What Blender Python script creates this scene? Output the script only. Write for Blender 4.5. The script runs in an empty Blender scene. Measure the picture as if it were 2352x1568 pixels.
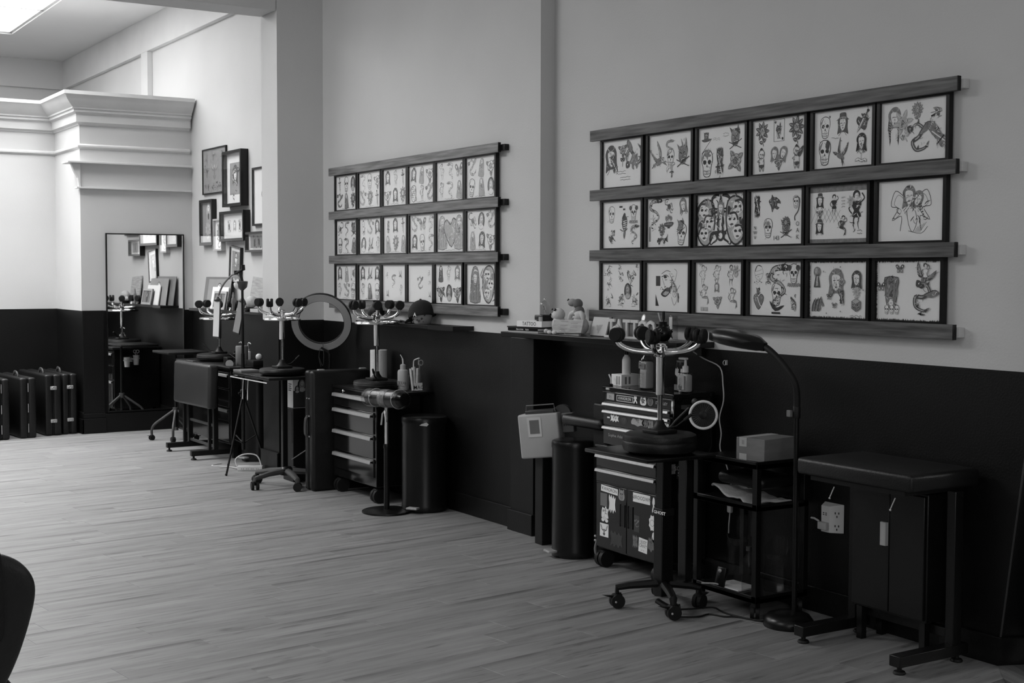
import bpy, bmesh, math, random
from mathutils import Matrix, Vector, Euler
random.seed(7)
PI = math.pi
scene = bpy.context.scene
COL = scene.collection
# ------------------------------------------------------------------ camera
cd = bpy.data.cameras.new('camera'); cam = bpy.data.objects.new('camera', cd); COL.objects.link(cam)
cd.sensor_width = 36.0; cd.sensor_fit = 'HORIZONTAL'; cd.lens = 3105.77 / 2352 * 36
cd.clip_start = 0.05; cd.clip_end = 100
YAW, PIT, ROLL = math.radians(32.0487), math.radians(2.8771), math.radians(0.1401)
fw = Vector((math.sin(YAW) * math.cos(PIT), math.cos(YAW) * math.cos(PIT), -math.sin(PIT)))
rr = Vector((math.cos(YAW), -math.sin(YAW), 0)); uu = rr.cross(fw)
r2 = rr * math.cos(ROLL) + uu * math.sin(ROLL); u2 = -rr * math.sin(ROLL) + uu * math.cos(ROLL)
m = Matrix((r2, u2, -fw)).transposed().to_4x4(); m.translation = Vector((0, 0, 1.6))
cam.matrix_world = m
scene.camera = cam
# ------------------------------------------------------------------ world, lights, exposure
w = bpy.data.worlds.new('daylight'); scene.world = w; w.use_nodes = True
w.node_tree.nodes['Background'].inputs[0].default_value = (1, 1, 1, 1)
w.node_tree.nodes['Background'].inputs[1].default_value = 0.35
vs = scene.view_settings
vs.view_transform = 'Standard'; vs.look = 'None'; vs.gamma = 1.0; vs.use_curve_mapping = False
vs.exposure = 0.0
def area(name, loc, aim, sx, sy, power, spread=180):
    l = bpy.data.lights.new(name, 'AREA'); l.shape = 'RECTANGLE'; l.size = sx; l.size_y = sy; l.energy = power
    l.spread = math.radians(spread)
    o = bpy.data.objects.new(name, l); COL.objects.link(o); o.location = loc
    o.rotation_euler = (Vector(aim) - Vector(loc)).to_track_quat('-Z', 'Y').to_euler()
    return o
# a ceiling panel and added fill lamps in the near room; the far room is lit by its glazed skylight (window_1) and an added rear lamp
area('ceiling_panel_and_fill', (0.4, 8.8, 4.37), (0.4, 8.8, 0), 1.3, 2.4, 155)
area('ceiling_panel_and_fill', (-2.0, 3.8, 4.37), (-2.0, 3.8, 0), 1.3, 2.4, 72)  # added second panel, a fill for the near part of the room
area('front_fill_light', (0.8, -2.15, 2.3), (2.2, 8, 2.0), 4.5, 2.6, 135)  # added fill from behind the camera; the front wall has no window
area('rear_fill_light', (0.6, 17.4, 4.36), (0.9, 18.4, 0), 1.2, 1.2, 60)  # added unseen lamp that brightens the rear wall and ceiling
area('skylight_daylight', (1.17, 14.4, 4.39), (1.17, 14.4, 0), 4.5, 4.6, 245, 110)
# ------------------------------------------------------------------ materials
def nodes(name):
    m = bpy.data.materials.new(name); m.use_nodes = True
    nt = m.node_tree; return m, nt, nt.nodes, nt.links, nt.nodes['Principled BSDF']
def mat(name, v, rough=0.5, metal=0.0, var=0.10, scale=6.0, bump=0.0, bscale=60.0, stretch=(1, 1, 1), coat=0.0, spec=0.5):
    m, nt, N, L, b = nodes(name)
    tc = N.new('ShaderNodeTexCoord'); mp = N.new('ShaderNodeMapping'); mp.inputs['Scale'].default_value = stretch
    L.new(tc.outputs['Object'], mp.inputs['Vector'])
    no = N.new('ShaderNodeTexNoise'); no.inputs['Scale'].default_value = scale; no.inputs['Detail'].default_value = 4
    L.new(mp.outputs[0], no.inputs['Vector'])
    cr = N.new('ShaderNodeMapRange'); cr.inputs['From Min'].default_value = .3; cr.inputs['From Max'].default_value = .7
    cr.inputs['To Min'].default_value = v * (1 - var); cr.inputs['To Max'].default_value = v * (1 + var)
    L.new(no.outputs['Fac'], cr.inputs['Value'])
    cc = N.new('ShaderNodeCombineColor')
    for i in range(3): L.new(cr.outputs[0], cc.inputs[i])
    L.new(cc.outputs[0], b.inputs['Base Color'])
    b.inputs['Roughness'].default_value = rough; b.inputs['Metallic'].default_value = metal
    b.inputs['Specular IOR Level'].default_value = spec
    b.inputs['Coat Weight'].default_value = coat
    if bump:
        n2 = N.new('ShaderNodeTexNoise'); n2.inputs['Scale'].default_value = bscale; n2.inputs['Detail'].default_value = 3
        L.new(mp.outputs[0], n2.inputs['Vector'])
        bp = N.new('ShaderNodeBump'); bp.inputs['Strength'].default_value = bump; bp.inputs['Distance'].default_value = .01
        L.new(n2.outputs['Fac'], bp.inputs['Height']); L.new(bp.outputs[0], b.inputs['Normal'])
    return m
M = {}
M['wall'] = mat('white_wall_paint', .56, .65, var=.03, scale=1.5, bump=.08, bscale=90)
M['ceil'] = mat('ceiling_paint', .62, .8, var=.03, scale=1.0)
M['dado'] = mat('black_wall_paint', .004, .42, spec=.28, var=.2, scale=3, bump=.12, bscale=110)
M['trimw'] = mat('white_trim_paint', .60, .5, var=.04, scale=3, bump=.06, bscale=40)
M['rail'] = mat('stained_wood', .10, .5, var=.6, scale=5, stretch=(3, .7, 12), bump=.1, bscale=30, spec=.3)
M['railpale'] = mat('pale_stained_wood', .17, .5, var=.5, scale=5, stretch=(3, .7, 12), bump=.1, bscale=30, spec=.3)
M['black'] = mat('black_lacquer', .005, .30, spec=.35, var=.2)
M['matte'] = mat('matte_black_plastic', .006, .50, spec=.3, var=.25, bump=.05)
M['vinyl'] = mat('black_vinyl', .006, .42, spec=.35, var=.25, bump=.15, bscale=140)
M['pad'] = mat('charcoal_vinyl', .020, .42, var=.15, bump=.12, bscale=160)
M['metalblk'] = mat('black_powder_coat', .005, .33, spec=.3, var=.2, bump=.06, bscale=200)
M['steel'] = mat('toolbox_enamel', .006, .11, spec=.5, var=.2)
M['chrome'] = mat('chrome', .85, .14, 1.0, var=.05)
M['alu'] = mat('brushed_aluminium', .48, .45, 0.6, var=.06, stretch=(1, 20, 1))
M['rubber'] = mat('black_rubber', .006, spec=.3, rough= .6, var=.3)
M['paper'] = mat('paper', .86, .55, var=.025, scale=4)
M['greyp'] = mat('grey_paper', .30, .6, var=.08, scale=5)
M['white'] = mat('white_plastic', .62, .4, var=.03)
M['pale'] = mat('pale_plastic', .42, .45, var=.06)
M['grey'] = mat('grey_plastic', .16, .45, var=.1)
M['dgrey'] = mat('dark_grey_plastic', .045, .5, var=.15)
M['card'] = mat('cardboard', .17, .75, var=.12, scale=9, stretch=(1, 1, 4))
M['cloth'] = mat('white_cloth', .65, .9, var=.08, bump=.3, bscale=60)
M['bone'] = mat('bone', .42, .6, var=.2, scale=20)
M['fur'] = mat('white_plush', .62, .95, var=.08, bump=.2, bscale=420)
M['furd'] = mat('dark_plush', .16, .95, var=.15, bump=.2, bscale=420)
M['furm'] = mat('tan_plush', .30, .95, var=.15, bump=.2, bscale=420)
M['fabric'] = mat('black_cotton', .009, .9, var=.3, bump=.4, bscale=180)
M['board'] = mat('weathered_board', .34, .7, var=.22, scale=7, stretch=(1, 1.2, 9), bump=.1)
M['ink0'] = mat('ink_black', .018, .6, var=.2); M['ink1'] = mat('ink_dark', .07, .6, var=.3, scale=60)
M['ink2'] = mat('ink_mid', .22, .6, var=.25, scale=60); M['ink3'] = mat('ink_light', .46, .6, var=.12, scale=60)
M['led'] = mat('led_diffuser', .75, .35, var=.03)
M['ringw'] = mat('ring_diffuser', .33, .4, var=.04)
M['wrap'] = mat('foil_tape', .10, .35, .2, var=.5, scale=14, bump=.6, bscale=40)
def emis(name, v, s):
    m, nt, N, L, b = nodes(name)
    e = N.new('ShaderNodeEmission'); e.inputs[0].default_value = (v, v, v, 1); e.inputs[1].default_value = s
    L.new(e.outputs[0], N['Material Output'].inputs['Surface']); return m
M['sky'] = emis('skylight_glazing', 1, 6.0)
def glass(name, tint=1.0, rough=.02, ior=1.45):
    m, nt, N, L, b = nodes(name)
    t = N.new('ShaderNodeBsdfTransparent'); t.inputs[0].default_value = (tint, tint, tint, 1)
    g = N.new('ShaderNodeBsdfGlossy'); g.inputs['Roughness'].default_value = rough
    f = N.new('ShaderNodeFresnel'); gb = N.new('ShaderNodeNewGeometry'); mr = N.new('ShaderNodeMapRange')
    mr.inputs['To Min'].default_value = ior; mr.inputs['To Max'].default_value = 1 / ior
    L.new(gb.outputs['Backfacing'], mr.inputs['Value']); L.new(mr.outputs[0], f.inputs['IOR'])
    x = N.new('ShaderNodeMixShader'); L.new(f.outputs[0], x.inputs[0]); L.new(t.outputs[0], x.inputs[1]); L.new(g.outputs[0], x.inputs[2])
    L.new(x.outputs[0], N['Material Output'].inputs['Surface']); return m
M['glass'] = glass('picture_glass', .98, .06, 1.22)
M['clear'] = glass('clear_plastic', .93, .06, 1.45)
M['film'] = glass('plastic_film', .84, .22, 1.35)
m, nt, N, L, b = nodes('mirror_silver'); b.inputs['Metallic'].default_value = 1; b.inputs['Roughness'].default_value = .015
b.inputs['Base Color'].default_value = (.82, .82, .82, 1)
nz = N.new('ShaderNodeTexNoise'); nz.inputs['Scale'].default_value = 2; rp = N.new('ShaderNodeMapRange')
rp.inputs['To Min'].default_value = .01; rp.inputs['To Max'].default_value = .03; L.new(nz.outputs['Fac'], rp.inputs['Value']); L.new(rp.outputs[0], b.inputs['Roughness'])
M['mirror'] = m
# vinyl plank flooring: tone per plank, streaks along the board
m, nt, N, L, b = nodes('wood_look_planks')
tc = N.new('ShaderNodeTexCoord'); ge = N.new('ShaderNodeNewGeometry'); oi = N.new('ShaderNodeObjectInfo')
ad = N.new('ShaderNodeMath'); ad.operation = 'ADD'; L.new(ge.outputs['Random Per Island'], ad.inputs[0]); L.new(oi.outputs['Random'], ad.inputs[1])
fr = N.new('ShaderNodeMath'); fr.operation = 'FRACT'; L.new(ad.outputs[0], fr.inputs[0])
ml = N.new('ShaderNodeMath'); ml.operation = 'MULTIPLY'; ml.inputs[1].default_value = 37; L.new(fr.outputs[0], ml.inputs[0])
cv = N.new('ShaderNodeCombineXYZ'); L.new(ml.outputs[0], cv.inputs[0]); L.new(ml.outputs[0], cv.inputs[1]); L.new(ml.outputs[0], cv.inputs[2])
va = N.new('ShaderNodeVectorMath'); va.operation = 'ADD'; L.new(tc.outputs['Object'], va.inputs[0]); L.new(cv.outputs[0], va.inputs[1])
mp = N.new('ShaderNodeMapping'); mp.inputs['Scale'].default_value = (1.7, 21, 1); L.new(va.outputs[0], mp.inputs['Vector'])
n1 = N.new('ShaderNodeTexNoise'); n1.inputs['Scale'].default_value = 1.0; n1.inputs['Detail'].default_value = 6; n1.inputs['Roughness'].default_value = .6
L.new(mp.outputs[0], n1.inputs['Vector'])
mp2 = N.new('ShaderNodeMapping'); mp2.inputs['Scale'].default_value = (5.5, 38, 1); L.new(va.outputs[0], mp2.inputs['Vector'])
n2 = N.new('ShaderNodeTexNoise'); n2.inputs['Scale'].default_value = 1.0; n2.inputs['Detail'].default_value = 3; L.new(mp2.outputs[0], n2.inputs['Vector'])
r1 = N.new('ShaderNodeMapRange'); r1.inputs['From Min'].default_value = .30; r1.inputs['From Max'].default_value = .70
r1.inputs['To Min'].default_value = .165; r1.inputs['To Max'].default_value = .285; L.new(n1.outputs['Fac'], r1.inputs['Value'])
r3 = N.new('ShaderNodeMapRange'); r3.inputs['From Min'].default_value = .60; r3.inputs['From Max'].default_value = .74
r3.inputs['To Min'].default_value = 1.0; r3.inputs['To Max'].default_value = .5; L.new(n2.outputs['Fac'], r3.inputs['Value'])
r4 = N.new('ShaderNodeMapRange'); r4.inputs['To Min'].default_value = .95; r4.inputs['To Max'].default_value = 1.05; L.new(fr.outputs[0], r4.inputs['Value'])
x1 = N.new('ShaderNodeMath'); x1.operation = 'MULTIPLY'; L.new(r1.outputs[0], x1.inputs[0]); L.new(r3.outputs[0], x1.inputs[1])
x2 = N.new('ShaderNodeMath'); x2.operation = 'MULTIPLY'; L.new(x1.outputs[0], x2.inputs[0]); L.new(r4.outputs[0], x2.inputs[1])
sp = N.new('ShaderNodeSeparateXYZ'); L.new(tc.outputs['Object'], sp.inputs[0])       # darker smoky band printed along one edge of many boards
dv = N.new('ShaderNodeMath'); dv.operation = 'DIVIDE'; dv.inputs[1].default_value = .18; L.new(sp.outputs[1], dv.inputs[0])
ff = N.new('ShaderNodeMath'); ff.operation = 'FRACT'; L.new(dv.outputs[0], ff.inputs[0])
mb_ = N.new('ShaderNodeMapRange'); mb_.interpolation_type = 'SMOOTHSTEP'; mb_.inputs['From Min'].default_value = .70; mb_.inputs['From Max'].default_value = .98; L.new(ff.outputs[0], mb_.inputs['Value'])
mp3 = N.new('ShaderNodeMapping'); mp3.inputs['Scale'].default_value = (1.1, 2.5, 1); L.new(va.outputs[0], mp3.inputs['Vector'])
n3 = N.new('ShaderNodeTexNoise'); n3.inputs['Scale'].default_value = 1.0; n3.inputs['Detail'].default_value = 2; L.new(mp3.outputs[0], n3.inputs['Vector'])
r5 = N.new('ShaderNodeMapRange'); r5.inputs['From Min'].default_value = .46; r5.inputs['From Max'].default_value = .66; r5.inputs['To Max'].default_value = .62; L.new(n3.outputs['Fac'], r5.inputs['Value'])
mx_ = N.new('ShaderNodeMath'); mx_.operation = 'MULTIPLY'; L.new(mb_.outputs[0], mx_.inputs[0]); L.new(r5.outputs[0], mx_.inputs[1])
iv = N.new('ShaderNodeMath'); iv.operation = 'SUBTRACT'; iv.inputs[0].default_value = 1; L.new(mx_.outputs[0], iv.inputs[1])
x3 = N.new('ShaderNodeMath'); x3.operation = 'MULTIPLY'; L.new(x2.outputs[0], x3.inputs[0]); L.new(iv.outputs[0], x3.inputs[1])
cc = N.new('ShaderNodeCombineColor'); [L.new(x3.outputs[0], cc.inputs[i]) for i in range(3)]
L.new(cc.outputs[0], b.inputs['Base Color']); b.inputs['Roughness'].default_value = .50; b.inputs['Specular IOR Level'].default_value = .8
bp = N.new('ShaderNodeBump'); bp.inputs['Strength'].default_value = .12; bp.inputs['Distance'].default_value = .004; L.new(n1.outputs['Fac'], bp.inputs['Height']); L.new(bp.outputs[0], b.inputs['Normal'])
M['plank'] = m
# ------------------------------------------------------------------ mesh builder
def catmull(p, closed=False, n=4):
    p = [Vector(q) for q in p]; out = []; c = len(p)
    if c < 3: return p
    rng = range(c if closed else c - 1)
    for i in rng:
        if closed: a, b_, d, e = p[(i - 1) % c], p[i], p[(i + 1) % c], p[(i + 2) % c]
        else: a, b_, d, e = p[max(i - 1, 0)], p[i], p[i + 1], p[min(i + 2, c - 1)]
        for k in range(n):
            t = k / n
            out.append(.5 * ((2 * b_) + (d - a) * t + (2 * a - 5 * b_ + 4 * d - e) * t * t + (3 * b_ - a - 3 * d + e) * t ** 3))
    if not closed: out.append(p[-1])
    return out
class MB:
    def __init__(s): s.v = []; s.f = []; s.mi = []; s.X = Matrix(); s.k = 0
    def add(s, vs, fs, k=None):
        o = len(s.v); s.v += [tuple(s.X @ Vector(q)) for q in vs]
        s.f += [tuple(o + i for i in f) for f in fs]; s.mi += [s.k if k is None else k] * len(fs); return s
    def box(s, x0, x1, y0, y1, z0, z1, k=None):
        if x0 > x1: x0, x1 = x1, x0
        if y0 > y1: y0, y1 = y1, y0
        if z0 > z1: z0, z1 = z1, z0
        return s.add([(x0, y0, z0), (x1, y0, z0), (x1, y1, z0), (x0, y1, z0), (x0, y0, z1), (x1, y0, z1), (x1, y1, z1), (x0, y1, z1)],
                     [(0, 3, 2, 1), (4, 5, 6, 7), (0, 1, 5, 4), (1, 2, 6, 5), (2, 3, 7, 6), (3, 0, 4, 7)], k)
    def rbox(s, x0, x1, y0, y1, z0, z1, r, n=3, k=None):           # box with all edges rounded
        bm = bmesh.new(); bmesh.ops.create_cube(bm, size=1)
        for v in bm.verts: v.co = Vector(((x0 + x1) / 2 + v.co.x * (x1 - x0), (y0 + y1) / 2 + v.co.y * (y1 - y0), (z0 + z1) / 2 + v.co.z * (z1 - z0)))
        bmesh.ops.bevel(bm, geom=list(bm.edges), offset=r, segments=n, affect='EDGES', profile=.5)
        bm.verts.index_update(); s.add([v.co[:] for v in bm.verts], [tuple(v.index for v in f.verts) for f in bm.faces], k); bm.free(); return s
    def prism(s, poly, z0, z1, k=None):                            # polygon in xy extruded along z
        n = len(poly); vs = [(p[0], p[1], z0) for p in poly] + [(p[0], p[1], z1) for p in poly]
        return s.add(vs, [tuple(range(n - 1, -1, -1)), tuple(range(n, 2 * n))] + [(i, (i + 1) % n, n + (i + 1) % n, n + i) for i in range(n)], k)
    def lathe(s, prof, c=(0, 0, 0), n=20, k=None, axis=None):       # profile of (r, z)
        R = Matrix.Translation(Vector(c))
        if axis is not None: R = R @ Vector(axis).to_track_quat('Z', 'Y').to_matrix().to_4x4()
        vs = []; fs = []
        for r, z in prof:
            for i in range(n): vs.append(tuple(R @ Vector((r * math.cos(2 * PI * i / n), r * math.sin(2 * PI * i / n), z))))
        for j in range(len(prof) - 1):
            for i in range(n): fs.append((j * n + i, j * n + (i + 1) % n, (j + 1) * n + (i + 1) % n, (j + 1) * n + i))
        if prof[0][0] > 1e-4: fs.append(tuple(range(n - 1, -1, -1)))
        if prof[-1][0] > 1e-4: fs.append(tuple((len(prof) - 1) * n + i for i in range(n)))
        return s.add(vs, fs, k)
    def cyl(s, a, b_, r, r1=None, n=14, k=None):
        a = Vector(a); b_ = Vector(b_); d = b_ - a
        return s.lathe([(r, 0), (r if r1 is None else r1, d.length)], a, n, k, d)
    def ball(s, c, r, n=12, k=None, sc=(1, 1, 1)):
        vs = []; fs = []; h = n // 2
        for j in range(h + 1):
            t = PI * j / h
            for i in range(n): vs.append((c[0] + sc[0] * r * math.sin(t) * math.cos(2 * PI * i / n), c[1] + sc[1] * r * math.sin(t) * math.sin(2 * PI * i / n), c[2] - sc[2] * r * math.cos(t)))
        for j in range(h):
            for i in range(n): fs.append((j * n + i, j * n + (i + 1) % n, (j + 1) * n + (i + 1) % n, (j + 1) * n + i))
        return s.add(vs, fs, k)
    def tube(s, pts, r, n=8, k=None, smooth=0, flat=None):           # round (or flattened) bar along points
        pts = catmull(pts, False, smooth) if smooth else [Vector(p) for p in pts]
        vs = []; fs = []; c = len(pts); up = None
        for i, p in enumerate(pts):
            t = (pts[min(i + 1, c - 1)] - pts[max(i - 1, 0)]).normalized()
            if up is None: up = Vector((0, 0, 1)) if abs(t.z) < .9 else Vector((1, 0, 0))
            a = t.cross(up).normalized(); b_ = a.cross(t).normalized(); up = b_
            rad = r[min(i, len(r) - 1)] if isinstance(r, (list, tuple)) else r
            for q in range(n):
                an = 2 * PI * q / n; vs.append(tuple(p + a * rad * math.cos(an) * (flat or 1) + b_ * rad * math.sin(an)))
        for j in range(c - 1):
            for i in range(n): fs.append((j * n + i, j * n + (i + 1) % n, (j + 1) * n + (i + 1) % n, (j + 1) * n + i))
        fs.append(tuple(range(n - 1, -1, -1))); fs.append(tuple((c - 1) * n + i for i in range(n)))
        return s.add(vs, fs, k)
    def torus(s, c, R, r, axis=(0, 0, 1), n=28, m_=8, k=None, flat=1):
        Q = Matrix.Translation(Vector(c)) @ Vector(axis).to_track_quat('Z', 'Y').to_matrix().to_4x4(); vs = []; fs = []
        for i in range(n):
            for j in range(m_):
                a = 2 * PI * i / n; b_ = 2 * PI * j / m_; q = R + r * math.cos(b_)
                vs.append(tuple(Q @ Vector((q * math.cos(a), q * math.sin(a), r * flat * math.sin(b_)))))
        for i in range(n):
            for j in range(m_): fs.append((i * m_ + j, ((i + 1) % n) * m_ + j, ((i + 1) % n) * m_ + (j + 1) % m_, i * m_ + (j + 1) % m_))
        return s.add(vs, fs, k)
WORLD = {}
def top_of(o):
    while o.parent: o = o.parent
    return o
def thing(name, label, cat, loc=(0, 0, 0), rz=0.0, group=None, world=True, rot=None):
    o = bpy.data.objects.new(name, None); COL.objects.link(o); o.location = loc; o.empty_display_size = .05
    if rot is not None: o.rotation_euler = rot.to_euler()
    else: o.rotation_euler = (0, 0, rz)
    o['label'] = label; o['category'] = cat
    if group: o['group'] = group
    if world and rot is None and rz == 0: WORLD[o.name] = Vector(loc)
    return o
def mk(name, mb, mats, smooth=True):
    me = bpy.data.meshes.new(name); me.from_pydata(mb.v, [], mb.f)
    mats = mats if isinstance(mats, (list, tuple)) else [mats]
    for q in mats: me.materials.append(M[q] if isinstance(q, str) else q)
    if len(mats) > 1: me.polygons.foreach_set('material_index', mb.mi)
    me.validate()
    bm = bmesh.new(); bm.from_mesh(me); bmesh.ops.recalc_face_normals(bm, faces=bm.faces); bm.to_mesh(me); bm.free()
    if smooth:
        me.polygons.foreach_set('use_smooth', [True] * len(me.polygons)); me.set_sharp_from_angle(angle=math.radians(38))
    return me
def part(root, name, mb, mats, bevel=0.0, smooth=True, label=None, stuff=False):
    t = top_of(root) if root else None
    if t is not None and t.name in WORLD:
        d = WORLD[t.name]; mb.v = [(a - d.x, b_ - d.y, c - d.z) for a, b_, c in mb.v]
    o = bpy.data.objects.new(name, mk(name, mb, mats, smooth)); COL.objects.link(o)
    if root: o.parent = root
    if bevel:
        bv = o.modifiers.new('edge', 'BEVEL'); bv.width = bevel; bv.segments = 2; bv.limit_method = 'ANGLE'
    if label: o['label'] = label
    if stuff: o['kind'] = 'stuff'
    return o
def solo(name, label, cat, mb, mats, loc=(0, 0, 0), group=None, **kw):   # a thing that is one mesh, geometry in world space
    d = Vector(loc); mb.v = [(a - d.x, b_ - d.y, c - d.z) for a, b_, c in mb.v]
    o = part(None, name, mb, mats, **kw); o.location = loc
    o['label'] = label; o['category'] = cat
    if group: o['group'] = group
    return o
def struct(name, mb, mats, parent=None, bevel=0, smooth=False):
    o = part(None, name, mb, mats, bevel=bevel, smooth=smooth)
    if parent: o.parent = parent
    else: o['kind'] = 'structure'
    return o
def dup(root, loc, rz=None, label=None, group=None):
    r = root.copy(); COL.objects.link(r); r.location = loc
    if rz is not None: r.rotation_euler = (0, 0, rz)
    if label: r['label'] = label
    if group: r['group'] = group
    def kids(a, b_):
        for ch in list(a.children):
            if ch is b_ : continue
            c = ch.copy(); COL.objects.link(c); c.parent = b_; kids(ch, c)
    kids(root, r); return r
def frame_of(ex, ey, ez):                                         # rotation whose local axes are the given world vectors
    return Matrix((Vector(ex), Vector(ey), Vector(ez))).transposed()
RWALL = frame_of((0, -1, 0), (0, 0, 1), (-1, 0, 0))               # local x right, y up, z out of a wall that faces -X
RBACK = frame_of((1, 0, 0), (0, 0, 1), (0, -1, 0))                # the same on a surface that faces the camera side (-Y)
# ================================================================== the room
XM, XR, XF = 4.5, 4.6, 4.62          # main wall, recessed wall, far-room wall (all face -X)
def two_tone(name, x0, x1, y0, y1, zd, zt, parent=None, z0=-.05):
    b = MB(); b.k = 1; b.box(x0, x1, y0, y1, z0, zd); b.k = 0; b.box(x0, x1, y0, y1, zd, zt)
    return struct(name, b, ['wall', 'dado'], parent)
two_tone('wall_right_main', XM, 4.9, 6.87, 10.05, 1.22, 4.4)
two_tone('wall_right_recess', XR, 4.9, -2.2, 6.87, 1.211, 4.4)
two_tone('wall_pier', 4.11, 4.9, 10.05, 10.38, 1.225, 4.4)
wf = two_tone('wall_right_far', XF, 4.9, 10.38, 18.85, 1.225, 4.4)
b = MB(); b.box(4.56, XF, 10.38, 18.65, 4.035, 4.4); b.box(4.56, XF, 14.87, 15.10, 3.0, 4.035); b.box(4.56, XF, 18.45, 18.65, 3.0, 4.035)
struct('trim_1', b, 'trimw', bevel=.004)
b = MB(); b.box(-3.2, 4.9, 18.65, 18.85, -.05, 4.4); b.box(-3, 4.56, 18.58, 18.65, 4.03, 4.4)
struct('wall_rear', b, 'wall')
two_tone('wall_back', -3.2, 3.49, 14.6, 14.8, 1.22, 3.36)
two_tone('wall_pilaster', 3.49, XF, 13.6, 14.8, 1.22, 3.36)
b = MB(); b.k = 1; b.box(3.49, 3.70, 13.575, 13.6, 0, 1.222); 
struct('trim_2', b, ['wall', 'dado'], bevel=.003)
b = MB(); b.box(-3.2, 4.11, 10.05, 10.38, 3.65, 4.4); struct('wall_header', b, 'wall', bevel=.012)
# cornice that runs along the back wall and round the pilaster: profile (out, z) swept along a mitred path
def sweep(b, prof, path):                       # path: corner points (x, y) with outward offset directions
    n = len(prof); vs = []; fs = []
    for (x, y), (dx, dy) in path:
        for o_, z in prof: vs.append((x + dx * o_, y + dy * o_, z))
    for i in range(len(path) - 1):
        for j in range(n - 1): fs.append((i * n + j, i * n + j + 1, (i + 1) * n + j + 1, (i + 1) * n + j))
    fs.append(tuple(range(n))); fs.append(tuple((len(path) - 1) * n + j for j in range(n)))
    b.add(vs, fs)
PATH = [((-3.0, 14.6), (0, -1)), ((3.49, 14.6), (-1, -1)), ((3.49, 13.6), (-1, -1)), ((4.60, 13.6), (0, -1))]
b = MB(); sweep(b, [(0, 3.36), (.185, 3.36), (.185, 3.325), (.17, 3.315), (.15, 3.28), (.11, 3.235), (.085, 3.215), (.085, 3.20), (.07, 3.195), (.07, 3.17), (.055, 3.165), (.04, 3.15), (.04, 3.075), (.02, 3.065), (.012, 3.05), (0, 3.045)], PATH)
struct('trim_3', b, 'trimw', smooth=True)
b = MB(); sweep(b, [(0, 2.865), (.012, 2.862), (.022, 2.85), (.022, 2.835), (.010, 2.82), (0, 2.815)], PATH); struct('trim_4', b, 'trimw', smooth=True)
b = MB(); b.box(3.36, 4.60, 13.53, 13.66, 2.672, 2.692); b.box(3.36, 3.49, 13.66, 13.78, 2.672, 2.692)
struct('trim_5', b, 'trimw', bevel=.003)
b = MB(); b.X = Matrix.Translation((0, 13.63, 0)) @ Matrix.Rotation(PI / 2, 4, 'X')
b.prism([(3.40, 2.672), (3.425, 2.60), (3.465, 2.53), (3.475, 2.43), (3.49, 2.43), (3.49, 2.672)], 0, .055); b.X = Matrix()
b.box(3.47, 4.60, 13.56, 13.6, 2.425, 2.442); b.box(3.45, 3.47, 13.56, 13.66, 2.425, 2.442)
struct('trim_6', b, 'trimw', bevel=.002)
# ceilings with the skylight opening
b = MB(); b.box(-3.2, -1.2, 10.38, 18.85, 4.4, 4.6); b.box(3.54, 4.9, 10.38, 18.85, 4.4, 4.6); b.box(-1.2, 3.54, 10.38, 12.0, 4.4, 4.6); b.box(-1.2, 3.54, 16.8, 18.85, 4.4, 4.6); b.box(-3.2, 4.9, -2.2, 10.38, 4.4, 4.6)
struct('ceiling', b, 'ceil')
b = MB(); [b.box(x, x + .03, 12.0, 16.8, 4.42, 4.47) for x in (-1.2, .38, 1.94, 3.51)]; [b.box(-1.2, 3.54, y, y + .03, 4.42, 4.47) for y in (12.0, 13.59, 15.19, 16.77)]
sk = struct('window_1', b, 'trimw')
for i in range(3):
    for j in range(3):
        q = MB(); q.box(-1.165 + 1.563 * i, .375 + 1.563 * i, 12.035 + 1.59 * j, 13.585 + 1.59 * j, 4.44, 4.455); part(sk, 'pane', q, 'sky', smooth=False)
two_tone('wall_left', -3.2, -3.0, -2.2, 10.2, 2.3, 4.4); two_tone('wall_left_far', -3.2, -3.0, 10.2, 18.85, 3.3, 4.4)  # unseen walls; black raised far above dado height to keep reflections dark
two_tone('wall_front', -3.2, 4.9, -2.4, -2.2, 1.2, 4.4)
# baseboards, the low boxed pier below the long shelf, thin corner bead
b = MB(); b.box(XM - .016, XM, 7.13, 10.05, 0, .13); struct('baseboard_right_main', b, 'dado', bevel=.004)
b = MB(); b.box(4.455, XM, 6.87, 7.13, 0, 1.205); b.box(4.438, 4.47, 6.862, 7.142, 0, .13); struct('wall_boxed_pier', b, 'dado', bevel=.003)
b = MB(); b.box(XR - .014, XR, -2.2, 6.87, 0, .12); struct('baseboard_right_recess', b, 'dado', bevel=.004)
b = MB(); b.box(4.09, 4.11, 10.03, 10.40, 0, .17); b.box(4.09, 4.5, 10.03, 10.05, 0, .17); struct('baseboard_pier', b, 'dado', bevel=.004)
b = MB(); b.box(3.465, 3.49, 13.55, 14.6, 0, .15); b.box(3.465, 3.71, 13.55, 13.575, 0, .15); b.box(3.475, 3.49, 13.56, 14.6, .15, .215); b.box(3.475, 3.705, 13.56, 13.575, .15, .2)
b.box(3.70, XF, 13.57, 13.6, 0, .19); struct('baseboard_pilaster', b, 'dado', bevel=.006)
b = MB(); b.box(-3, 3.465, 14.58, 14.6, 0, .15); struct('baseboard_back', b, 'dado', bevel=.004)
b = MB(); b.box(XF - .016, XF, 10.40, 13.57, 0, .15); struct('baseboard_right_far', b, 'dado', bevel=.004)
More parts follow.
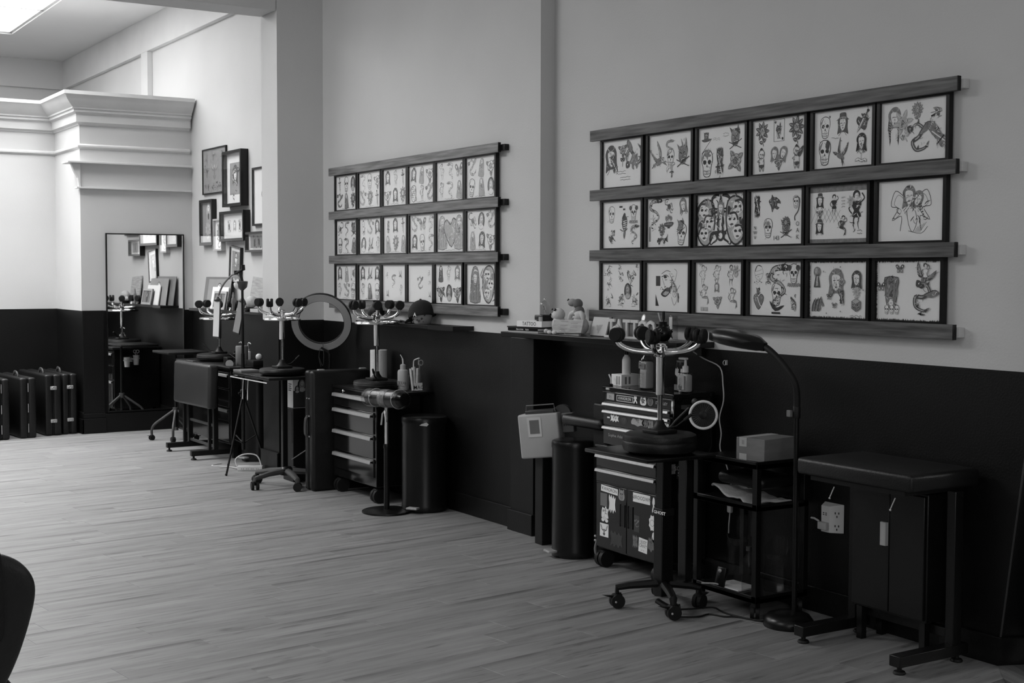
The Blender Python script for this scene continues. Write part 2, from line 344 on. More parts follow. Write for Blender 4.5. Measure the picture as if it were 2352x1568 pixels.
# ------------------------------------------------------------------ plank floor
b = MB(); b.box(-3.2, 4.9, -2.4, 18.85, -.06, -.008); floor = struct('floor', b, 'dgrey')
PL, PW = 1.22, .18; TH = math.radians(7.0)                          # boards run 7 degrees off square to the wall
dx, dy = math.cos(TH), math.sin(TH)
def clip(poly, a, sgn, val):
    out = []
    for i in range(len(poly)):
        p, q = poly[i], poly[(i + 1) % len(poly)]; ip, iq = sgn * (p[a] - val) <= 1e-9, sgn * (q[a] - val) <= 1e-9
        if ip: out.append(p)
        if ip != iq:
            t = (val - p[a]) / (q[a] - p[a]); out.append((p[0] + t * (q[0] - p[0]), p[1] + t * (q[1] - p[1])))
    return out
planks = []
for r in range(-25, 110):
    off = random.random() * PL
    for c in range(-6, 10):
        s0 = c * PL + off; v0 = r * PW; g = .0003
        loc = [(s0 + g, v0 + g), (s0 + PL - g, v0 + g), (s0 + PL - g, v0 + PW - g), (s0 + g, v0 + PW - g)]
        P = [(x * dx - y * dy, x * dy + y * dx) for x, y in loc]
        for a, sg, val in ((0, 1, 4.61), (0, -1, -3.0), (1, 1, 14.6), (1, -1, -2.2)):
            if P: P = clip(P, a, sg, val)
        if len(P) >= 3:
            cx = sum(p[0] for p in P) / len(P); cy = sum(p[1] for p in P) / len(P)
            ar = abs(sum(P[i][0] * P[(i + 1) % len(P)][1] - P[(i + 1) % len(P)][0] * P[i][1] for i in range(len(P)))) / 2
            if ar < .002: continue
            d = cx * fw.x + cy * fw.y; sx = (cx * rr.x + cy * rr.y) / max(d, .1); sy = 1.6 / max(d, .1)
            seen = d > 2.6 and abs(sx) < .46 and cy < 14.6
            planks.append((0 if seen else 1, d, P, cx, cy, loc, s0, v0))
planks.sort(key=lambda t: (t[0], t[1]))
def plank_geo(b, P, o):                           # in board coordinates, so that the grain runs along the board
    L_ = [((x * dx + y * dy) - o[0], (-x * dy + y * dx) - o[1]) for x, y in P]
    cx = sum(p[0] for p in L_) / len(L_); cy = sum(p[1] for p in L_) / len(L_); n = len(L_)
    inn = []
    for x, y in L_:
        l = math.hypot(cx - x, cy - y) or 1; inn.append((x + (cx - x) / l * .0005, y + (cy - y) / l * .0005))
    vs = [(x, y, -.008) for x, y in L_] + [(x, y, -.0005) for x, y in L_] + [(x, y, 0) for x, y in inn]
    fs = [tuple(range(2 * n, 3 * n))]
    for k in range(2): fs += [(k * n + i, k * n + (i + 1) % n, (k + 1) * n + (i + 1) % n, (k + 1) * n + i) for i in range(n)]
    b.add(vs, fs)
ST = MB(); shared = None
for i, (sn, d, P, cx, cy, loc, s0, v0) in enumerate(planks):
    if i < 299 and sn == 0:
        o0 = (s0, v0); full = len(P) == 4 and abs(abs((P[1][0] - P[0][0]) * dx + (P[1][1] - P[0][1]) * dy) - (PL - .0006)) < 1e-6 and abs(abs(-(P[2][0] - P[1][0]) * dy + (P[2][1] - P[1][1]) * dx) - (PW - .0006)) < 1e-6
        if full and shared: o = bpy.data.objects.new('plank', shared); COL.objects.link(o)
        else:
            q = MB(); plank_geo(q, P, o0); o = bpy.data.objects.new('plank', mk('plank', q, 'plank', False)); COL.objects.link(o)
            if full: shared = o.data
        o.parent = floor; o.rotation_euler = (0, 0, TH); o.location = (s0 * dx - v0 * dy, s0 * dy + v0 * dx, 0)
    else: plank_geo(ST, P, (0, 0))
o = part(None, 'distant_planks', ST, 'plank', smooth=False, stuff=True); o.parent = floor; o.rotation_euler = (0, 0, TH)
# ================================================================== drawn sheets: flat ink shapes laid on paper
class Art(MB):                                     # y up, ink lies on the local xy plane a hair above the paper, material slots = tones
    def __init__(s, z=.0003): super().__init__(); s.T = [Matrix()]; s.z = z; s.bias = 0
    def push(s, x=0, y=0, sc=1.0, rot=0.0, flip=1, sy=None):
        s.T.append(s.T[-1] @ Matrix.Translation((x, y, 0)) @ Matrix.Rotation(math.radians(rot), 4, 'Z') @ Matrix.Diagonal((sc * flip, sc if sy is None else sy, 1, 1))); return s
    def pop(s): s.T.pop()
    def _p(s, p): q = s.T[-1] @ Vector((p[0], p[1], 0)); return (q.x, q.y)
    def lay(s, vs, fs, t):
        s.z += .00001; t = min(4, max(0, t + (s.bias if t < 4 else 0))); s.add([(x, y, s.z) for x, y in vs], fs, t)
    def F(s, pts, t=0, sm=3):
        p = catmull([(a, b_, 0) for a, b_ in pts], True, sm) if sm else pts
        v = [s._p(q) for q in p]; s.lay(v, [tuple(range(len(v)))], t); return s
    def S(s, pts, w_=.05, t=0, sm=3, closed=False, taper=0):
        p = catmull([(a, b_, 0) for a, b_ in pts], closed, sm) if sm else [Vector((a, b_, 0)) for a, b_ in pts]
        if closed: p = list(p) + [p[0]]
        n = len(p); vs = []
        for i in range(n):
            d = p[min(i + 1, n - 1)] - p[max(i - 1, 0)]
            if closed and i in (0, n - 1): d = p[1] - p[-2]
            l = math.hypot(d.x, d.y) or 1; u = i / (n - 1)
            q = w_ * .40 * (1 if not taper else (math.sin(PI * u) ** .6 + .08 if taper == 1 else 1.05 - u))
            vs += [s._p((p[i].x - d.y / l * q, p[i].y + d.x / l * q)), s._p((p[i].x + d.y / l * q, p[i].y - d.x / l * q))]
        s.lay(vs, [(2 * i, 2 * i + 1, 2 * i + 3, 2 * i + 2) for i in range(n - 1)], t); return s
    def E(s, x, y, rx, ry=None, t=0, rot=0, n=14):
        ry = ry or rx; c, d = math.cos(math.radians(rot)), math.sin(math.radians(rot))
        v = [(x + rx * math.cos(2 * PI * i / n) * c - ry * math.sin(2 * PI * i / n) * d, y + rx * math.cos(2 * PI * i / n) * d + ry * math.sin(2 * PI * i / n) * c) for i in range(n)]
        return s.F(v, t, 0)
    def O(s, x, y, rx, ry=None, w_=.05, t=0, n=14):
        ry = ry or rx; return s.S([(x + rx * math.cos(2 * PI * i / n), y + ry * math.sin(2 * PI * i / n)) for i in range(n)], w_, t, 0, True)
    def R(s, x0, y0, x1, y1, t=0): return s.F([(x0, y0), (x1, y0), (x1, y1), (x0, y1)], t, 0)
    def leaf(s, x, y, l, w_, rot, t=1):
        s.push(x, y, l, rot); s.F([(0, 0), (.35, w_), (1, 0), (.35, -w_)], t, 2); s.S([(0, 0), (.8, 0)], .05, 4, 0); s.pop(); return s
    def text(s, str_, x, y, h, t=0, rot=0, sx=1.0, bold=0):
        me = text_mesh(str_, bold); s.push(x, y, h, rot, sy=h); s.T[-1] = s.T[-1] @ Matrix.Diagonal((sx, 1, 1, 1))
        s.lay([s._p(v.co) for v in me.vertices], [tuple(p.vertices) for p in me.polygons], t); s.pop(); return s
    def scrib(s, x, y, l, n=2, t=1, h=.05, w_=.012):
        for i in range(n):
            s.S([(x + l * k / 8, y - i * h * 1.7 + h * random.uniform(-.5, .5)) for k in range(9)], w_, t, 2)
        return s
TX = {}
def text_mesh(str_, bold=0):
    k = (str_, bold)
    if k not in TX:
        c = bpy.data.curves.new('lettering', 'FONT'); c.body = str_; c.align_x = 'CENTER'; c.align_y = 'CENTER'; c.size = 1.3; c.resolution_u = 2; c.offset = bold
        o = bpy.data.objects.new('lettering', c); me = bpy.data.meshes.new_from_object(o); bpy.data.objects.remove(o); TX[k] = me
    return TX[k]
# ---- motifs, each about 2 units tall
def skull(a, hand=0):
    a.F([(-.62, .25), (-.5, .8), (0, 1), (.5, .8), (.62, .25), (.45, -.25), (.35, -.85), (0, -.98), (-.35, -.85), (-.45, -.25)], 4)
    a.S([(-.62, .25), (-.5, .8), (0, 1), (.5, .8), (.62, .25), (.45, -.25), (.35, -.85), (0, -.98), (-.35, -.85), (-.45, -.25)], .08, 0, 3, True)
    a.E(-.26, .12, .2, .17, 0); a.E(.27, .12, .2, .17, 0); a.F([(0, -.02), (.1, -.28), (-.1, -.28)], 0, 0)
    a.F([(-.5, .2), (-.55, .5), (-.2, .9), (-.35, .5)], 2); a.S([(-.36, -.5), (0, -.56), (.36, -.5)], .05, 0); a.S([(-.33, -.72), (0, -.78), (.33, -.72)], .04, 0)
    for x in (-.22, -.08, .08, .22): a.S([(x, -.45), (x * .9, -.85)], .035, 0, 0)
def rose(a, leaves=3, t=1):
    for i in range(leaves): a.leaf(.45 * math.cos(i * 2 * PI / leaves + .6), .45 * math.sin(i * 2 * PI / leaves + .6), .7, .38, math.degrees(i * 2 * PI / leaves + .6), t)
    for i in range(5): an = i * 2 * PI / 5; a.E(.34 * math.cos(an), .34 * math.sin(an), .36, .3, 3); a.O(.34 * math.cos(an), .34 * math.sin(an), .36, .3, .06, 0)
    a.E(0, 0, .36, .36, 2); a.S([(.3, .1), (.05, .3), (-.25, .1), (-.12, -.2), (.15, -.15), (.1, .06), (-.05, .05)], .07, 0)
    a.S([(-.5, -.3), (0, -.55), (.5, -.3)], .08, 0)
def lady(a, t=0, hat=0, braid=0):
    a.F([(-.55, -.1), (-.6, .5), (-.2, .95), (.3, .95), (.62, .5), (.6, -.2), (.7, -.8), (.3, -.6), (-.3, -.6), (-.65, -.75)], t)
    a.F([(-.34, .25), (-.3, .55), (.0, .6), (.34, .5), (.36, .15), (.2, -.3), (0, -.42), (-.2, -.28)], 4)
    a.S([(-.22, .2), (-.1, .25), (-.02, .2)], .06, 0); a.S([(.1, .2), (.2, .25), (.3, .2)], .06, 0); a.S([(.05, .1), (.08, -.03), (0, -.05)], .035, 1); a.E(.03, -.2, .1, .045, 0)
    a.S([(-.15, -.35), (-.2, -.6), (-.5, -.9)], .06, 1); a.S([(.2, -.35), (.25, -.6), (.5, -.9)], .06, 1); a.S([(-.3, .8), (0, .6), (.4, .75)], .05, 3)
    if hat: a.F([(-.8, .5), (0, .62), (.8, .5), (.5, .75), (.4, 1.15), (-.1, 1.2), (-.35, 1.1), (-.4, .75)], 1); a.S([(-.4, .72), (0, .78), (.45, .72)], .1, 3)
    if braid:
        for sx in (-1, 1):
            a.F([(sx * .5, .1), (sx * .62, -.4), (sx * .45, -1.5), (sx * .33, -1.5), (sx * .38, -.4)], 1)
            for k in range(6): a.S([(sx * .55, -.2 - k * .2), (sx * .36, -.3 - k * .2)], .05, 3, 0)
            a.F([(sx * .33, -1.5), (sx * .46, -1.5), (sx * .42, -1.9)], 0, 0)
def snake(a, t=1):
    p = [(.35, .85), (-.3, .75), (-.45, .35), (.15, .1), (.4, -.25), (-.1, -.55), (-.4, -.75), (-.1, -1)]
    a.S(p, .34, 0, 4, taper=2); a.S(p, .22, 3, 4, taper=2)
    for i in range(len(p) - 1): a.S([(p[i][0] * .5 + p[i + 1][0] * .5 - .09, p[i][1] * .5 + p[i + 1][1] * .5 + .03), (p[i][0] * .5 + p[i + 1][0] * .5 + .09, p[i][1] * .5 + p[i + 1][1] * .5 - .03)], .09, t, 0)
    a.F([(.2, .98), (.62, .95), (.75, .78), (.5, .68), (.2, .72)], t); a.E(.5, .86, .05, .05, 4); a.S([(.74, .8), (.98, .85)], .03, 0, 0)
def dagger(a, t=2):
    a.F([(-.13, .3), (.13, .3), (.1, -.6), (0, -1), (-.1, -.6)], 4, 0); a.S([(-.13, .3), (-.1, -.6), (0, -1), (.1, -.6), (.13, .3)], .05, 0, 0); a.F([(0, .3), (.13, .3), (.1, -.6), (0, -1)], t, 0)
    a.F([(-.38, .42), (0, .34), (.38, .42), (.38, .28), (0, .2), (-.38, .28)], 0); a.R(-.09, .36, .09, .8, 1); a.E(0, .88, .14, .12, 0)
    for k in range(3): a.S([(-.09, .46 + k * .12), (.09, .5 + k * .12)], .03, 3, 0)
def swallow(a, t=0):
    a.F([(0, -.25), (-.25, .1), (-.7, .95), (-.55, .35), (-.35, -.2)], t); a.F([(.05, -.2), (.2, .2), (.25, 1), (.45, .3), (.3, -.25)], t)
    a.F([(-.45, -.35), (-.1, -.15), (.35, -.2), (.55, -.4), (.2, -.55), (-.2, -.55)], 2); a.F([(.35, -.4), (.9, -.8), (.55, -.6), (.7, -.95), (.25, -.52)], t, 0); a.E(-.5, -.4, .17, .14, t); a.F([(-.64, -.38), (-.85, -.46), (-.62, -.48)], 0, 0)
    for k in range(4): a.S([(-.6 + k * .09, .7 - k * .18), (-.3 + k * .06, .1 - k * .06)], .04, 3, 0); a.S([(.25 + k * .03, .8 - k * .2), (.14 + k * .05, .0 - k * .03)], .04, 3, 0)
def heart(a, t=2):
    p = [(0, .45), (.4, .8), (.8, .5), (.65, -.1), (0, -.9), (-.65, -.1), (-.8, .5), (-.4, .8)]; a.F(p, t); a.S(p, .09, 0, 3, True); a.S([(-.55, .5), (-.5, .2), (-.35, 0)], .07, 4)
def panther(a, t=0):
    a.F([(-.9, .2), (-.55, .5), (-.45, .85), (-.2, .6), (.2, .55), (.7, .2), (.75, -.1), (.4, -.05), (.3, -.3), (.6, -.45), (.3, -.65), (-.1, -.5), (-.4, -.9), (-.55, -.4)], t)
    a.E(.28, .28, .09, .06, 4); a.F([(.3, -.05), (.65, -.05), (.55, -.2), (.32, -.25)], 4, 0); a.S([(-.1, .3), (.1, .1), (.05, -.2)], .05, 3); a.S([(-.45, .3), (-.3, 0), (-.35, -.3)], .05, 3); a.S([(-.65, .3), (-.5, 0)], .05, 3)
def walker(a, t=0):
    a.F([(-1, -.1), (-.8, .25), (-.5, .2), (-.2, .3), (.3, .2), (.7, .3), (1, .7), (.85, .2), (.95, -.25), (.75, -.15), (.5, -.05), (.35, -.4), (.15, -.35), (.2, -.05), (-.3, -.05), (-.55, -.5), (-.75, -.4), (-.55, -.1), (-.85, -.3)], t)
    a.E(-.85, .1, .06, .04, 4); a.S([(-.3, .2), (.3, .1)], .05, 3)
def butterfly(a, t=1):
    for f in (-1, 1):
        a.F([(f * .05, .1), (f * .5, .8), (f * .95, .6), (f * .6, .05)], t); a.F([(f * .05, 0), (f * .55, -.05), (f * .6, -.6), (f * .2, -.6)], 2); a.E(f * .6, .45, .12, .16, 4); a.E(f * .38, -.3, .1, .12, 4)
    a.S([(0, .4), (0, -.5)], .12, 0, 0, taper=1)
def flower(a, t=1, n=9):
    for i in range(n): a.leaf(.25 * math.cos(2 * PI * i / n), .25 * math.sin(2 * PI * i / n) + .25, .62, .3, 360 * i / n, t)
    a.E(0, .25, .42, .42, t); a.E(0, .25, .24, .3, 3); a.S([(-.12, .1), (0, .42), (.14, .15)], .06, 0); a.S([(.1, -.25), (.05, -.6), (.15, -1)], .09, t); a.leaf(.08, -.65, .5, .35, 35, t); a.leaf(.08, -.75, .5, .35, 160, t)
def tribal(a, t=0):
    for f in (-1, 1):
        a.S([(f * .1, 1), (f * .5, .85), (f * .45, .5), (f * .15, .45), (f * .2, .7)], .2, t, 4, taper=2); a.S([(f * .12, .2), (f * .15, -.2), (f * .1, -.6)], .16, t, 4, taper=1)
        a.S([(f * .05, -.5), (f * .55, -.55), (f * .6, -.95), (f * .35, -.85)], .2, t, 4, taper=2); a.S([(f * .1, .35), (f * .5, .2), (f * .55, -.05)], .14, t, 4, taper=2)
    a.F([(-.12, .5), (0, 1), (.12, .5), (0, .1)], t); a.E(0, -.62, .22, .22, t); a.E(0, -.62, .12, .12, 4)
def tophat(a, t=1):
    a.F([(-.5, .8), (.5, .85), (.42, .2), (.5, -.1), (-.55, -.15), (-.45, .2)], t, 0); a.F([(-.95, -.05), (0, .05), (.95, 0), (.5, -.3), (-.5, -.35)], t); a.E(0, .82, .5, .1, 0); a.S([(-.1, .7), (-.08, .1)], .08, 3, 0)
def card(a):
    a.S([(-.6, -.9), (.6, -.9), (.65, .9), (-.6, .9)], .06, 0, 0, True)
    for i in range(14): a.S([(random.uniform(-.45, .3), random.uniform(-.7, .7)) for _ in range(2)] + [(random.uniform(-.4, .45), random.uniform(-.75, .75))], .07, i % 2, 2, taper=1)
    a.E(-.42, .7, .1, .12, 0); a.E(.42, -.7, .1, .12, 0); a.E(-.1, .1, .24, .3, 1)
def banner(a, t=0):
    a.F([(-.9, .1), (-.4, .25), (.1, .0), (.6, .15), (.9, -.05), (.85, -.3), (.5, -.12), (0, -.28), (-.4, -.05), (-.95, -.18)], 4); a.S([(-.9, .1), (-.4, .25), (.1, .0), (.6, .15), (.9, -.05), (.85, -.3), (.5, -.12), (0, -.28), (-.4, -.05), (-.95, -.18)], .05, t, 3, True)
def star(a, t=1): a.F([(math.cos(PI / 2 + i * PI / 5) * (1 if i % 2 == 0 else .42), math.sin(PI / 2 + i * PI / 5) * (1 if i % 2 == 0 else .42)) for i in range(10)], t, 0)
def cube(a):
    a.F([(0, .9), (.8, .5), (.8, -.45), (0, -.9), (-.8, -.45), (-.8, .5)], 2, 0); a.F([(0, .9), (.8, .5), (0, .1), (-.8, .5)], 3, 0); a.S([(0, .9), (.8, .5), (.8, -.45), (0, -.9), (-.8, -.45), (-.8, .5)], .07, 0, 0, True)
    a.S([(-.8, .5), (0, .1), (.8, .5)], .06, 0, 0); a.S([(0, .1), (0, -.9)], .06, 0, 0); a.S([(-.6, -.15), (-.4, -.4), (-.2, -.35)], .1, 0); a.S([(.2, -.5), (.4, -.3), (.6, -.3)], .1, 0); a.E(-.55, .1, .08, .1, 0); a.E(.3, 0, .08, .1, 0)
def keyhole(a): a.E(0, .5, .45, .48, 2); a.F([(-.18, .2), (.18, .2), (.42, -.95), (-.42, -.95)], 1, 0); a.E(-.1, .55, .2, .3, 3); a.F([(-.05, .1), (.1, .1), (.15, -.8), (-.15, -.85)], 3, 0)
def horses(a):
    for k in range(3):
        x = -.5 + k * .45; a.F([(x - .4, -.7), (x - .3, 0), (x, .6 + k * .1), (x + .15, .8 + k * .1), (x + .2, .5), (x + .5, .05), (x + .4, -.15), (x + .1, .05), (x, -.5)], 2); a.S([(x - .4, -.7), (x - .3, 0), (x, .6 + k * .1)], .14, 0, 3); a.S([(x + .15, .75), (x + .5, .05), (x + .35, -.15)], .05, 0); a.E(x + .15, .35, .05, .05, 0)
def ship(a, t=1):
    a.F([(-.9, -.2), (.9, -.1), (.6, -.65), (-.6, -.7)], t); a.S([(-.7, -.4), (.7, -.35)], .06, 3, 0)
    for x, h in ((-.45, .75), (0, .95), (.45, .75)): a.S([(x, -.2), (x, h)], .05, 0, 0); a.F([(x - .2, h - .1), (x + .22, h - .2), (x + .18, h - .6), (x - .2, h - .6)], 2)
    a.F([(-.3, -.7), (.3, -.65), (.2, -.9), (-.2, -.9)], 0, 0)
def pinup(a, t=1, dress=None, sit=0):
    a.E(0, .78, .24, .22, t if t < 3 else 1); a.E(.02, .7, .15, .17, 4); a.S([(-.06, .72), (0, .72)], .03, 0, 0); a.S([(.05, .72), (.1, .72)], .03, 0, 0); a.E(.03, .6, .045, .02, 0)
    body = [(-.28, .42), (.3, .42), (.24, .15), (.15, -.02), (.3, -.3), (-.26, -.3), (-.14, -.02), (-.24, .15)]
    a.F(body, 4 if dress is None else dress, 2); a.S(body, .045, t, 2, True); a.S([(-.28, .4), (-.5, .1), (-.3, -.15)], .08, t); a.S([(.3, .4), (.52, .6), (.35, .85)], .08, t)
    if sit: a.S([(-.2, -.25), (.5, -.2), (.65, -.8)], .14, t); a.S([(.1, -.3), (.6, -.4), (.5, -.9)], .08, t)
    else: a.S([(-.15, -.3), (-.2, -.65), (-.12, -1)], .1, t, taper=2); a.S([(.18, -.3), (.1, -.65), (.2, -1)], .1, t, taper=2)
def demon(a, t=1):
    a.F([(-.5, .3), (-.35, .75), (.3, .8), (.55, .35), (.5, -.2), (.2, -.7), (-.25, -.65), (-.5, -.2)], 2); a.F([(-.1, .75), (.5, .85), (.62, .3), (.3, .5)], 0); a.F([(-.3, .7), (-.75, 1), (-.5, .45)], t, 0); a.F([(.25, .78), (.35, 1.2), (.5, .7)], t, 0)
    a.S([(-.35, .3), (-.05, .15)], .09, 0, 0); a.S([(.35, .35), (.1, .15)], .09, 0, 0); a.F([(-.3, -.3), (.4, -.15), (.3, -.5), (-.15, -.5)], 0); a.S([(-.2, -.32), (.35, -.22)], .06, 4, 0); a.F([(-.05, .1), (.12, .1), (.18, -.1), (-.1, -.1)], t)
    a.S([(-.8, -.3), (.8, -.9)], .1, 0, 0); a.S([(-.7, -.9), (.85, -.1)], .1, 0, 0)
def scorpion(a, t=1):
    a.F([(-.3, .1), (.1, .35), (.4, .0), (.1, -.3)], t); a.S([(-.2, .2), (-.75, .35), (-.7, .85), (-.2, .95)], .14, t, 4); a.F([(-.25, 1.02), (.1, .85), (-.25, .85)], 0, 0)
    for k in range(4): a.S([(.1 + k * .06, .3 - k * .12), (.55 + k * .06, .5 - k * .15), (.6 + k * .05, .25 - k * .15)], .05, t, 2); a.S([(-.2 + k * .1, .0 - k * .08), (-.5 + k * .1, -.35 - k * .05), (-.3 + k * .1, -.5)], .05, t, 2)
    a.S([(.3, -.1), (.7, -.5), (.85, -.25)], .12, t); a.S([(.15, -.25), (.4, -.8), (.7, -.75)], .12, t)
def dragon(a, t=1):
    p = [(-.7, .6), (-.2, .9), (.3, .6), (0, .1), (-.5, -.2), (-.2, -.7), (.5, -.6), (.8, -.2)]; a.S(p, .3, t, 4, taper=1); a.S(p, .1, 3, 4, taper=1)
    for i in range(1, 7): a.F([(p[i][0], p[i][1]), (p[i][0] + .18, p[i][1] + .32), (p[i][0] + .22, p[i][1])], t, 0)
    a.F([(-.95, .75), (-.6, .85), (-.45, .55), (-.8, .4)], t); a.E(-.7, .65, .05, .05, 4); a.F([(.0, .3), (.6, .95), (.95, .9), (.6, .4)], 2); a.S([(.05, .3), (.6, .95), (.95, .9)], .05, 0)
def eagle(a, t=1):
    for f in (-1, 1): a.F([(0, 0), (f * .35, .2), (f * .95, .95), (f * .9, .4), (f * .5, -.1)], t); [a.S([(f * .9, .8 - k * .14), (f * .3, .08 - k * .02)], .04, 3, 0) for k in range(4)]
    a.E(0, -.1, .22, .4, 2); a.E(0, .3, .14, .14, 3); a.F([(-.3, -.5), (.3, -.5), (.15, -.85), (-.15, -.85)], t)
def robed(a, t=2):
    a.F([(-.2, .95), (.2, .95), (.42, .5), (.5, -.3), (.55, -.98), (-.55, -.98), (-.5, -.3), (-.42, .5)], t); a.S([(-.2, .95), (.2, .95), (.42, .5), (.5, -.3), (.55, -.98), (-.55, -.98), (-.5, -.3), (-.42, .5)], .06, 1, 2, True); a.E(0, .62, .17, .22, 4); a.S([(-.08, .64), (.08, .64)], .04, 1, 0)
    for x in (-.3, -.1, .12, .3): a.S([(x, .25), (x * 1.2, -.3), (x * 1.4, -.9)], .05, 1, 2)
    a.E(0, .1, .16, .2, 1)
def baby(a, wing=0):
    if wing: a.F([(.1, .3), (.75, .9), (.6, .3), (.3, .0)], 1)
    a.O(0, .5, .36, .38, .06, 0); a.F([(-.2, .85), (0, 1.05), (.15, .85)], 0); a.E(-.1, .48, .04, .06, 0); a.E(.14, .48, .04, .06, 0); a.S([(-.08, .28), (.06, .25), (.14, .3)], .04, 0)
    b_ = [(-.25, .1), (.25, .1), (.3, -.45), (.2, -.95), (.02, -.6), (-.18, -.95), (-.3, -.45)]; a.S(b_, .06, 0, 3, True); a.F([(-.28, -.4), (.3, -.4), (.15, -.65), (-.15, -.65)], 1); a.S([(-.25, .05), (-.5, -.1), (-.15, -.2)], .06, 0)
def clown(a, t=1):
    skull(a); a.E(-.6, .6, .3, .3, t); a.E(.6, .6, .3, .3, t); a.E(0, -.08, .14, .14, t)
    for i in range(7): a.leaf(-.6 + .2 * i, -.95, .45, .35, 230 + 13 * i, 2)
def parrot(a, t=1):
    a.F([(-.2, .5), (.05, .8), (.35, .6), (.4, .1), (.2, -.4), (-.1, -.3), (-.25, .1)], t); a.F([(-.25, .55), (.05, .98), (.2, .8), (-.05, .5)], 0)
    for k in range(4): a.S([(-.1, .3 - k * .16), (.35, .38 - k * .16)], .07, 4, 0)
    a.F([(-.05, -.35), (.2, -.4), (.1, -1), (-.05, -.9)], 1); a.S([(-.5, -.3), (0, -.45), (.45, -.25)], .08, 0); dg = a; dg.S([(.05, -.45), (.05, -1.15)], .12, 2, 0, taper=2)
def faces(a, t=1):
    b_ = [(-.5, .7), (0, 1), (.5, .8), (.6, 0), (.4, -.7), (0, -1), (-.45, -.7), (-.6, 0)]; a.F(b_, 3); a.S(b_, .1, 0, 3, True)
    for x, y, s_ in ((-.15, .5, .35), (.2, .0, .34), (-.15, -.5, .32)):
        a.F([(x - s_, y), (x - s_ * .5, y + s_ * .9), (x + s_ * .6, y + s_ * .8), (x + s_, y), (x + s_ * .3, y - s_ * .9)], 4); a.S([(x - s_, y), (x - s_ * .5, y + s_ * .9), (x + s_ * .6, y + s_ * .8)], .12, t); a.E(x - .1, y + .06, .09, .06, 0); a.E(x + .16, y + .06, .09, .06, 0); a.E(x + .04, y - .16, .1, .045, 1)
    a.F([(-.5, -.1), (-.2, .2), (-.3, -.3)], t); a.F([(.3, .5), (.5, .6), (.5, .2)], t); a.S([(-.5, .9), (-.8, .5), (-.5, .2), (-.75, -.3)], .12, t, 4, taper=1); a.S([(.5, -.3), (.75, -.7), (.4, -.9)], .12, t, 4, taper=1)
def bundle(a, t=1):
    for k in range(5): a.leaf(-.2 + .1 * k, -.9, 1.7, .14, 75 + 8 * k, t)
    a.S([(-.4, -.4), (.3, -.35)], .1, 0, 0)
def critter(a, t=1):
    random.seed(len(a.v))
    for k in range(5): x, y = random.uniform(-.5, .5), random.uniform(-.5, .5); a.S([(x, y), (x + random.uniform(-.5, .5), y + random.uniform(-.2, .5)), (x + random.uniform(-.7, .7), y + random.uniform(-.6, .6))], .16, 1 + k % 2, 3, taper=1)
    for k in range(6): x, y = random.uniform(-.6, .6), random.uniform(-.7, .6); a.S([(x, y), (x + random.uniform(-.4, .4), y - .3), (x + random.uniform(-.5, .5), y - random.uniform(.2, .5))], .05, 0, 2)
def portrait(a): a.E(0, 0, .7, 1, 0); a.E(0, .05, .42, .75, 2); a.E(0, .25, .26, .32, 3); a.F([(-.55, -.6), (0, -.25), (.55, -.6), (0, -.95)], 3); a.E(-.1, .3, .04, .04, 0); a.E(.1, .3, .04, .04, 0)
def ironman(a): a.O(0, .2, .6, .75, .05, 2); a.S([(-.55, .3), (-.2, .9), (.4, .8)], .09, 0); a.S([(-.4, .3), (.4, .5)], .04, 2, 0); a.S([(-.3, 0), (.4, .1)], .04, 2, 0); [a.E(-.6 + .25 * k, -.75 + .1 * (k % 2), .07, .06, 1) for k in range(5)]
def goblet(a): a.S([(-.4, .3), (0, -.1), (.4, .3)], .05, 1); a.S([(0, -.1), (0, -.75)], .05, 1, 0); a.S([(-.25, -.8), (.25, -.8)], .06, 1, 0); a.push(0, .45, .55); pinup(a, 1, None, 1); a.pop()
W_, H_ = .365, .262
def detail(a, n0, h):                              # fine hatching over a motif, as a tattooist shades it
    vs = a.v[n0:]
    if h < .15 or not vs: return
    st = random.getstate(); random.seed(n0 * 7 + 1); ti = a.T[-1].inverted()
    for k in range(int(10 + 34 * h)):
        q = ti @ Vector(random.choice(vs)); c = ti @ Vector(random.choice(vs)); u = random.uniform(.1, .45); x, y = q.x + (c.x - q.x) * u, q.y + (c.y - q.y) * u
        an = random.uniform(0, 6.3); l = random.uniform(.06, .17); b_ = random.uniform(-.08, .08)
        a.S([(x, y), (x + l * math.cos(an) - b_ * math.sin(an), y + l * math.sin(an) + b_ * math.cos(an)), (x + 2 * l * math.cos(an), y + 2 * l * math.sin(an))], random.uniform(.025, .05), random.choice((0, 0, 1, 3, 4, 4)), 2, taper=1)
    random.setstate(st)
def put(a, fn, x, y, h, rot=0, flip=1, **k):       # x, y as fractions of the sheet, h = height as a fraction of the sheet height
    a.push((x - .5) * W_, (y - .5) * H_, h * H_ / 2 * 1.06, rot, flip); n0 = len(a.v); fn(a, **k); detail(a, n0, h); a.pop()
def tx(a, s_, x, y, h, t=0, **k): a.text(s_, (x - .5) * W_, (y - .5) * H_, h * H_, t, **k)
def sc(a, x, y, l, n=1, t=1): a.scrib((x - .5) * W_, (y - .5) * H_, l * W_, n, t, .008, .0022)
def ragged(a):
    for i in range(70):
        u = (i + .5) / 70
        for e in (-1, 1):
            h = random.uniform(.003, .011); x = (u - .5) * W_; a.F([(x - .0035, e * H_ / 2), (x + random.uniform(-.002, .002), e * (H_ / 2 - h)), (x + .0035, e * H_ / 2)], 0, 0)
            y = (u - .5) * H_; h = random.uniform(.003, .010); a.F([(e * W_ / 2, y - .003), (e * (W_ / 2 - h), y), (e * W_ / 2, y + .003)], 0, 0)
def fence_(a):
    for k in range(7):
        x = -.18 + k * .028
        a.S([(x, .035 - .004 * k), (x - .05, -.055)], .0018, 1, 0); a.S([(x - .03, .04 - .005 * k), (x + .012, -.05)], .0018, 1, 0)
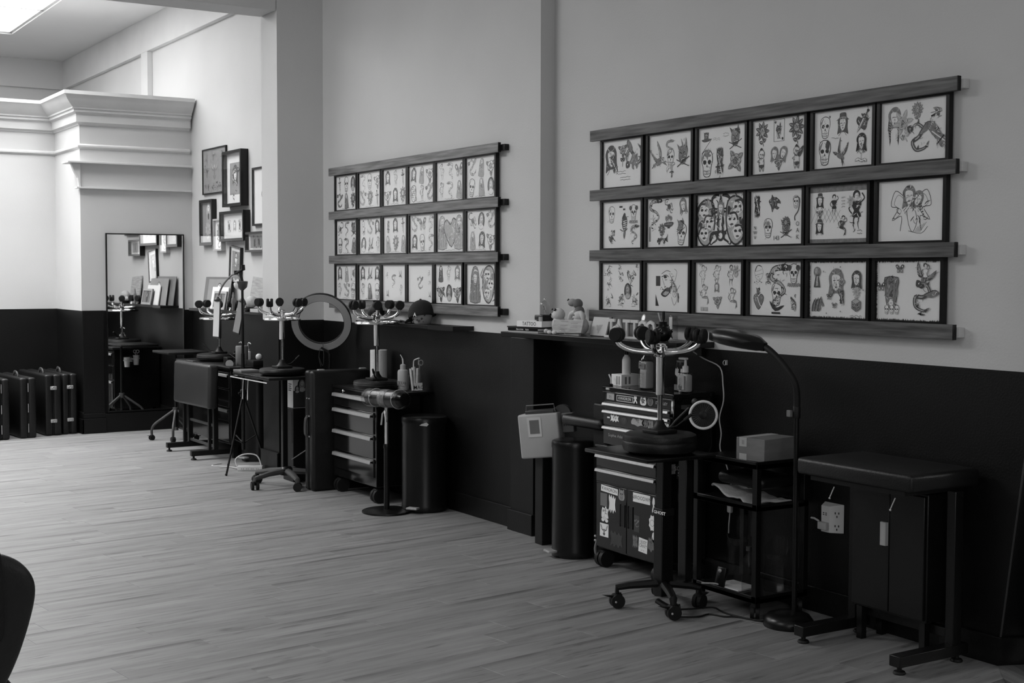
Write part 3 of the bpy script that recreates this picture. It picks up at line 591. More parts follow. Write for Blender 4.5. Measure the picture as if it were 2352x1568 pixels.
def lips(a):
    a.F([(-.55, -.35), (-.15, -.05), (.1, -.02), (.35, .1), (.2, -.25), (-.2, -.5)], 0); a.F([(-.4, -.33), (.0, -.15), (.15, -.22), (-.15, -.42)], 3); a.R(-.12, -.22, .15, -.02, 1)
    a.R(-.95, .05, -.6, .55, 0); a.F([(-.98, -.95), (-.98, -.35), (-.7, -.95)], 0, 0); a.S([(-.5, .5), (-.15, .6), (.05, .5)], .05, 0); a.E(-.2, .5, .13, .07, 0); a.S([(-.5, .65), (-.1, .82), (.2, .75)], .04, 1); a.S([(-.45, .45), (-.2, -.05)], .03, 0); a.S([(-.6, -.15), (-.5, .0), (-.4, -.1)], .03, 1)
    for k in range(7): a.S([(.1 + k * .09, .7 - k * .1), (.35 + k * .08, .3 - k * .12), (.2 + k * .1, -.1 - k * .1)], .025, 1, 3)
    a.S([(.3, .1), (.55, .3), (.7, .75), (.5, .9)], .03, 1); a.S([(.3, -.5), (.5, -.9), (.75, -.6)], .03, 1); a.R(.78, -.75, .86, -.3, 1); a.S([(.6, -.3), (.95, .1)], .03, 1, 0); a.O(.55, -.35, .16, .14, .025, 2)
def bannerlady(a):
    for f in (-1, 1): a.S([(f * .3, .5), (f * .75, .75), (f * .95, .2), (f * .6, .1), (f * .9, -.35), (f * .45, -.2), (f * .5, -.75)], .035, 1, 4); a.S([(f * .25, .35), (f * .6, .6), (f * .8, .25), (f * .45, .0), (f * .75, -.3)], .02, 1, 4)
    a.push(-.1, .45, .5); lady(a, 2); a.pop(); a.push(.3, .35, .4, -20); lady(a, 2); a.pop(); a.S([(-.2, .0), (-.1, -.5), (.1, -.8), (.3, -.4), (.2, .0)], .03, 1); a.S([(-.3, -.1), (.4, .6)], .03, 1, 0)
    for k in range(6): a.S([(.35 + .05 * k, .2 - .09 * k), (.5 + .03 * k, .25 - .1 * k)], .07, 1, 0)
    a.S([(-.1, -.75), (.5, -.85), (.8, -.6)], .025, 1); [a.S([(.2 + .06 * k, -.8), (.35 + .1 * k, -.6 + .04 * k)], .02, 2, 0) for k in range(5)]
# ================================================================== the two picture racks and their framed sheets
INK = ['ink0', 'ink1', 'ink2', 'ink3', 'paper']
def rack(label, X, y0, y1, yc, cleat, wood):
    t = thing('picture_rack', label, 'rack', (X, (y0 + y1) / 2, 1.327))
    for z0, z1 in ((2.36, 2.421), (2.018, 2.08), (1.673, 1.735), (1.327, 1.391)):
        b = MB(); b.box(X - .054, X - .034, y0, y1, z0, z1); b.k = 1; b.box(X - .0545, X - .0335, y0 - .004, y0 + .001, z0 - .0005, z1 + .0005); part(t, 'rail', b, [wood, 'black'], bevel=.0015)
        b = MB(); b.box(X - .034, X, yc, y1 - .03, z0 + .010, z1 - .012); part(t, 'cleat', b, cleat, bevel=.002)
rack('right hand wall rack of four grey-brown wooden rails holding framed flash sheets', XR, 3.80, 6.42, 3.782, 'wall', 'rail')
rack('smaller looking wall rack of four wooden rails with black cleat ends, over the cap shelf', XM, 7.274, 9.83, 7.228, 'black', 'railpale')
FW, FH = .40, .29
fb = MB(); e = .0175; h = .014
for x0, x1, y0, y1 in ((-FW / 2, FW / 2, FH / 2 - h, FH / 2), (-FW / 2, FW / 2, -FH / 2, -FH / 2 + h), (-FW / 2, -FW / 2 + e, -FH / 2 + h, FH / 2 - h), (FW / 2 - e, FW / 2, -FH / 2 + h, FH / 2 - h)): fb.box(x0, x1, y0, y1, -.012, .014)
FRAME_ME = mk('frame', fb, 'black', False)
sb = MB(); sb.box(-W_ / 2, W_ / 2, -H_ / 2, H_ / 2, -.004, 0); SHEET_ME = mk('sheet', sb, 'paper', False)
sb = MB(); sb.box(-W_ / 2, W_ / 2, -H_ / 2, H_ / 2, .0085, .0100); PANE_ME = mk('pane', sb, 'glass', False)
def child(root, name, me):
    o = bpy.data.objects.new(name, me); COL.objects.link(o); o.parent = root; return o
def sheet(X, y, z, draw, label, group, bias=0, tilt=0.0):
    t = thing('framed_flash_sheet', label, 'framed picture', (X - .019, y, z), 0, group, rot=RWALL @ Matrix.Rotation(math.radians(tilt), 3, 'Z'))
    child(t, 'frame', FRAME_ME); child(t, 'sheet', SHEET_ME)
    a = Art(); a.bias = bias; draw(a); part(t, 'artwork', a, INK, smooth=False); child(t, 'pane', PANE_ME); return t
def D11(a):
    put(a, lady, .20, .58, .62, 4, t=1); put(a, bundle, .27, .52, .5, 20, t=1); put(a, rose, .50, .78, .3, t=1); a.S([(0, .05), (0, -.02)], .003, 0, 0); a.leaf(0, .012, .028, .4, 40, 0); a.leaf(0, .012, .028, .4, 140, 0)
    put(a, dragon, .80, .64, .6, 80, t=1); put(a, panther, .80, .5, .4, -60, t=2); sc(a, .34, .33, .24, 2); sc(a, .44, .2, .26, 2)
def D12(a): put(a, swallow, .2, .55, .62, 20, t=2); put(a, skull, .5, .5, .34); put(a, snake, .47, .68, .36, t=2); put(a, banner, .5, .33, .3, 30); put(a, dagger, .53, .26, .3, 180); put(a, demon, .78, .52, .46, t=2); put(a, swallow, .82, .72, .3, t=2)
def D13(a): put(a, tophat, .16, .78, .28); a.S([(-.16, -.0), (-.08, .075)], .004, 1, 0); put(a, banner, .38, .77, .2); sc(a, .52, .85, .12, 2); put(a, demon, .77, .74, .42); put(a, skull, .18, .3, .5); put(a, panther, .2, .5, .25, 20, t=2); put(a, bundle, .46, .35, .62, t=1); put(a, rose, .78, .3, .42, leaves=4, t=2)
def D14(a): put(a, flower, .18, .74, .42, t=1); put(a, card, .5, .78, .42); put(a, flower, .83, .74, .46, t=1); put(a, baby, .17, .26, .42); put(a, lady, .42, .33, .3, t=2); put(a, lady, .58, .33, .3, -20, t=2); put(a, rose, .5, .16, .2, t=1); put(a, baby, .84, .26, .42, wing=1)
def D15(a): put(a, skull, .18, .72, .36); put(a, star, .26, .9, .06, t=1); put(a, lady, .48, .72, .36, t=1, hat=1); put(a, heart, .82, .74, .3, 20, t=1); put(a, dagger, .82, .76, .44, -35); put(a, skull, .18, .28, .42); a.F([(-.113, -.03), (-.1, .0), (-.085, -.02), (-.095, -.05)], 1); put(a, swallow, .47, .27, .42, -30, t=1); put(a, lady, .8, .38, .34, t=0); put(a, goblet, .8, .22, .3); sc(a, .3, .52, .12, 1); put(a, banner, .8, .1, .26, t=0)
def D16(a): put(a, lady, .2, .7, .42, t=2, braid=1); put(a, flower, .34, .58, .5, 10, n=6, t=3); put(a, flower, .55, .8, .28, n=12, t=2); put(a, dragon, .58, .36, .5, t=1); put(a, critter, .84, .72, .34, t=2); put(a, bundle, .86, .4, .55, 40, t=2)
def D21(a): put(a, skull, .22, .72, .34); put(a, banner, .17, .58, .16); a.R(-.03, .095, .0, .105, 0); a.R(.005, .08, .025, .09, 0); put(a, clown, .78, .74, .32); put(a, parrot, .54, .48, .52); put(a, critter, .24, .26, .34); put(a, heart, .2, .2, .16, 10, t=1); put(a, snake, .8, .28, .4, t=0)
def D22(a): put(a, snake, .17, .68, .62, t=0); put(a, scorpion, .5, .82, .3); put(a, lady, .83, .8, .34, 10, t=2); put(a, ship, .5, .52, .3, t=1); put(a, skull, .8, .25, .42, -8); put(a, demon, .78, .4, .3, t=2); put(a, walker, .36, .14, .34, t=0); put(a, flower, .34, .34, .26, t=1); a.R(-.168, -.1, -.158, -.02, 2)
def D23(a): put(a, faces, .18, .45, .86); put(a, swallow, .2, .85, .2, t=2); put(a, tribal, .5, .5, .94, t=0); put(a, lady, .5, .7, .3, t=2); put(a, faces, .82, .48, .88, flip=-1, t=0); tx(a, '74', .95, .95, .05); tx(a, 'CH B', .92, .06, .04)
def D24(a):
    put(a, bundle, .12, .7, .5, 180, t=0); put(a, panther, .47, .76, .36, t=1); put(a, skull, .86, .76, .22); a.S([(.125, .09), (.155, .085), (.15, .03), (.125, .0), (.128, -.02)], .008, 1); put(a, skull, .34, .3, .34); put(a, rose, .34, .38, .16, leaves=0); put(a, demon, .68, .28, .34, t=1); put(a, flower, .68, .36, .26, n=11, t=1)
    for i, q in enumerate('NWV'): tx(a, q, .09, .31 - .09 * i, .075, 1)
    for i, q in enumerate('OAK'): tx(a, q, .9, .36 - .12 * i, .09, 1)
    tx(a, '143', .5, .11, .09, 1)
def D25(a):
    a.R(-W_ / 2, H_ / 2 - .028, W_ / 2, H_ / 2, 2); a.R(-W_ / 2, -H_ / 2, W_ / 2, -H_ / 2 + .018, 2); a.push(.02, .008, .85); fence_(a); a.pop()
    put(a, lady, .17, .72, .26, t=0, hat=1); put(a, rose, .17, .52, .16, t=0); put(a, pinup, .42, .66, .36, t=0, dress=0); put(a, pinup, .8, .55, .66, t=0, dress=0); put(a, flower, .7, .7, .2, n=7, t=3); put(a, lady, .17, .26, .26, t=0, hat=1); put(a, pinup, .56, .3, .34, -15, t=0, dress=1, sit=1); sc(a, .55, .78, .06, 4, 2); sc(a, .82, .2, .08, 2, 1)
def D26(a): put(a, bannerlady, .5, .5, .84)
def D31(a):
    for x, y, h_ in ((.14, .8, .36), (.45, .9, .16), (.48, .7, .26), (.78, .74, .42), (.88, .92, .14), (.17, .52, .2), (.17, .2, .3), (.5, .18, .3), (.86, .24, .3)): put(a, critter, x, y, h_, flip=random.choice((-1, 1)))
    put(a, portrait, .66, .4, .33)
def D32(a): put(a, lips, .5, .5, .78)
def D33(a):
    tx(a, '94', .11, .95, .08, 2)
    for x, y, k in ((.16, .74, 2), (.46, .74, 2), (.76, .74, 1), (.18, .36, 2), (.78, .3, 2)): put(a, pinup, x, y, .4, t=k, sit=int(y < .5))
    put(a, lady, .46, .5, .2, t=2); put(a, rose, .48, .24, .26, t=2); a.R(-.14, -.12, -.115, -.1, 3); a.R(-.11, -.12, -.085, -.1, 3); put(a, flower, .86, .82, .24, n=6, t=3)
def D34(a): put(a, ironman, .17, .76, .36); put(a, demon, .16, .44, .16); put(a, heart, .17, .26, .32, t=2); a.S([(-.13, -.04), (-.11, -.08), (-.08, -.1)], .006, 4); put(a, skull, .52, .4, .4); put(a, snake, .55, .55, .78, t=0); a.S([(-.04, -.06), (0, -.1), (.06, -.08)], .02, 0, 3, taper=1); put(a, clown, .84, .78, .34, t=1); put(a, critter, .84, .28, .34, t=2); a.R(-.025, -.122, .035, -.113, 0); put(a, tribal, .36, .68, .2)
def D35(a): ragged(a); put(a, keyhole, .14, .72, .36); put(a, horses, .16, .22, .3); put(a, lady, .47, .6, .52, t=2); put(a, rose, .57, .64, .2, leaves=0, t=2); put(a, bundle, .58, .38, .3, t=1); put(a, butterfly, .36, .37, .13); put(a, butterfly, .45, .22, .12); put(a, lady, .82, .66, .34, t=1); put(a, cube, .82, .24, .24); put(a, flower, .82, .44, .2, n=8, t=3); [put(a, star, x, y, .04, t=2) for x, y in ((.26, .82), (.55, .9), (.32, .08), (.56, .12), (.94, .5))]; sc(a, .72, .05, .2, 1)
def D36(a):
    ragged(a); put(a, robed, .24, .46, .5, 180, t=2); put(a, demon, .24, .68, .14, t=1); a.S([(-.11, .06), (-.13, .04), (-.12, .02)], .004, 1); [put(a, skull, x, .18, .14) for x in (.17, .25, .33)]; put(a, butterfly, .37, .86, .18, t=1); put(a, butterfly, .08, .56, .18, t=1); a.S([(-.09, .03), (-.06, .0), (-.075, -.05)], .008, 2, 3)
    put(a, eagle, .74, .72, .4, -20, t=1); put(a, pinup, .76, .78, .34, t=1); put(a, dragon, .72, .38, .5, -30, t=1); a.F([(.055, -.1), (.08, -.09), (.075, -.105), (.1, -.1)], 1)
def LG(lst, seed, tone):
    def f(a):
        random.seed(seed); a.bias = tone
        for i, fn in enumerate(lst):
            n = len(lst); c, r_ = i % 3, i // 3
            put(a, fn, .18 + .32 * c + random.uniform(-.02, .02), (.74 - .48 * r_) if n > 3 else .5, .42 if n > 3 else .8, random.uniform(-8, 8), random.choice((-1, 1)))
        sc(a, .3, .04, .35, 1, 1)
    return f
ROWS = [(2.2205, (6.148, 5.721, 5.304, 4.890, 4.466, 4.056)), (1.8765, (6.147, 5.732, 5.31, 4.90, 4.49, 4.065)), (1.529, (6.15, 5.736, 5.32, 4.90, 4.488, 4.071))]
RS = [[(D11, 'rose between a leafy woman and a dragon head, script below'), (D12, 'swallow, skull with snake, and horned bird in a row'), (D13, 'top hat, horned mask, skull and four-leaved rose'), (D14, 'playing card between two dark flowers above two babies'), (D15, 'two skulls, hatted woman, pierced heart and swallow'), (D16, 'woman with two long braids beside a dragon')],
      [(D21, 'skull, parrot on a dagger, clown and small black dashes'), (D22, 'snake, scorpion, ship and black panther'), (D23, 'black tribal ornament between two clusters of faces'), (D24, 'tiger head and the writing NWV, 143 and OAK'), (D25, 'dark-haired women around a chain-link fence, grey strip below'), (D26, 'thin outline of women wound in ribbons')],
      [(D31, 'many small sketchy creatures and an oval portrait'), (D32, 'large outlined face with open lips'), (D33, 'six pale pencil pin-up women marked 94'), (D34, 'skull wound by a snake beside a heart and clown'), (D35, 'keyhole, woman in headscarf and box cube inside a ragged black edge'), (D36, 'dark goblet-like figure on skulls and a dragon rider inside a ragged edge')]]
for r_, (z, ys) in enumerate(ROWS):
    for y, (fn, lb) in zip(ys, RS[r_]): random.seed(int(y * 100) + r_); sheet(XR, y, z, fn, 'flash sheet: ' + lb, 'framed flash sheets on the right rack')
def few(pts, t):
    def f(a):
        for fn, x, y, h_ in pts: put(a, fn, x, y, h_, t=t)
    return f
def two(a): put(a, robed, .28, .5, .84, t=2); put(a, lady, .28, .62, .4, t=2); put(a, faces, .74, .5, .86, t=2)
def lstripe(a):
    put(a, robed, .18, .76, .4, t=1); put(a, pinup, .48, .76, .4, t=2); put(a, lady, .8, .76, .4, t=2)
    for x in (.18, .8): put(a, rose, x, .27, .42, t=0)
    put(a, portrait, .5, .27, .42); [a.S([(-.15 + .02 * k, -.02 - .01 * k), (-.1 + .012 * k, -.06 - .008 * k)], .006, 0, 0) for k in range(5)]
LR = [[(LG([dagger, skull, portrait, dragon, robed, flower], 1, 0), 'dagger, tusked skull, oval portrait and palm-like flower'), (LG([snake, skull, rose, dragon, flower, dagger], 2, 1), 'long dark snake at the left and pale roses'), (LG([lady, pinup, dagger, rose, lady, flower], 3, 1), 'woman heads, roses and dagger drawn small'), (LG([lady, robed, rose, faces, pinup, dragon], 4, 1), 'large veiled woman and dragon below small heads'), (LG([pinup, snake, butterfly, pinup, snake, robed], 5, 1), 'standing figure, coiled snake and shrouded head'), (LG([dragon, robed, rose, skull, robed, portrait], 6, 1), 'tall robed saint between bats')],
      [(LG([scorpion, snake, demon, skull, snake, robed], 7, 0), 'scorpion, cane-like snake and grey coffin'), (LG([baby, dragon, lady, portrait, swallow, pinup], 8, 1), 'small doll, dragon and leaning woman'), (LG([bundle, lady, dagger, robed, flower, robed], 9, 1), 'feathered woman, sword and black leaf'), (LG([dragon, butterfly, snake, lady, skull, snake], 10, 1), 'butterfly and a big snake along the right side'), (LG([robed, heart, robed], 11, 1), 'rayed saint, heart and one tall grey oval'), (LG([scorpion, portrait, dragon, robed, lady, rose], 12, 1), 'scorpion, rocket-like dragons and grey board')],
      [(LG([lady, robed, card, pinup, dragon, skull], 13, 1), 'woman with turban, nun and playing card'), (LG([lady, swallow, lady, pinup, robed, skull], 14, 0), 'four dancing women around a black lantern doll'), (few([(critter, .16, .72, .18), (snake, .45, .55, .36), (swallow, .75, .74, .24), (swallow, .2, .2, .22), (pinup, .78, .3, .3)], 2), 'nearly blank, five tiny pale sketches'), (few([(dragon, .47, .5, .34), (critter, .82, .78, .16), (critter, .84, .52, .14), (swallow, .86, .2, .18)], 2), 'nearly blank, one small winged sketch at its centre'), (lstripe, 'two bold black roses below three women'), (two, 'two large pale grey hooded figures')]]
LY = [(9.571, 9.159, 8.747, 8.344, 7.94, 7.536), (9.563, 9.151, 8.744, 8.33, 7.934, 7.529), (9.575, 9.163, 8.76, 8.358, 7.955, 7.531)]
for r_ in range(3):
    for y, (fn, lb) in zip(LY[r_], LR[r_]): random.seed(int(y * 50) + r_); sheet(XM, y, ROWS[r_][0], fn, 'sheet over the cap shelf: ' + lb, 'framed flash sheets on the rack over the cap shelf')
# ------------------------------------------------------------------ pictures on the far-room wall
def picture(label, y0, y1, z0, z1, bw, depth, mats, draw, mat_margin=0.0, fill='paper', tilt=0.0, fm='black'):
    W, H = y0 - y1, z1 - z0
    t = thing('framed_picture', label, 'framed picture', (XF - .001, (y0 + y1) / 2, (z0 + z1) / 2), 0, 'pictures on the far wall', rot=RWALL @ Matrix.Rotation(math.radians(tilt), 3, 'Z'))
    b = MB()
    for a0, a1, c0, c1 in ((-W / 2, W / 2, H / 2 - bw, H / 2), (-W / 2, W / 2, -H / 2, -H / 2 + bw), (-W / 2, -W / 2 + bw, -H / 2 + bw, H / 2 - bw), (W / 2 - bw, W / 2, -H / 2 + bw, H / 2 - bw)): b.box(a0, a1, c0, c1, 0, depth)
    part(t, 'frame', b, fm, smooth=False)
    zf = depth * .45; b = MB(); b.box(-W / 2 + bw, W / 2 - bw, -H / 2 + bw, H / 2 - bw, 0, zf); part(t, 'sheet', b, fill if not mat_margin else 'paper', smooth=False)
    if mat_margin:
        mx = mat_margin; b = MB(); b.box(-W / 2 + bw + mx * W, W / 2 - bw - mx * W, -H / 2 + bw + mx * H, H / 2 - bw - mx * H, zf, zf + .001); part(t, 'print', b, fill, smooth=False)
    a = Art(zf + .0015); a.push(0, 0, 1); s_ = min(W, H)
    for fn, x, y, h_, kw in draw: a.push(x * W / 2, y * H / 2, h_ * H / 2, 0); fn(a, **kw); a.pop()
    part(t, 'artwork', a, INK, smooth=False)
    b = MB(); b.box(-W / 2 + bw, W / 2 - bw, -H / 2 + bw, H / 2 - bw, depth - .004, depth - .0025); part(t, 'pane', b, 'glass', smooth=False); return t
picture('thin black framed flash poster with a spread eagle, highest at the left', 13.219, 12.548, 2.378, 2.828, .012, .02, 0, [(eagle, 0, .05, .5, dict(t=2))] + [(critter, -.75 + .3 * i, -.68, .26, dict(t=2)) for i in range(6)] + [(swallow, -.7, .6, .26, dict(t=2)), (critter, .7, .6, .3, dict(t=2)), (critter, -.7, .0, .3, dict(t=2)), (critter, .72, .0, .3, dict(t=2)), (eagle, -.1, .68, .26, dict(t=2))], 0, 'greyp')
picture('deep black framed grey print in a wide white mount', 12.50, 12.00, 2.226, 2.75, .028, .075, 0, [(lady, 0, .1, .4, dict(t=1)), (snake, 0, -.2, .6, dict(t=1))], .16, 'greyp')
picture('tall narrow black framed dark grey picture, lowest at the left', 13.235, 12.862, 1.872, 2.325, .03, .05, 0, [(robed, .1, .2, .7, dict(t=3)), (flower, 0, -.4, .4, dict(t=3))], 0, 'greyp')
picture('small pale wood framed floral sheet next to the tall dark picture', 12.855, 12.615, 1.815, 2.125, .016, .045, 0, [(rose, 0, .5, .3, dict(t=2)), (flower, 0, 0, .5, dict(t=2)), (dragon, 0, -.5, .4, dict(t=2))], 0, 'paper', 0, 'pale')
picture('deep black landscape frame with three pale cards', 12.60, 11.962, 1.90, 2.185, .026, .07, 0, [(card, -.45, 0, .42, {}), (lady, 0, 0, .4, dict(t=3)), (card, .45, 0, .42, {})], 0, 'paper')
picture('white poster in thin black frame half hidden by the opening edge', 11.84, 11.25, 2.03, 2.56, .018, .03, 0, [(pinup, .0, 0, .7, dict(t=2))], .12, 'paper')
picture('small deep black box frame with two cards below the half hidden poster', 11.955, 11.50, 1.79, 1.975, .02, .06, 0, [(card, -.2, 0, .75, {}), (card, .25, 0, .75, {})], .1, 'greyp')
picture('tilted narrow black framed print above the record sleeves', 12.45, 12.16, 1.50, 1.85, .012, .03, 0, [(pinup, 0, .1, .6, dict(t=1)), (dragon, 0, -.4, .5, dict(t=2))], .1, 'greyp', -6.0)
# ================================================================== furniture and things, from the near end to the far end
def pp(*a): return [Vector(q) for q in a]
STK = ['paper', 'ink0', 'ink1', 'ink2', 'ink3']
def caster(b, x, y, z, r, ang=0.0, w_=.9, brake=False):            # twin wheel under a fork, standing with its lowest point at z
    c, s_ = math.cos(ang), math.sin(ang)
    for f in (-1, 1):
        o = f * r * .45 * w_; b.cyl((x - s_ * (o - r * .28), y + c * (o - r * .28), z + r), (x - s_ * (o + r * .28), y + c * (o + r * .28), z + r), r, n=16)
    b.cyl((x - c * r * .3, y - s_ * r * .3, z + r), (x - c * r * .3, y - s_ * r * .3, z + 2.15 * r), r * .32, n=10)
    b.rbox(x - r * .6, x + r * .6, y - r * .6, y + r * .6, z + 1.5 * r, z + 2.05 * r, r * .2, 2)
    if brake: b.add([(x + c * r * .3, y + s_ * r * .3 - .01, z + 1.8 * r), (x + c * r * 2.1, y + s_ * r * 2.1 - .012, z + 1.9 * r), (x + c * r * 2.1, y + s_ * r * 2.1 + .012, z + 1.9 * r), (x + c * r * .3, y + s_ * r * .3 + .01, z + 1.8 * r), (x + c * r * .3, y + s_ * r * .3, z + 1.3 * r)], [(0, 1, 2, 3), (0, 4, 1), (1, 4, 2), (2, 4, 3), (0, 3, 4)])
# ---------------------------------------------------------------- rolling stools standing upside down on the furniture
def stool(label, x, y, z, a0, sr=.175, sh=.085, zs=(.27, .455), arm=.185, rise=.085, ring=None, cs=.033, lever=0.0, armr=.012):
    t = thing('rolling_stool', label, 'stool', (x, y, z), 0, 'upturned rolling stools')
    o = Vector((x, y, z))
    b = MB(); b.lathe([(.02, 0), (sr * .8, 0), (sr * .96, .012), (sr, .03), (sr, sh * .55), (sr * .985, sh * .62), (sr, sh * .70), (sr * .97, sh * .93), (sr * .9, sh), (.02, sh)], o, 40); part(t, 'seat', b, 'vinyl')
    b = MB(); b.rbox(x - .06, x + .06, y - .06, y + .06, z + sh, z + sh + .018, .005, 2); b.lathe([(.05, sh + .015), (.036, sh + .024), (.022, sh + .045), (.018, sh + .062)], o, 18); part(t, 'seat_plate', b, 'matte')
    b = MB(); d = Vector((math.cos(lever), math.sin(lever), 0)); b.tube([o + d * .03 + Vector((0, 0, sh + .02)), o + d * .08 + Vector((0, 0, sh + .03)), o + d * .125 + Vector((0, 0, sh + .062))], .0045, 8); b.tube([o + d * .12 + Vector((0, 0, sh + .058)), o + d * .155 + Vector((0, 0, sh + .086))], .008, 8); part(t, 'lever', b, 'matte')
    b = MB(); b.cyl(o + Vector((0, 0, sh + .05)), o + Vector((0, 0, zs[0] + .02)), .0125, n=16); part(t, 'gas_lift', b, 'chrome')
    b = MB(); b.lathe([(.018, zs[0]), (.021, zs[0] + .004), (.021, zs[1] - .01), (.024, zs[1])], o, 18); part(t, 'sleeve', b, 'chrome')
    zt = zs[1]
    b = MB(); b.lathe([(.024, zt - .005), (.034, zt), (.034, zt + .045), (.026, zt + .05), (.026, zt + .056), (.012, zt + .06)], o, 20); part(t, 'hub', b, 'chrome')
    for k in range(5):
        an = math.radians(a0 + 72 * k - 32.05); u = Vector((math.cos(an), math.sin(an), 0)); Z = Vector((0, 0, 1))
        b = MB(); b.tube([o + u * .02 + Z * (zt + .018), o + u * arm * .45 + Z * (zt + .022), o + u * arm * .72 + Z * (zt + .032), o + u * arm * .93 + Z * (zt + .055), o + u * arm + Z * (zt + rise)], [armr * 1.25] * 4 + [armr] * 20, 10, smooth=4); ar = part(t, 'base_arm', b, 'chrome')
        c = o + u * arm + Z * (zt + rise + cs * .55); rz = an + 1.1 * k + .4; q = Vector((math.cos(rz), math.sin(rz), 0)); p_ = Vector((-q.y, q.x, 0)); b = MB()
        for f in (-1, 1): b.lathe([(cs * .3, -cs * .34), (cs * .85, -cs * .34), (cs, -cs * .2), (cs, cs * .2), (cs * .85, cs * .34), (cs * .3, cs * .34)], c + p_ * f * cs * .46 + Z * cs * .15, 18, axis=p_)
        b.lathe([(cs * .12, -cs * .9), (cs * .5, -cs * .9), (cs * .78, -cs * .5), (cs * .7, cs * .3), (cs * .2, cs * .5)], c, 14); part(ar, 'caster', b, 'rubber')
    if ring: b = MB(); b.torus(o + Vector((0, 0, zt - .012)), ring, .010, n=40); [b.cyl(o + Vector((0, 0, zt - .012)), o + Vector((ring * math.cos(q), ring * math.sin(q), zt - .012)), .007, n=8) for q in (.5, .5 + PI * 2 / 3, .5 + PI * 4 / 3)]; part(t, 'foot_ring', b, 'chrome')
    return t
stool('nearest and largest upturned stool, on the black rolling tray before the stickered chest', 4.0, 5.06, .752, 38, .178, .092, (.272, .458), .208, .078, cs=.034, lever=-.4, armr=.013)
stool('upturned chrome stool on the silver handled drawer chest before the paper towel roll', 4.22, 8.53, .7865, -10, .165, .064, (.305, .478), .168, .092, .145, .031, lever=-2.2)
stool('upturned stool with chrome foot ring on the small tray stand, left of the ring light', 3.90, 9.47, .838, 33, .172, .052, (.265, .43), .172, .092, .132, .031, lever=.2)
stool('farthest upturned stool, on the far black cabinet beneath the wall pictures', 4.33, 12.02, .79, 66, .205, .066, (.205, .40), .186, .10, .17, .034, lever=2.5)
# ---------------------------------------------------------------- two part tool chest with stickers
def chest_box(t, X0, X1, y0, y1, z0, z1): b = MB(); b.box(X0, X1, y0, y1, z0, z1); return part(t, 'body', b, 'steel', bevel=.006)
def drawer(t, X, y0, y1, z0, z1, hz0, hz1, hy0=None, hy1=None, proud=.022, hm='alu'):
    b = MB(); b.box(X - .010, X + .004, y0, y1, z0, z1); d = part(t, 'drawer', b, 'steel', bevel=.003)
    hy0 = y0 + .004 if hy0 is None else hy0; hy1 = y1 - .004 if hy1 is None else hy1; b = MB(); n = len(b.v)
    b.add([(X - .010, hy0, hz1), (X - proud, hy0, hz1 - .002), (X - proud - .004, hy0, hz0 + .003), (X - proud + .001, hy0, hz0), (X - proud + .003, hy0, hz1 - .006), (X - .010, hy0, hz1 - .005)] + [(X - .010, hy1, hz1), (X - proud, hy1, hz1 - .002), (X - proud - .004, hy1, hz0 + .003), (X - proud + .001, hy1, hz0), (X - proud + .003, hy1, hz1 - .006), (X - .010, hy1, hz1 - .005)],
          [(5, 4, 3, 2, 1, 0), (6, 7, 8, 9, 10, 11)] + [(i, (i + 1) % 6, 6 + (i + 1) % 6, 6 + i) for i in range(6)])
    part(d, 'handle', b, hm, smooth=False); return d
lo = thing('tool_cabinet', 'black lower tool cabinet on casters, two drawers over two sticker covered doors', 'tool cabinet', (4.44, 5.70, 0))
XL = 4.295
chest_box(lo, XL, 4.585, 5.405, 5.99, .105, .655)
b = MB(); b.box(XL - .006, 4.586, 5.40, 5.995, .645, .662); b.box(XL - .006, XL + .006, 5.40, 5.995, .64, .672); part(lo, 'top_tray', b, 'steel', bevel=.003)
drawer(lo, XL, 5.45, 5.975, .555, .632, .603, .622); drawer(lo, XL, 5.45, 5.975, .472, .548, .525, .544)
for y0, y1, yh in ((5.702, 5.975, 5.735), (5.45, 5.698, 5.665)):
    b = MB(); b.box(XL - .008, XL + .004, y0, y1, .115, .463); d = part(lo, 'door', b, 'steel', bevel=.003)
    b = MB(); b.box(XL - .0095, XL - .0075, yh - .018, yh + .018, .26, .37); b.box(XL - .012, XL - .0075, yh - .022, yh - .018, .255, .375); b.box(XL - .012, XL - .0075, yh + .018, yh + .022, .255, .375); part(d, 'recessed_handle', b, 'black', smooth=False)
for x, y in ((4.325, 5.95), (4.325, 5.45), (4.55, 5.95), (4.55, 5.45)):
    b = MB(); caster(b, x, y, 0, .046, PI); part(lo, 'caster', b, 'rubber')
b = MB(); b.tube([(4.30, 5.972, .16), (4.288, 5.985, .10), (4.296, 5.978, .045)], .008, 8, smooth=4, flat=.5); part(lo, 'brake_lever', b, 'alu')
for z in (.142, .165): b = MB(); b.ball((4.289, 5.985, z), .0075, 10); part(lo, 'rivet', b, 'alu')
up = thing('tool_chest', 'black upper tool chest with three silver drawer pulls and a row of stickers', 'tool chest', (4.44, 5.64, .673))
XU = 4.31
chest_box(up, XU, 4.575, 5.345, 5.94, .673, .972)
b = MB(); b.box(XU - .008, 4.578, 5.338, 5.948, .966, .992); b.box(XU - .008, XU, 5.338, 5.948, .958, .966); part(up, 'lid', b, 'steel', bevel=.005)
b = MB(); b.rbox(XU - .016, XU - .006, 5.875, 5.905, .974, .986, .003, 2); part(up, 'lid_catch', b, 'alu')
for z0, z1, h0, h1 in ((.872, .912, .890, .906), (.785, .867, .849, .865), (.68, .78, .762, .778)): drawer(up, XU, 5.36, 5.932, z0, z1, h0, h1)
b = MB(); b.box(4.36, 4.42, 5.94, 5.952, .79, .80); b.tube([(4.35, 5.945, .86), (4.35, 5.965, .85), (4.35, 5.965, .78), (4.35, 5.945, .77)], .006, 8, smooth=3); part(up, 'side_grip', b, 'alu')
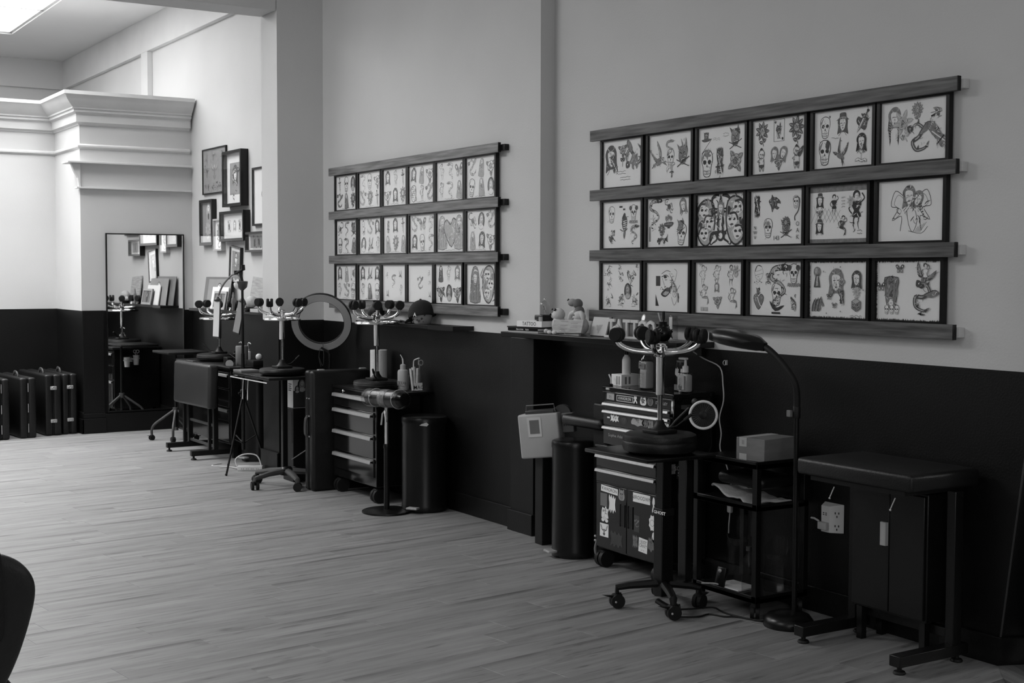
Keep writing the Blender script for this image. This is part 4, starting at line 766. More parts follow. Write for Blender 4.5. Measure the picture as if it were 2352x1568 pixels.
def stick(t, X, y, z, w_, h_, shape=None, draw=None, base='paper', rot=0.0, yaw=0.0):
    a = Art(0); sh = shape or [(-.5, -.5), (.5, -.5), (.5, .5), (-.5, .5)]; a.push(0, 0, w_, rot, sy=h_); a.F(sh, 0, 3 if (shape and len(shape) > 6) else 0); a.pop()
    a.z = .0002
    if draw: a.push(0, 0, min(w_, h_) * .46, rot); draw(a); a.pop()
    Q = (Matrix.Rotation(math.radians(yaw), 3, 'Z') @ RWALL).to_4x4(); Q.translation = (X, y, z); b = MB(); b.v = [tuple(Q @ Vector(v)) for v in a.v]; b.f = a.f; b.mi = a.mi
    me_mats = [base, 'ink0', 'ink1', 'ink2', 'paper']
    return part(t, 'sticker', b, me_mats, smooth=False)
class Shift:                                              # lets a motif written for sheets draw on a sticker whose slot 0 is the backing
    def __init__(s, fn, **k): s.fn = fn; s.k = k
    def __call__(s, a):
        n = len(a.mi); s.fn(a, **s.k); a.mi[n:] = [{0: 1, 1: 2, 2: 3, 3: 0, 4: 0}[q] for q in a.mi[n:]]
def words(*L_, inv=False):
    def f(a):
        n = len(a.mi)
        for s_, x, y, h_, t_ in L_: a.text(s_, x, y, h_, t_, bold=.003)
        a.mi[n:] = [4] * (len(a.mi) - n) if inv else [{0: 1, 1: 2, 2: 3, 3: 0, 4: 0}[q] for q in a.mi[n:]]
    return f
BLOB = [(-.5, .1), (-.35, .4), (-.1, .3), (.1, .5), (.3, .3), (.5, .35), (.4, 0), (.5, -.3), (.2, -.35), (0, -.5), (-.25, -.35), (-.5, -.3)]
FIGR = [(-.1, .5), (.25, .45), (.3, .1), (.15, 0), (.4, -.3), (.3, -.5), (.05, -.2), (-.2, -.5), (-.35, -.4), (-.15, -.05), (-.3, .15)]
BEAR = [(-.35, .5), (-.15, .35), (.15, .35), (.35, .5), (.4, .2), (.5, -.2), (.3, -.5), (-.3, -.5), (-.5, -.2), (-.4, .2)]
OVAL = [(.5 * math.cos(i * PI / 4), .5 * math.sin(i * PI / 4)) for i in range(8)]
JAG = [(-.5, .3), (-.4, .5), (-.25, .35), (-.1, .5), (.05, .3), (.2, .48), (.35, .3), (.5, .4), (.42, 0), (.5, -.4), (.3, -.3), (.15, -.5), (0, -.3), (-.2, -.5), (-.3, -.3), (-.5, -.45), (-.42, 0)]
FLW = [(.5 * (1 if i % 2 else .82) * math.cos(i * PI / 8), .5 * (1 if i % 2 else .82) * math.sin(i * PI / 8)) for i in range(16)]
xs = XL - .0087
stick(lo, xs, 5.854, .437, .152, .034, None, words(('KWADRON', 0, 0, 1.25, 0)), rot=-3)
stick(lo, xs, 5.745, .427, .055, .060, BEAR, Shift(skull), 'greyp'); stick(lo, xs, 5.905, .378, .062, .070, None, Shift(star, t=3), 'grey')
stick(lo, xs, 5.828, .364, .062, .100, JAG); stick(lo, xs, 5.893, .305, .062, .080, BLOB, Shift(critter)); stick(lo, xs, 5.912, .268, .028, .02, OVAL); stick(lo, xs, 5.878, .266, .028, .02, OVAL)
stick(lo, xs, 5.900, .212, .078, .072, None, Shift(eagle, t=1)); stick(lo, xs, 5.788, .178, .108, .088, JAG, None, 'dgrey')
stick(lo, xs, 5.571, .430, .146, .048, None, words(('NIROODWN', 0, 0, 1.0, 1))); stick(lo, xs, 5.470, .410, .034, .078, FIGR); stick(lo, xs, 5.610, .292, .048, .088, None, Shift(dragon, t=2), 'dgrey')
stick(lo, xs, 5.480, .316, .058, .088, FLW, Shift(lambda a: a.O(0, 0, .62, .62, .08, 1))); stick(lo, xs, 5.622, .196, .044, .072, JAG, Shift(critter), 'grey')
stick(lo, xs, 5.556, .186, .074, .074, None, words(('I JUST', 0, .5, .52, 1), ("CAN'T", 0, -.1, .52, 1), ('- -', 0, -.7, .6, 1)), rot=-4); stick(lo, xs, 5.487, .205, .05, .084, BLOB, Shift(critter), 'grey'); stick(lo, xs, 5.466, .243, .03, .056, OVAL)
stick(lo, xs - .0025, 5.507, .645, .078, .024, JAG, words(('DYNAMIC', 0, 0, 1.15, 0)))
for y_, w_, bs in ((0, 0, 0),):
    for (x_, z_, ww, hh, base, dr) in ((4.36, .60, .03, .05, 'pale', Shift(critter)), (4.42, .585, .075, .075, 'dgrey', words(('SOUTH', 0, .45, .7, 3), ('SIDE', 0, -.4, .7, 3), inv=True)), (4.42, .33, .03, .018, 'pale', None)):
        a = Art(0); a.push(0, 0, ww, 0, sy=hh); a.F([(-.5, -.5), (.5, -.5), (.5, .5), (-.5, .5)], 0, 0); a.pop(); a.z = .0002
        if dr: a.push(0, 0, min(ww, hh) * .46); dr(a); a.pop()
        Q = RBACK.to_4x4(); Q.translation = (x_, 5.4038, z_); b = MB(); b.v = [tuple(Q @ Vector(v)) for v in a.v]; b.f = a.f; b.mi = a.mi; part(lo, 'sticker', b, [base, 'ink0', 'ink1', 'ink2', 'paper'], smooth=False)
xs = XU - .0015
stick(up, xs, 5.880, .941, .068, .038, None, Shift(critter), 'pale', -2); stick(up, xs, 5.752, .936, .138, .026, None, words(('KWADRON', 0, 0, 1.35, 4), inv=True), 'ink0'); stick(up, xs + .0004, 5.752, .936, .146, .032, None)
stick(up, xs, 5.660, .940, .044, .044, FIGR); stick(up, xs, 5.592, .939, .054, .046, BEAR, Shift(panther, t=1)); stick(up, xs, 5.532, .939, .052, .046, OVAL, Shift(flower, t=1), 'grey')
stick(up, xs, 5.341 + .012, .926, .022, .072, FIGR); stick(up, xs, 5.358, .978, .016, .012, BLOB, None, 'greyp')
xs = XU - .0105
stick(up, xs, 5.829, .826, .074, .040, JAG, Shift(critter)); stick(up, xs, 5.747, .822, .060, .046, OVAL, Shift(flower, t=1), 'dgrey'); stick(up, xs, 5.625, .824, .110, .044, BLOB, Shift(critter), 'pale'); stick(up, xs, 5.560, .824, .06, .040, OVAL, Shift(rose), 'grey')
stick(up, xs, 5.517, .824, .040, .048, None, Shift(robed), 'greyp'); stick(up, xs, 5.385, .825, .036, .036, JAG, Shift(critter)); stick(up, xs, 5.884, .826, .024, .008)
def lettering(t, s_, X, y, z, h, m_='paper', rot=RWALL, bold=0, sx=1.0):
    me = text_mesh(s_, bold); Q = rot.to_4x4(); Q.translation = Vector((X, y, z)); b = MB(); b.v = [tuple(Q @ Vector((v.co.x * h * sx, v.co.y * h, 0))) for v in me.vertices]; b.f = [tuple(p.vertices) for p in me.polygons]
    return part(t, 'lettering', b, m_, smooth=False)
lettering(up, 'STANLEY', XU - .002, 5.438, .937, .015, 'alu', bold=.02, sx=1.25)
lettering(up, 'Sophie Adam', XU - .0112, 5.812, .732, .018, 'pale', sx=1.15)
# things on the chest lid (top at z .992)
ZL = .9925
def bottle(name, label, cat, x, y, z, prof, mats, cap=None, group=None, extra=None):
    t = thing(name, label, cat, (x, y, z), 0, group); b = MB(); b.lathe(prof, (x, y, z), 24); part(t, 'body', b, mats)
    if cap: b = MB(); b.lathe(cap[0], (x, y, z), 18); part(t, 'cap', b, cap[1])
    if extra: extra(t)
    return t
t = thing('carton', 'small white carton under the white nozzle bottle on the tool chest lid', 'box', (4.43, 5.91, ZL)); b = MB(); b.box(4.37, 4.50, 5.865, 5.955, ZL, ZL + .062); part(t, 'carton_body', b, 'paper', bevel=.001)
for y in (5.905, 5.885): stick(t, 4.3695, y, ZL + .03, .012, .045, None, words(('E', 0, .5, .6, 0), ('C', 0, -.5, .6, 0)), 'greyp')
for x in (4.40, 4.425):
    a = MB(); a.box(x - .006, x + .006, 5.8645, 5.865, ZL + .01, ZL + .05); part(t, 'print', a, 'ink2', smooth=False)
bottle('nozzle_bottle', 'white bottle with long black nozzle standing on the small white carton', 'bottle', 4.43, 5.90, ZL + .0625, [(.022, 0), (.024, .004), (.024, .075), (.02, .09), (.012, .1), (.012, .105)], 'white', ([(.010, .1), (.009, .17), (.004, .172)], 'black'))
t = thing('squeeze_bottle', 'short black squeeze bottle with bent white tip behind the white carton', 'bottle', (4.46, 5.99 - .06 + .045, ZL)); b = MB(); b.lathe([(.014, 0), (.016, .004), (.016, .01), (.006, .014)], (4.40, 5.925 + .0, ZL), 14)
b = MB(); b.lathe([(.011, 0), (.012, .003), (.012, .008), (.005, .012)], (4.345, 5.925, ZL), 14); part(t, 'cap', b, 'black'); b = MB(); b.tube([(4.345, 5.925, ZL + .01), (4.345, 5.926, ZL + .035), (4.346, 5.945, ZL + .06)], .0045, 8, smooth=4); part(t, 'tip', b, 'white')
t = thing('water_bottle', 'clear square shouldered bottle with pale label left of the stool post on the chest lid', 'bottle', (4.38, 5.655, ZL)); b = MB(); b.rbox(4.345, 4.415, 5.62, 5.69, ZL, ZL + .155, .012, 3); b.lathe([(.036, .15), (.03, .17), (.014, .19), (.013, .205)], (4.38, 5.655, ZL), 18); part(t, 'body', b, 'clear')
b = MB(); b.rbox(4.352, 4.408, 5.627, 5.683, ZL + .004, ZL + .145, .01, 2); part(t, 'liquid', b, 'pale'); b = MB(); b.lathe([(.015, .203), (.015, .222)], (4.38, 5.655, ZL), 14); part(t, 'cap', b, 'white')
stick(t, 4.3445, 5.655, ZL + .125, .05, .03, None, words(('MED', 0, 0, 1, 1)), 'grey'); lettering(t, 'MIKE', 4.3443, 5.655, ZL + .06, .026, 'ink2', RWALL @ Matrix.Rotation(PI / 2, 3, 'Z'))
bottle('spray_can', 'black can with white print beside the pump bottle on the chest lid', 'can', 4.47, 5.475, ZL, [(.03, 0), (.032, .003), (.032, .135), (.028, .15)], 'black', ([(.029, .15), (.029, .16), (.02, .165)], 'grey'), extra=lambda t: (stick(t, 4.4375, 5.475, ZL + .10, .03, .05, BLOB, None, 'pale'), stick(t, 4.4375, 5.475, ZL + .02, .045, .03, None, None, 'grey')))
t = thing('pump_bottle', 'clear hand gel bottle with white pump at the right of the chest lid', 'bottle', (4.42, 5.385, ZL)); b = MB(); b.rbox(4.392, 4.448, 5.347, 5.423, ZL, ZL + .105, .012, 3); part(t, 'body', b, 'clear'); b = MB(); b.rbox(4.398, 4.442, 5.353, 5.417, ZL + .004, ZL + .095, .01, 2); part(t, 'gel', b, 'pale')
b = MB(); b.lathe([(.016, .104), (.016, .135), (.008, .14), (.006, .17)], (4.42, 5.385, ZL), 14); b.rbox(4.408, 4.432, 5.375, 5.43, ZL + .168, ZL + .18, .004, 2); part(t, 'pump', b, 'white'); stick(t, 4.3915, 5.388, ZL + .055, .052, .075, None, Shift(flower, t=2), 'greyp'); stick(t, 4.3912, 5.392, ZL + .03, .03, .03, OVAL, None, 'ink1')
t = thing('tattoo_tube', 'thin white tube leaning between the black can and the pump bottle', 'tube', (4.43, 5.437, ZL)); b = MB(); b.cyl((4.43, 5.437, ZL), (4.44, 5.435, ZL + .1), .008, n=12); part(t, 'body', b, 'pale'); b = MB(); b.cyl((4.44, 5.435, ZL + .1), (4.442, 5.435, ZL + .118), .010, n=12); part(t, 'cap', b, 'white')
# clip fan at the right side of the chest
t = thing('clip_fan', 'small black fan with a white rim clipped at the right of the tool chest', 'fan', (4.36, 5.17, .93)); fc = Vector((4.36, 5.17, .90)); ax = Vector((-.72, -.62, .12)).normalized()
b = MB(); b.torus(fc, .067, .0068, ax, 36, 8); part(t, 'rim', b, 'paper')
b = MB(); b.lathe([(.02, -.062), (.05, -.05), (.066, -.012), (.066, -.002)], fc, 28, axis=ax); part(t, 'housing', b, 'matte')
s1 = ax.cross(Vector((0, 0, 1))).normalized(); s2 = s1.cross(ax)
b = MB()
for k in range(30):
    an = 2 * PI * k / 30; u = s1 * math.cos(an) + s2 * math.sin(an); b.tube([fc + ax * .012 + u * .02, fc + ax * .012 + u * .048, fc + ax * .002 + u * .065], .0009, 4)
part(t, 'grille', b, 'dgrey', stuff=True)
b = MB(); b.lathe([(.02, .008), (.02, .014), (.012, .017)], fc, 18, axis=ax); part(t, 'hub_cap', b, 'matte')
for k in range(4):
    an = PI / 2 * k; u = s1 * math.cos(an) + s2 * math.sin(an); v = s1 * -math.sin(an) + s2 * math.cos(an); b = MB(); p0 = fc - ax * .02
    b.add([tuple(q) for q in (p0 + u * .015, p0 + u * .055 + v * .01, p0 + u * .055 + v * .036 - ax * .015, p0 + u * .02 + v * .02 - ax * .012)], [(0, 1, 2, 3)]); b.add([tuple(Vector(q) - ax * .002) for q in b.v[:4]], [(3, 2, 1, 0)]); part(t, 'blade', b, 'dgrey')
b = MB(); b.tube([fc - ax * .055, fc - ax * .075 + Vector((0, .03, .03)), (4.40, 5.29, .965)], .009, 8, smooth=3); b.ball((4.40, 5.285, .955), .018, 10); b.tube([(4.345, 5.262, .93), (4.315, 5.33, .86), (4.30, 5.37, .812)], .006, 8); b.box(4.36, 4.44, 5.30, 5.344, .915, .935); part(t, 'clip', b, 'dgrey')
# ---------------------------------------------------------------- rolling tray table in front of it
t = thing('rolling_tray_table', 'black rolling tray table on a single post, carrying the nearest stool', 'table', (4.02, 5.08, 0))
b = MB(); b.rbox(3.80, 4.215, 4.90, 5.40, .728, .748, .006, 2); part(t, 'table_top', b, 'black')
b = MB(); b.box(4.00, 4.055, 5.035, 5.085, .46, .73); part(t, 'inner_post', b, 'metalblk', bevel=.003); b = MB(); b.box(3.992, 4.063, 5.027, 5.093, .06, .48); part(t, 'outer_post', b, 'metalblk', bevel=.004)
b = MB(); b.box(3.9905, 4.065, 5.0255, 5.0945, .445, .482); part(t, 'collar', b, 'matte', bevel=.003); lettering(t, 'GHOST', 3.990, 5.045, .463, .016, 'paper', bold=.03, sx=1.3)
b = MB(); b.box(4.02, 4.20, 5.04, 5.08, .708, .728); b.box(4.14, 4.18, 5.03, 5.09, .08, .72); part(t, 'rear_post', b, 'metalblk', bevel=.003)
for (x, y) in ((3.835, 5.17), (3.925, 4.855), (4.17, 4.96), (4.16, 5.26)):
    b = MB(); b.tube([(4.03, 5.06, .12), (x * .75 + 4.03 * .25, y * .75 + 5.06 * .25, .108), (x, y, .098), (x, y, .07)], [.022, .018, .016, .012], 8, flat=1.2); l = part(t, 'leg', b, 'metalblk')
    b = MB(); caster(b, x, y, 0, .034, PI * .9 if x < 4 else .3, brake=True); part(l, 'caster', b, 'rubber')
    if x < 4: b = MB(); b.ball((x - .022, y - .022, .034), .006, 8); part(l, 'axle_cap', b, 'alu')
b = MB(); b.tube([(3.96, 5.02, .05), (3.98, 4.96, .03), (4.02, 4.92, .035)], .012, 8, smooth=3, flat=1.5); part(t, 'pedal', b, 'rubber')
b = MB(); b.tube([(4.0, 5.40, .73), (3.93, 5.43, .722), (3.91, 5.425, .722), (4.05, 5.415, .74)], .004, 6); part(t, 'tray_rail', b, 'grey')
# ---------------------------------------------------------------- open black utility cart with a parcel on top
t = thing('utility_cart', 'open black three tier utility cart holding a cardboard parcel on its top', 'cart', (4.40, 4.87, 0))
for z, h in ((.700, .024), (.505, .02), (.075, .022)):
    b = MB(); b.box(4.235, 4.565, 4.64, 5.09, z, z + h); b.box(4.235, 4.245, 4.64, 5.09, z, z + h + .012); b.box(4.235, 4.565, 4.64, 4.65, z, z + h + .012); part(t, 'shelf', b, 'metalblk', bevel=.002)
for x, y in ((4.235, 4.64), (4.235, 5.06), (4.535, 4.64), (4.535, 5.06)): b = MB(); b.box(x, x + .03, y, y + .03, .06, .725); part(t, 'post', b, 'metalblk', bevel=.002)
for x, y in ((4.26, 4.67), (4.26, 5.06), (4.53, 4.67), (4.53, 5.06)): b = MB(); caster(b, x, y, 0, .031, .8); part(t, 'caster', b, 'rubber')
t = thing('parcel', 'small brown cardboard parcel with tape on the top shelf of the utility cart', 'box', (4.40, 4.74, .725), -.0)
Q = Matrix.Translation((4.405, 4.765, 0)) @ Matrix.Rotation(math.radians(8), 4, 'Z'); b = MB(); b.X = Q; b.box(-.115, .115, -.085, .085, .7255, .832); part(t, 'carton_body', b, 'card', bevel=.003)
b = MB(); b.X = Q; b.box(-.116, .116, .02, .065, .8325, .833); b.box(-.1165, -.1155, .02, .065, .79, .833); b.box(-.1165, -.1155, .02, .065, .727, .757); part(t, 'tape', b, 'pale', smooth=False)
b = MB(); b.X = Q; b.box(-.1166, -.1156, .035, .05, .80, .82); part(t, 'label', b, 'greyp', smooth=False)
b = MB(); n_ = 14
vs = []; fs = []
for i in range(n_):
    for j in range(9):
        u, v = i / (n_ - 1), j / 8; y = 5.0 - .33 * u; x = 4.262 + .24 * v; z = .530 + .050 * math.exp(-(u - .12) ** 2 * 16) * (1 - .55 * v) + .022 * (.5 + .5 * math.sin(u * 13 + v * 3)) * (1 - v * .6) + .007 * math.sin(u * 31 + v * 9); vs.append((x - .012 * math.sin(u * 9), y, z))
for i in range(n_ - 1):
    for j in range(8): fs.append((i * 9 + j, i * 9 + j + 1, (i + 1) * 9 + j + 1, (i + 1) * 9 + j))
b.add(vs, fs); o = solo('shop_towel', 'crumpled white towel under the black cushion on the middle shelf of the cart', 'towel', b, 'cloth', (4.36, 4.83, .528)); sm = o.modifiers.new('thick', 'SOLIDIFY'); sm.thickness = .012; sm.offset = 1; sm = o.modifiers.new('soft', 'SUBSURF'); sm.levels = 2; sm.render_levels = 2
b = MB(); b.rbox(4.30, 4.53, 4.68, 5.00, .592, .652, .028, 4); solo('seat_cushion', 'black cushion lying on the white towel inside the utility cart', 'cushion', b, 'vinyl', (4.41, 4.84, .592))
t = thing('spray_bottle', 'clear plastic bottle on the bottom shelf of the utility cart', 'bottle', (4.30, 4.76, .098)); b = MB(); b.lathe([(.028, 0), (.032, .005), (.033, .05), (.03, .10), (.033, .12), (.03, .15), (.012, .185), (.011, .20)], (4.30, 4.76, .0985), 20); part(t, 'body', b, 'film'); b = MB(); b.lathe([(.013, .2), (.013, .22)], (4.30, 4.76, .0985), 14); part(t, 'cap', b, 'dgrey')
def bag(label, x, y, z, w_, d, h):
    b = MB(); random.seed(int(x * 1000 + y * 100)); n = 14; vs = []; fs = []
    for j in range(9):
        for i in range(n):
            an = 2 * PI * i / n; v = j / 8; r = 1 - .18 * math.sin(v * PI) * (i % 2) + random.uniform(-.06, .06); vs.append((x + w_ / 2 * r * math.cos(an) * (1 - .1 * v), y + d / 2 * r * math.sin(an) * (1 - .1 * v), z + h * v * (1 + (.25 * math.sin(an * 1.0 + 1) if j == 8 else 0))))
    for j in range(8):
        for i in range(n): fs.append((j * n + i, j * n + (i + 1) % n, (j + 1) * n + (i + 1) % n, (j + 1) * n + i))
    fs.append(tuple(range(n - 1, -1, -1))); b.add(vs, fs); return solo('plastic_bag', label, 'bag', b, 'film', (x, y, z), 'clear bags in the cart')
bag('taller clear plastic bag left of the bottle on the cart bottom shelf', 4.40, 4.93, .098, .15, .14, .26); bag('lower clear plastic bag right of the bottle on the cart bottom shelf', 4.46, 4.74, .098, .13, .13, .20)
b = MB(); b.box(4.27, 4.40, 4.80, 4.98, .0985, .106); solo('paper_sheets', 'white papers lying on the bottom shelf of the cart', 'paper', b, 'paper', (4.33, 4.9, .0985))
t = thing('alarm_clock', 'small square black clock tilted on the bottom shelf of the cart', 'clock', (4.275, 4.915, .098)); b = MB(); b.X = Matrix.Translation((4.275, 4.925, .150)) @ Matrix.Rotation(.25, 4, 'Y'); b.rbox(-.008, .008, -.032, .032, -.05, .042, .005, 2); part(t, 'case', b, 'black'); b = MB(); b.X = Matrix.Translation((4.270, 4.93, .175)) @ Matrix.Rotation(.25, 4, 'Y'); b.ball((0, 0, 0), .012, 10, sc=(.3, 1, .8)); part(t, 'dial', b, 'alu')
b = MB(); b.tube([(4.215, 5.0, .108), (4.25, 4.95, .112), (4.262, 4.92, .11)], .004, 6); solo('pen', 'pale pen sticking out over the front edge of the cart bottom shelf', 'pen', b, 'pale', (4.24, 4.95, .108))
# ---------------------------------------------------------------- floor lamp
t = thing('floor_lamp', 'tall black floor lamp with an oval magnifier head bent over to the left', 'floor lamp', (4.305, 4.50, 0))
b = MB(); b.lathe([(.112, 0), (.115, .006), (.112, .03), (.095, .052), (.06, .064), (.02, .07)], (4.305, 4.495, 0), 36); part(t, 'base', b, 'black')
b = MB(); b.cyl((4.325, 4.48, .06), (4.325, 4.48, .985), .012, n=14); part(t, 'pole', b, 'metalblk'); b = MB(); b.lathe([(.016, .95), (.017, .955), (.017, 1.0), (.015, 1.005)], (4.325, 4.48, 0), 14); part(t, 'collar', b, 'matte')
b = MB(); b.box(4.296, 4.312, 4.492, 4.516, .955, .985); part(t, 'switch', b, 'grey', bevel=.002)
b = MB(); b.tube([(4.325, 4.48, .99), (4.322, 4.478, 1.06), (4.315, 4.49, 1.12), (4.306, 4.55, 1.19), (4.30, 4.625, 1.245), (4.30, 4.68, 1.27)], .0155, 12, smooth=5); part(t, 'gooseneck', b, 'rubber')
hd = Matrix.Translation((4.295, 4.842, 1.290)) @ Matrix.Rotation(math.radians(7), 4, 'X') @ Matrix.Diagonal((1, 1, 1.25, 1))
b = MB(); b.X = hd
prof = [(-.185, .012), (-.15, .035), (-.09, .062), (0, .078), (.09, .078), (.145, .06), (.17, .03), (.176, .006)]; vs = []; fs = []
pl = [(w_, y) for y, w_ in prof] + [(-w_, y) for y, w_ in reversed(prof)]; n = len(pl)
for (s_, z) in ((.82, -.020), (.97, -.018), (1, -.006), (.98, .012), (.8, .026), (.4, .032)): vs += [(x * s_, y * (s_ if s_ < .9 else 1), z) for x, y in pl]
for j in range(5): fs += [(j * n + i, j * n + (i + 1) % n, (j + 1) * n + (i + 1) % n, (j + 1) * n + i) for i in range(n)]
fs += [tuple(range(n - 1, -1, -1)), tuple(range(5 * n, 6 * n))]; b.add(vs, fs); part(t, 'lamp_head', b, 'black')
b = MB(); b.X = hd; b.F = None; b.prism([(x * .74, y * .74) for x, y in pl], -.0235, -.0195); part(t, 'lens', b, 'grey', smooth=False)
# ---------------------------------------------------------------- padded table, low cabinet, outlet and leaning mirror at the right end
def rest(label, x0, x1, y0, y1, ztop, feet, pad_t=.075, name='padded_armrest_table'):
    t = thing(name, label, 'table', ((x0 + x1) / 2, (y0 + y1) / 2, 0))
    b = MB(); b.rbox(x0, x1, y0, y1, ztop - pad_t, ztop, .018, 3); part(t, 'padded_top', b, 'vinyl')
    b = MB(); b.box(x0 + .03, x1 - .03, y0 + .06, y1 - .06, ztop - pad_t - .02, ztop - pad_t); part(t, 'under_board', b, 'metalblk')
    for y in feet:
        b = MB(); b.box(x0 + .30, x0 + .35, y - .022, y + .022, .055, ztop - pad_t - .018); u = part(t, 'upright', b, 'metalblk', bevel=.003)
        b = MB(); b.box(x0 - .02, x1 - .02, y - .028, y + .028, .032, .078); f = part(t, 'foot_beam', b, 'metalblk', bevel=.003)
        for x in (x0 + .01, x1 - .06): b = MB(); b.lathe([(.024, 0), (.026, .004), (.022, .012), (.010, .014), (.010, .034)], (x, y, 0), 16); part(f, 'leveling_foot', b, 'rubber')
    b = MB(); b.box(x0 + .305, x0 + .345, feet[0], feet[1], .10, .14); part(t, 'cross_bar', b, 'metalblk', bevel=.003)
    for y in (y0 + .10, y1 - .21):
        b = MB(); b.tube([(x0 + .02, y, ztop - pad_t - .03), (x0 + .01, y + .015, ztop - pad_t - .075)], .0025, 6); b.ball((x0 + .01, y + .016, ztop - pad_t - .08), .005, 8); part(t, 'lever', b, 'alu')
    return t
rest('black padded table on levelling feet at the right end, beside the leaning mirror', 4.15, 4.56, 3.655, 4.30, .808, (3.71, 4.25))
t = thing('low_cabinet', 'low black two door cabinet with one silver pull behind the padded table', 'cabinet', (4.49, 3.93, 0)); b = MB(); b.box(4.405, 4.582, 3.79, 4.21, .15, .69); part(t, 'body', b, 'metalblk', bevel=.004)
for y0, y1 in ((3.80, 3.985), (3.989, 4.20)):
    b = MB(); b.box(4.393, 4.405, y0, y1, .16, .68); d = part(t, 'door', b, 'metalblk', bevel=.003)
    if y0 > 3.9: b = MB(); b.add([(4.393, 3.992, .445), (4.380, 3.996, .445), (4.378, 4.024, .445), (4.393, 4.03, .445), (4.393, 3.992, .545), (4.380, 3.996, .545), (4.378, 4.024, .545), (4.393, 4.03, .545)], [(3, 2, 1, 0), (4, 5, 6, 7), (0, 1, 5, 4), (1, 2, 6, 5), (2, 3, 7, 6), (3, 0, 4, 7)]); part(d, 'pull', b, 'alu', smooth=False)
[part(t, 'leg', MB().box(x, x + .03, y, y + .03, 0, .15), 'metalblk') for x in (4.42, 4.545) for y in (3.81, 4.16)]
t = thing('outlet_extender', 'white multi outlet extender with slanted faces plugged low into the black wall', 'outlet', (4.59, 4.52, .47))
Q = frame_of((0, -1, 0), (0, 0, 1), (-1, 0, 0)).to_4x4(); Q.translation = (4.598, 4.505, .468)
b = MB(); b.X = Q; pts = [(-.062, .0), (-.045, .042), (.01, .042), (.062, .0)]; P3 = [(x, -.068, z) for x, z in pts] + [(x, .055 if z else .068, z) for x, z in pts]; b.add(P3, [(3, 2, 1, 0), (4, 5, 6, 7), (0, 1, 5, 4), (1, 2, 6, 5), (2, 3, 7, 6), (3, 0, 4, 7)]); part(t, 'housing', b, 'white', bevel=.003)
b = MB(); b.X = Q; b.rbox(-.05, .006, -.055, -.02, .04, .062, .004, 2); b.tube([(-.05, -.02, .05), (-.075, -.01, .055), (-.10, -.012, .05)], .005, 6); part(t, 'plug', b, 'pale')
b = MB(); b.X = Q; nx = Vector((.63, 0, .78))
for y in (-.04, .02):
    for dx_, dy_ in ((-.008, .006), (.008, .006), (0, -.01)): p0 = Vector((.036 + dx_ * .78, y + dy_, .0215 - dx_ * .63)) + nx * .0005; b.add([tuple(p0 + Vector((-.002, -.005, .0016))), tuple(p0 + Vector((.002, -.005, -.0016))), tuple(p0 + Vector((.002, .005, -.0016))), tuple(p0 + Vector((-.002, .005, .0016)))], [(0, 1, 2, 3)])
for x in (-.034, -.018):
    for y in (.012, .02): b.box(x, x + .010, y, y + .004, .0418, .0426)
part(t, 'sockets', b, 'ink0', smooth=False)
A_, B_ = Vector((4.597, 3.585, .003)), Vector((4.597, 3.395, 1.45)); dr = Vector((-.70, -.714, 0)); Bt = B_ + (B_ - A_) * .25; nrm = dr.cross(B_ - A_).normalized()
if nrm.x > 0: nrm = -nrm
t = thing('leaning_mirror', 'tall frameless dark mirror standing against the wall at the right edge', 'mirror', tuple(A_)); b = MB(); q = [A_, A_ + dr * .62, Bt + dr * .62, Bt]; b.add([tuple(v) for v in q] + [tuple(v - nrm * .006) for v in q], [(0, 1, 2, 3), (7, 6, 5, 4), (0, 4, 5, 1), (1, 5, 6, 2), (2, 6, 7, 3), (3, 7, 4, 0)]); part(t, 'glass_plate', b, 'mirror', smooth=False)
b = MB(); b.tube([A_ + nrm * .001, Bt + nrm * .001], .003, 6); part(t, 'edge_strip', b, 'dgrey')
# cords
b = MB(); b.tube([(4.56, 5.545, 1.214), (4.592, 5.45, 1.16), (4.594, 5.32, 1.12), (4.594, 5.295, 1.03), (4.594, 5.29, .95), (4.594, 5.32, .86), (4.594, 5.305, .78), (4.592, 5.31, .70), (4.585, 5.25, .62), (4.575, 5.20, .52), (4.57, 5.205, .42)], .0035, 6, smooth=4); b.rbox(4.562, 4.582, 5.19, 5.222, .385, .43, .008, 2); b.tube([(4.572, 5.205, .39), (4.57, 5.21, .33), (4.57, 5.212, .28)], .0035, 6); solo('power_cable', 'thin white power cable hanging down the black wall from the long shelf', 'cable', b, 'white', (4.594, 5.3, .9))
b = MB(); b.torus((4.585, 5.272, 1.147), .012, .002, (0, 1, 0), 16, 6); b.box(4.59, 4.6, 5.268, 5.276, 1.135, 1.16); solo('wall_hook', 'small white ring hook on the black wall right of the hanging cord', 'hook', b, 'white', (4.59, 5.272, 1.147))
b = MB(); b.tube([(3.95, 4.87, .005), (4.05, 4.82, .005), (4.12, 4.83, .005), (4.15, 4.76, .005), (4.20, 4.72, .005), (4.235, 4.62, .005), (4.25, 4.60, .005)], .004, 6, smooth=4); b.tube([(4.02, 4.99, .005), (4.12, 4.95, .005), (4.22, 4.92, .005), (4.20, 4.82, .005), (4.21, 4.70, .005), (4.24, 4.61, .005)], .004, 6, smooth=4); solo('power_cable', 'black power cable looping over the floor to the lamp base', 'cable', b, 'rubber', (4.1, 4.8, .005))
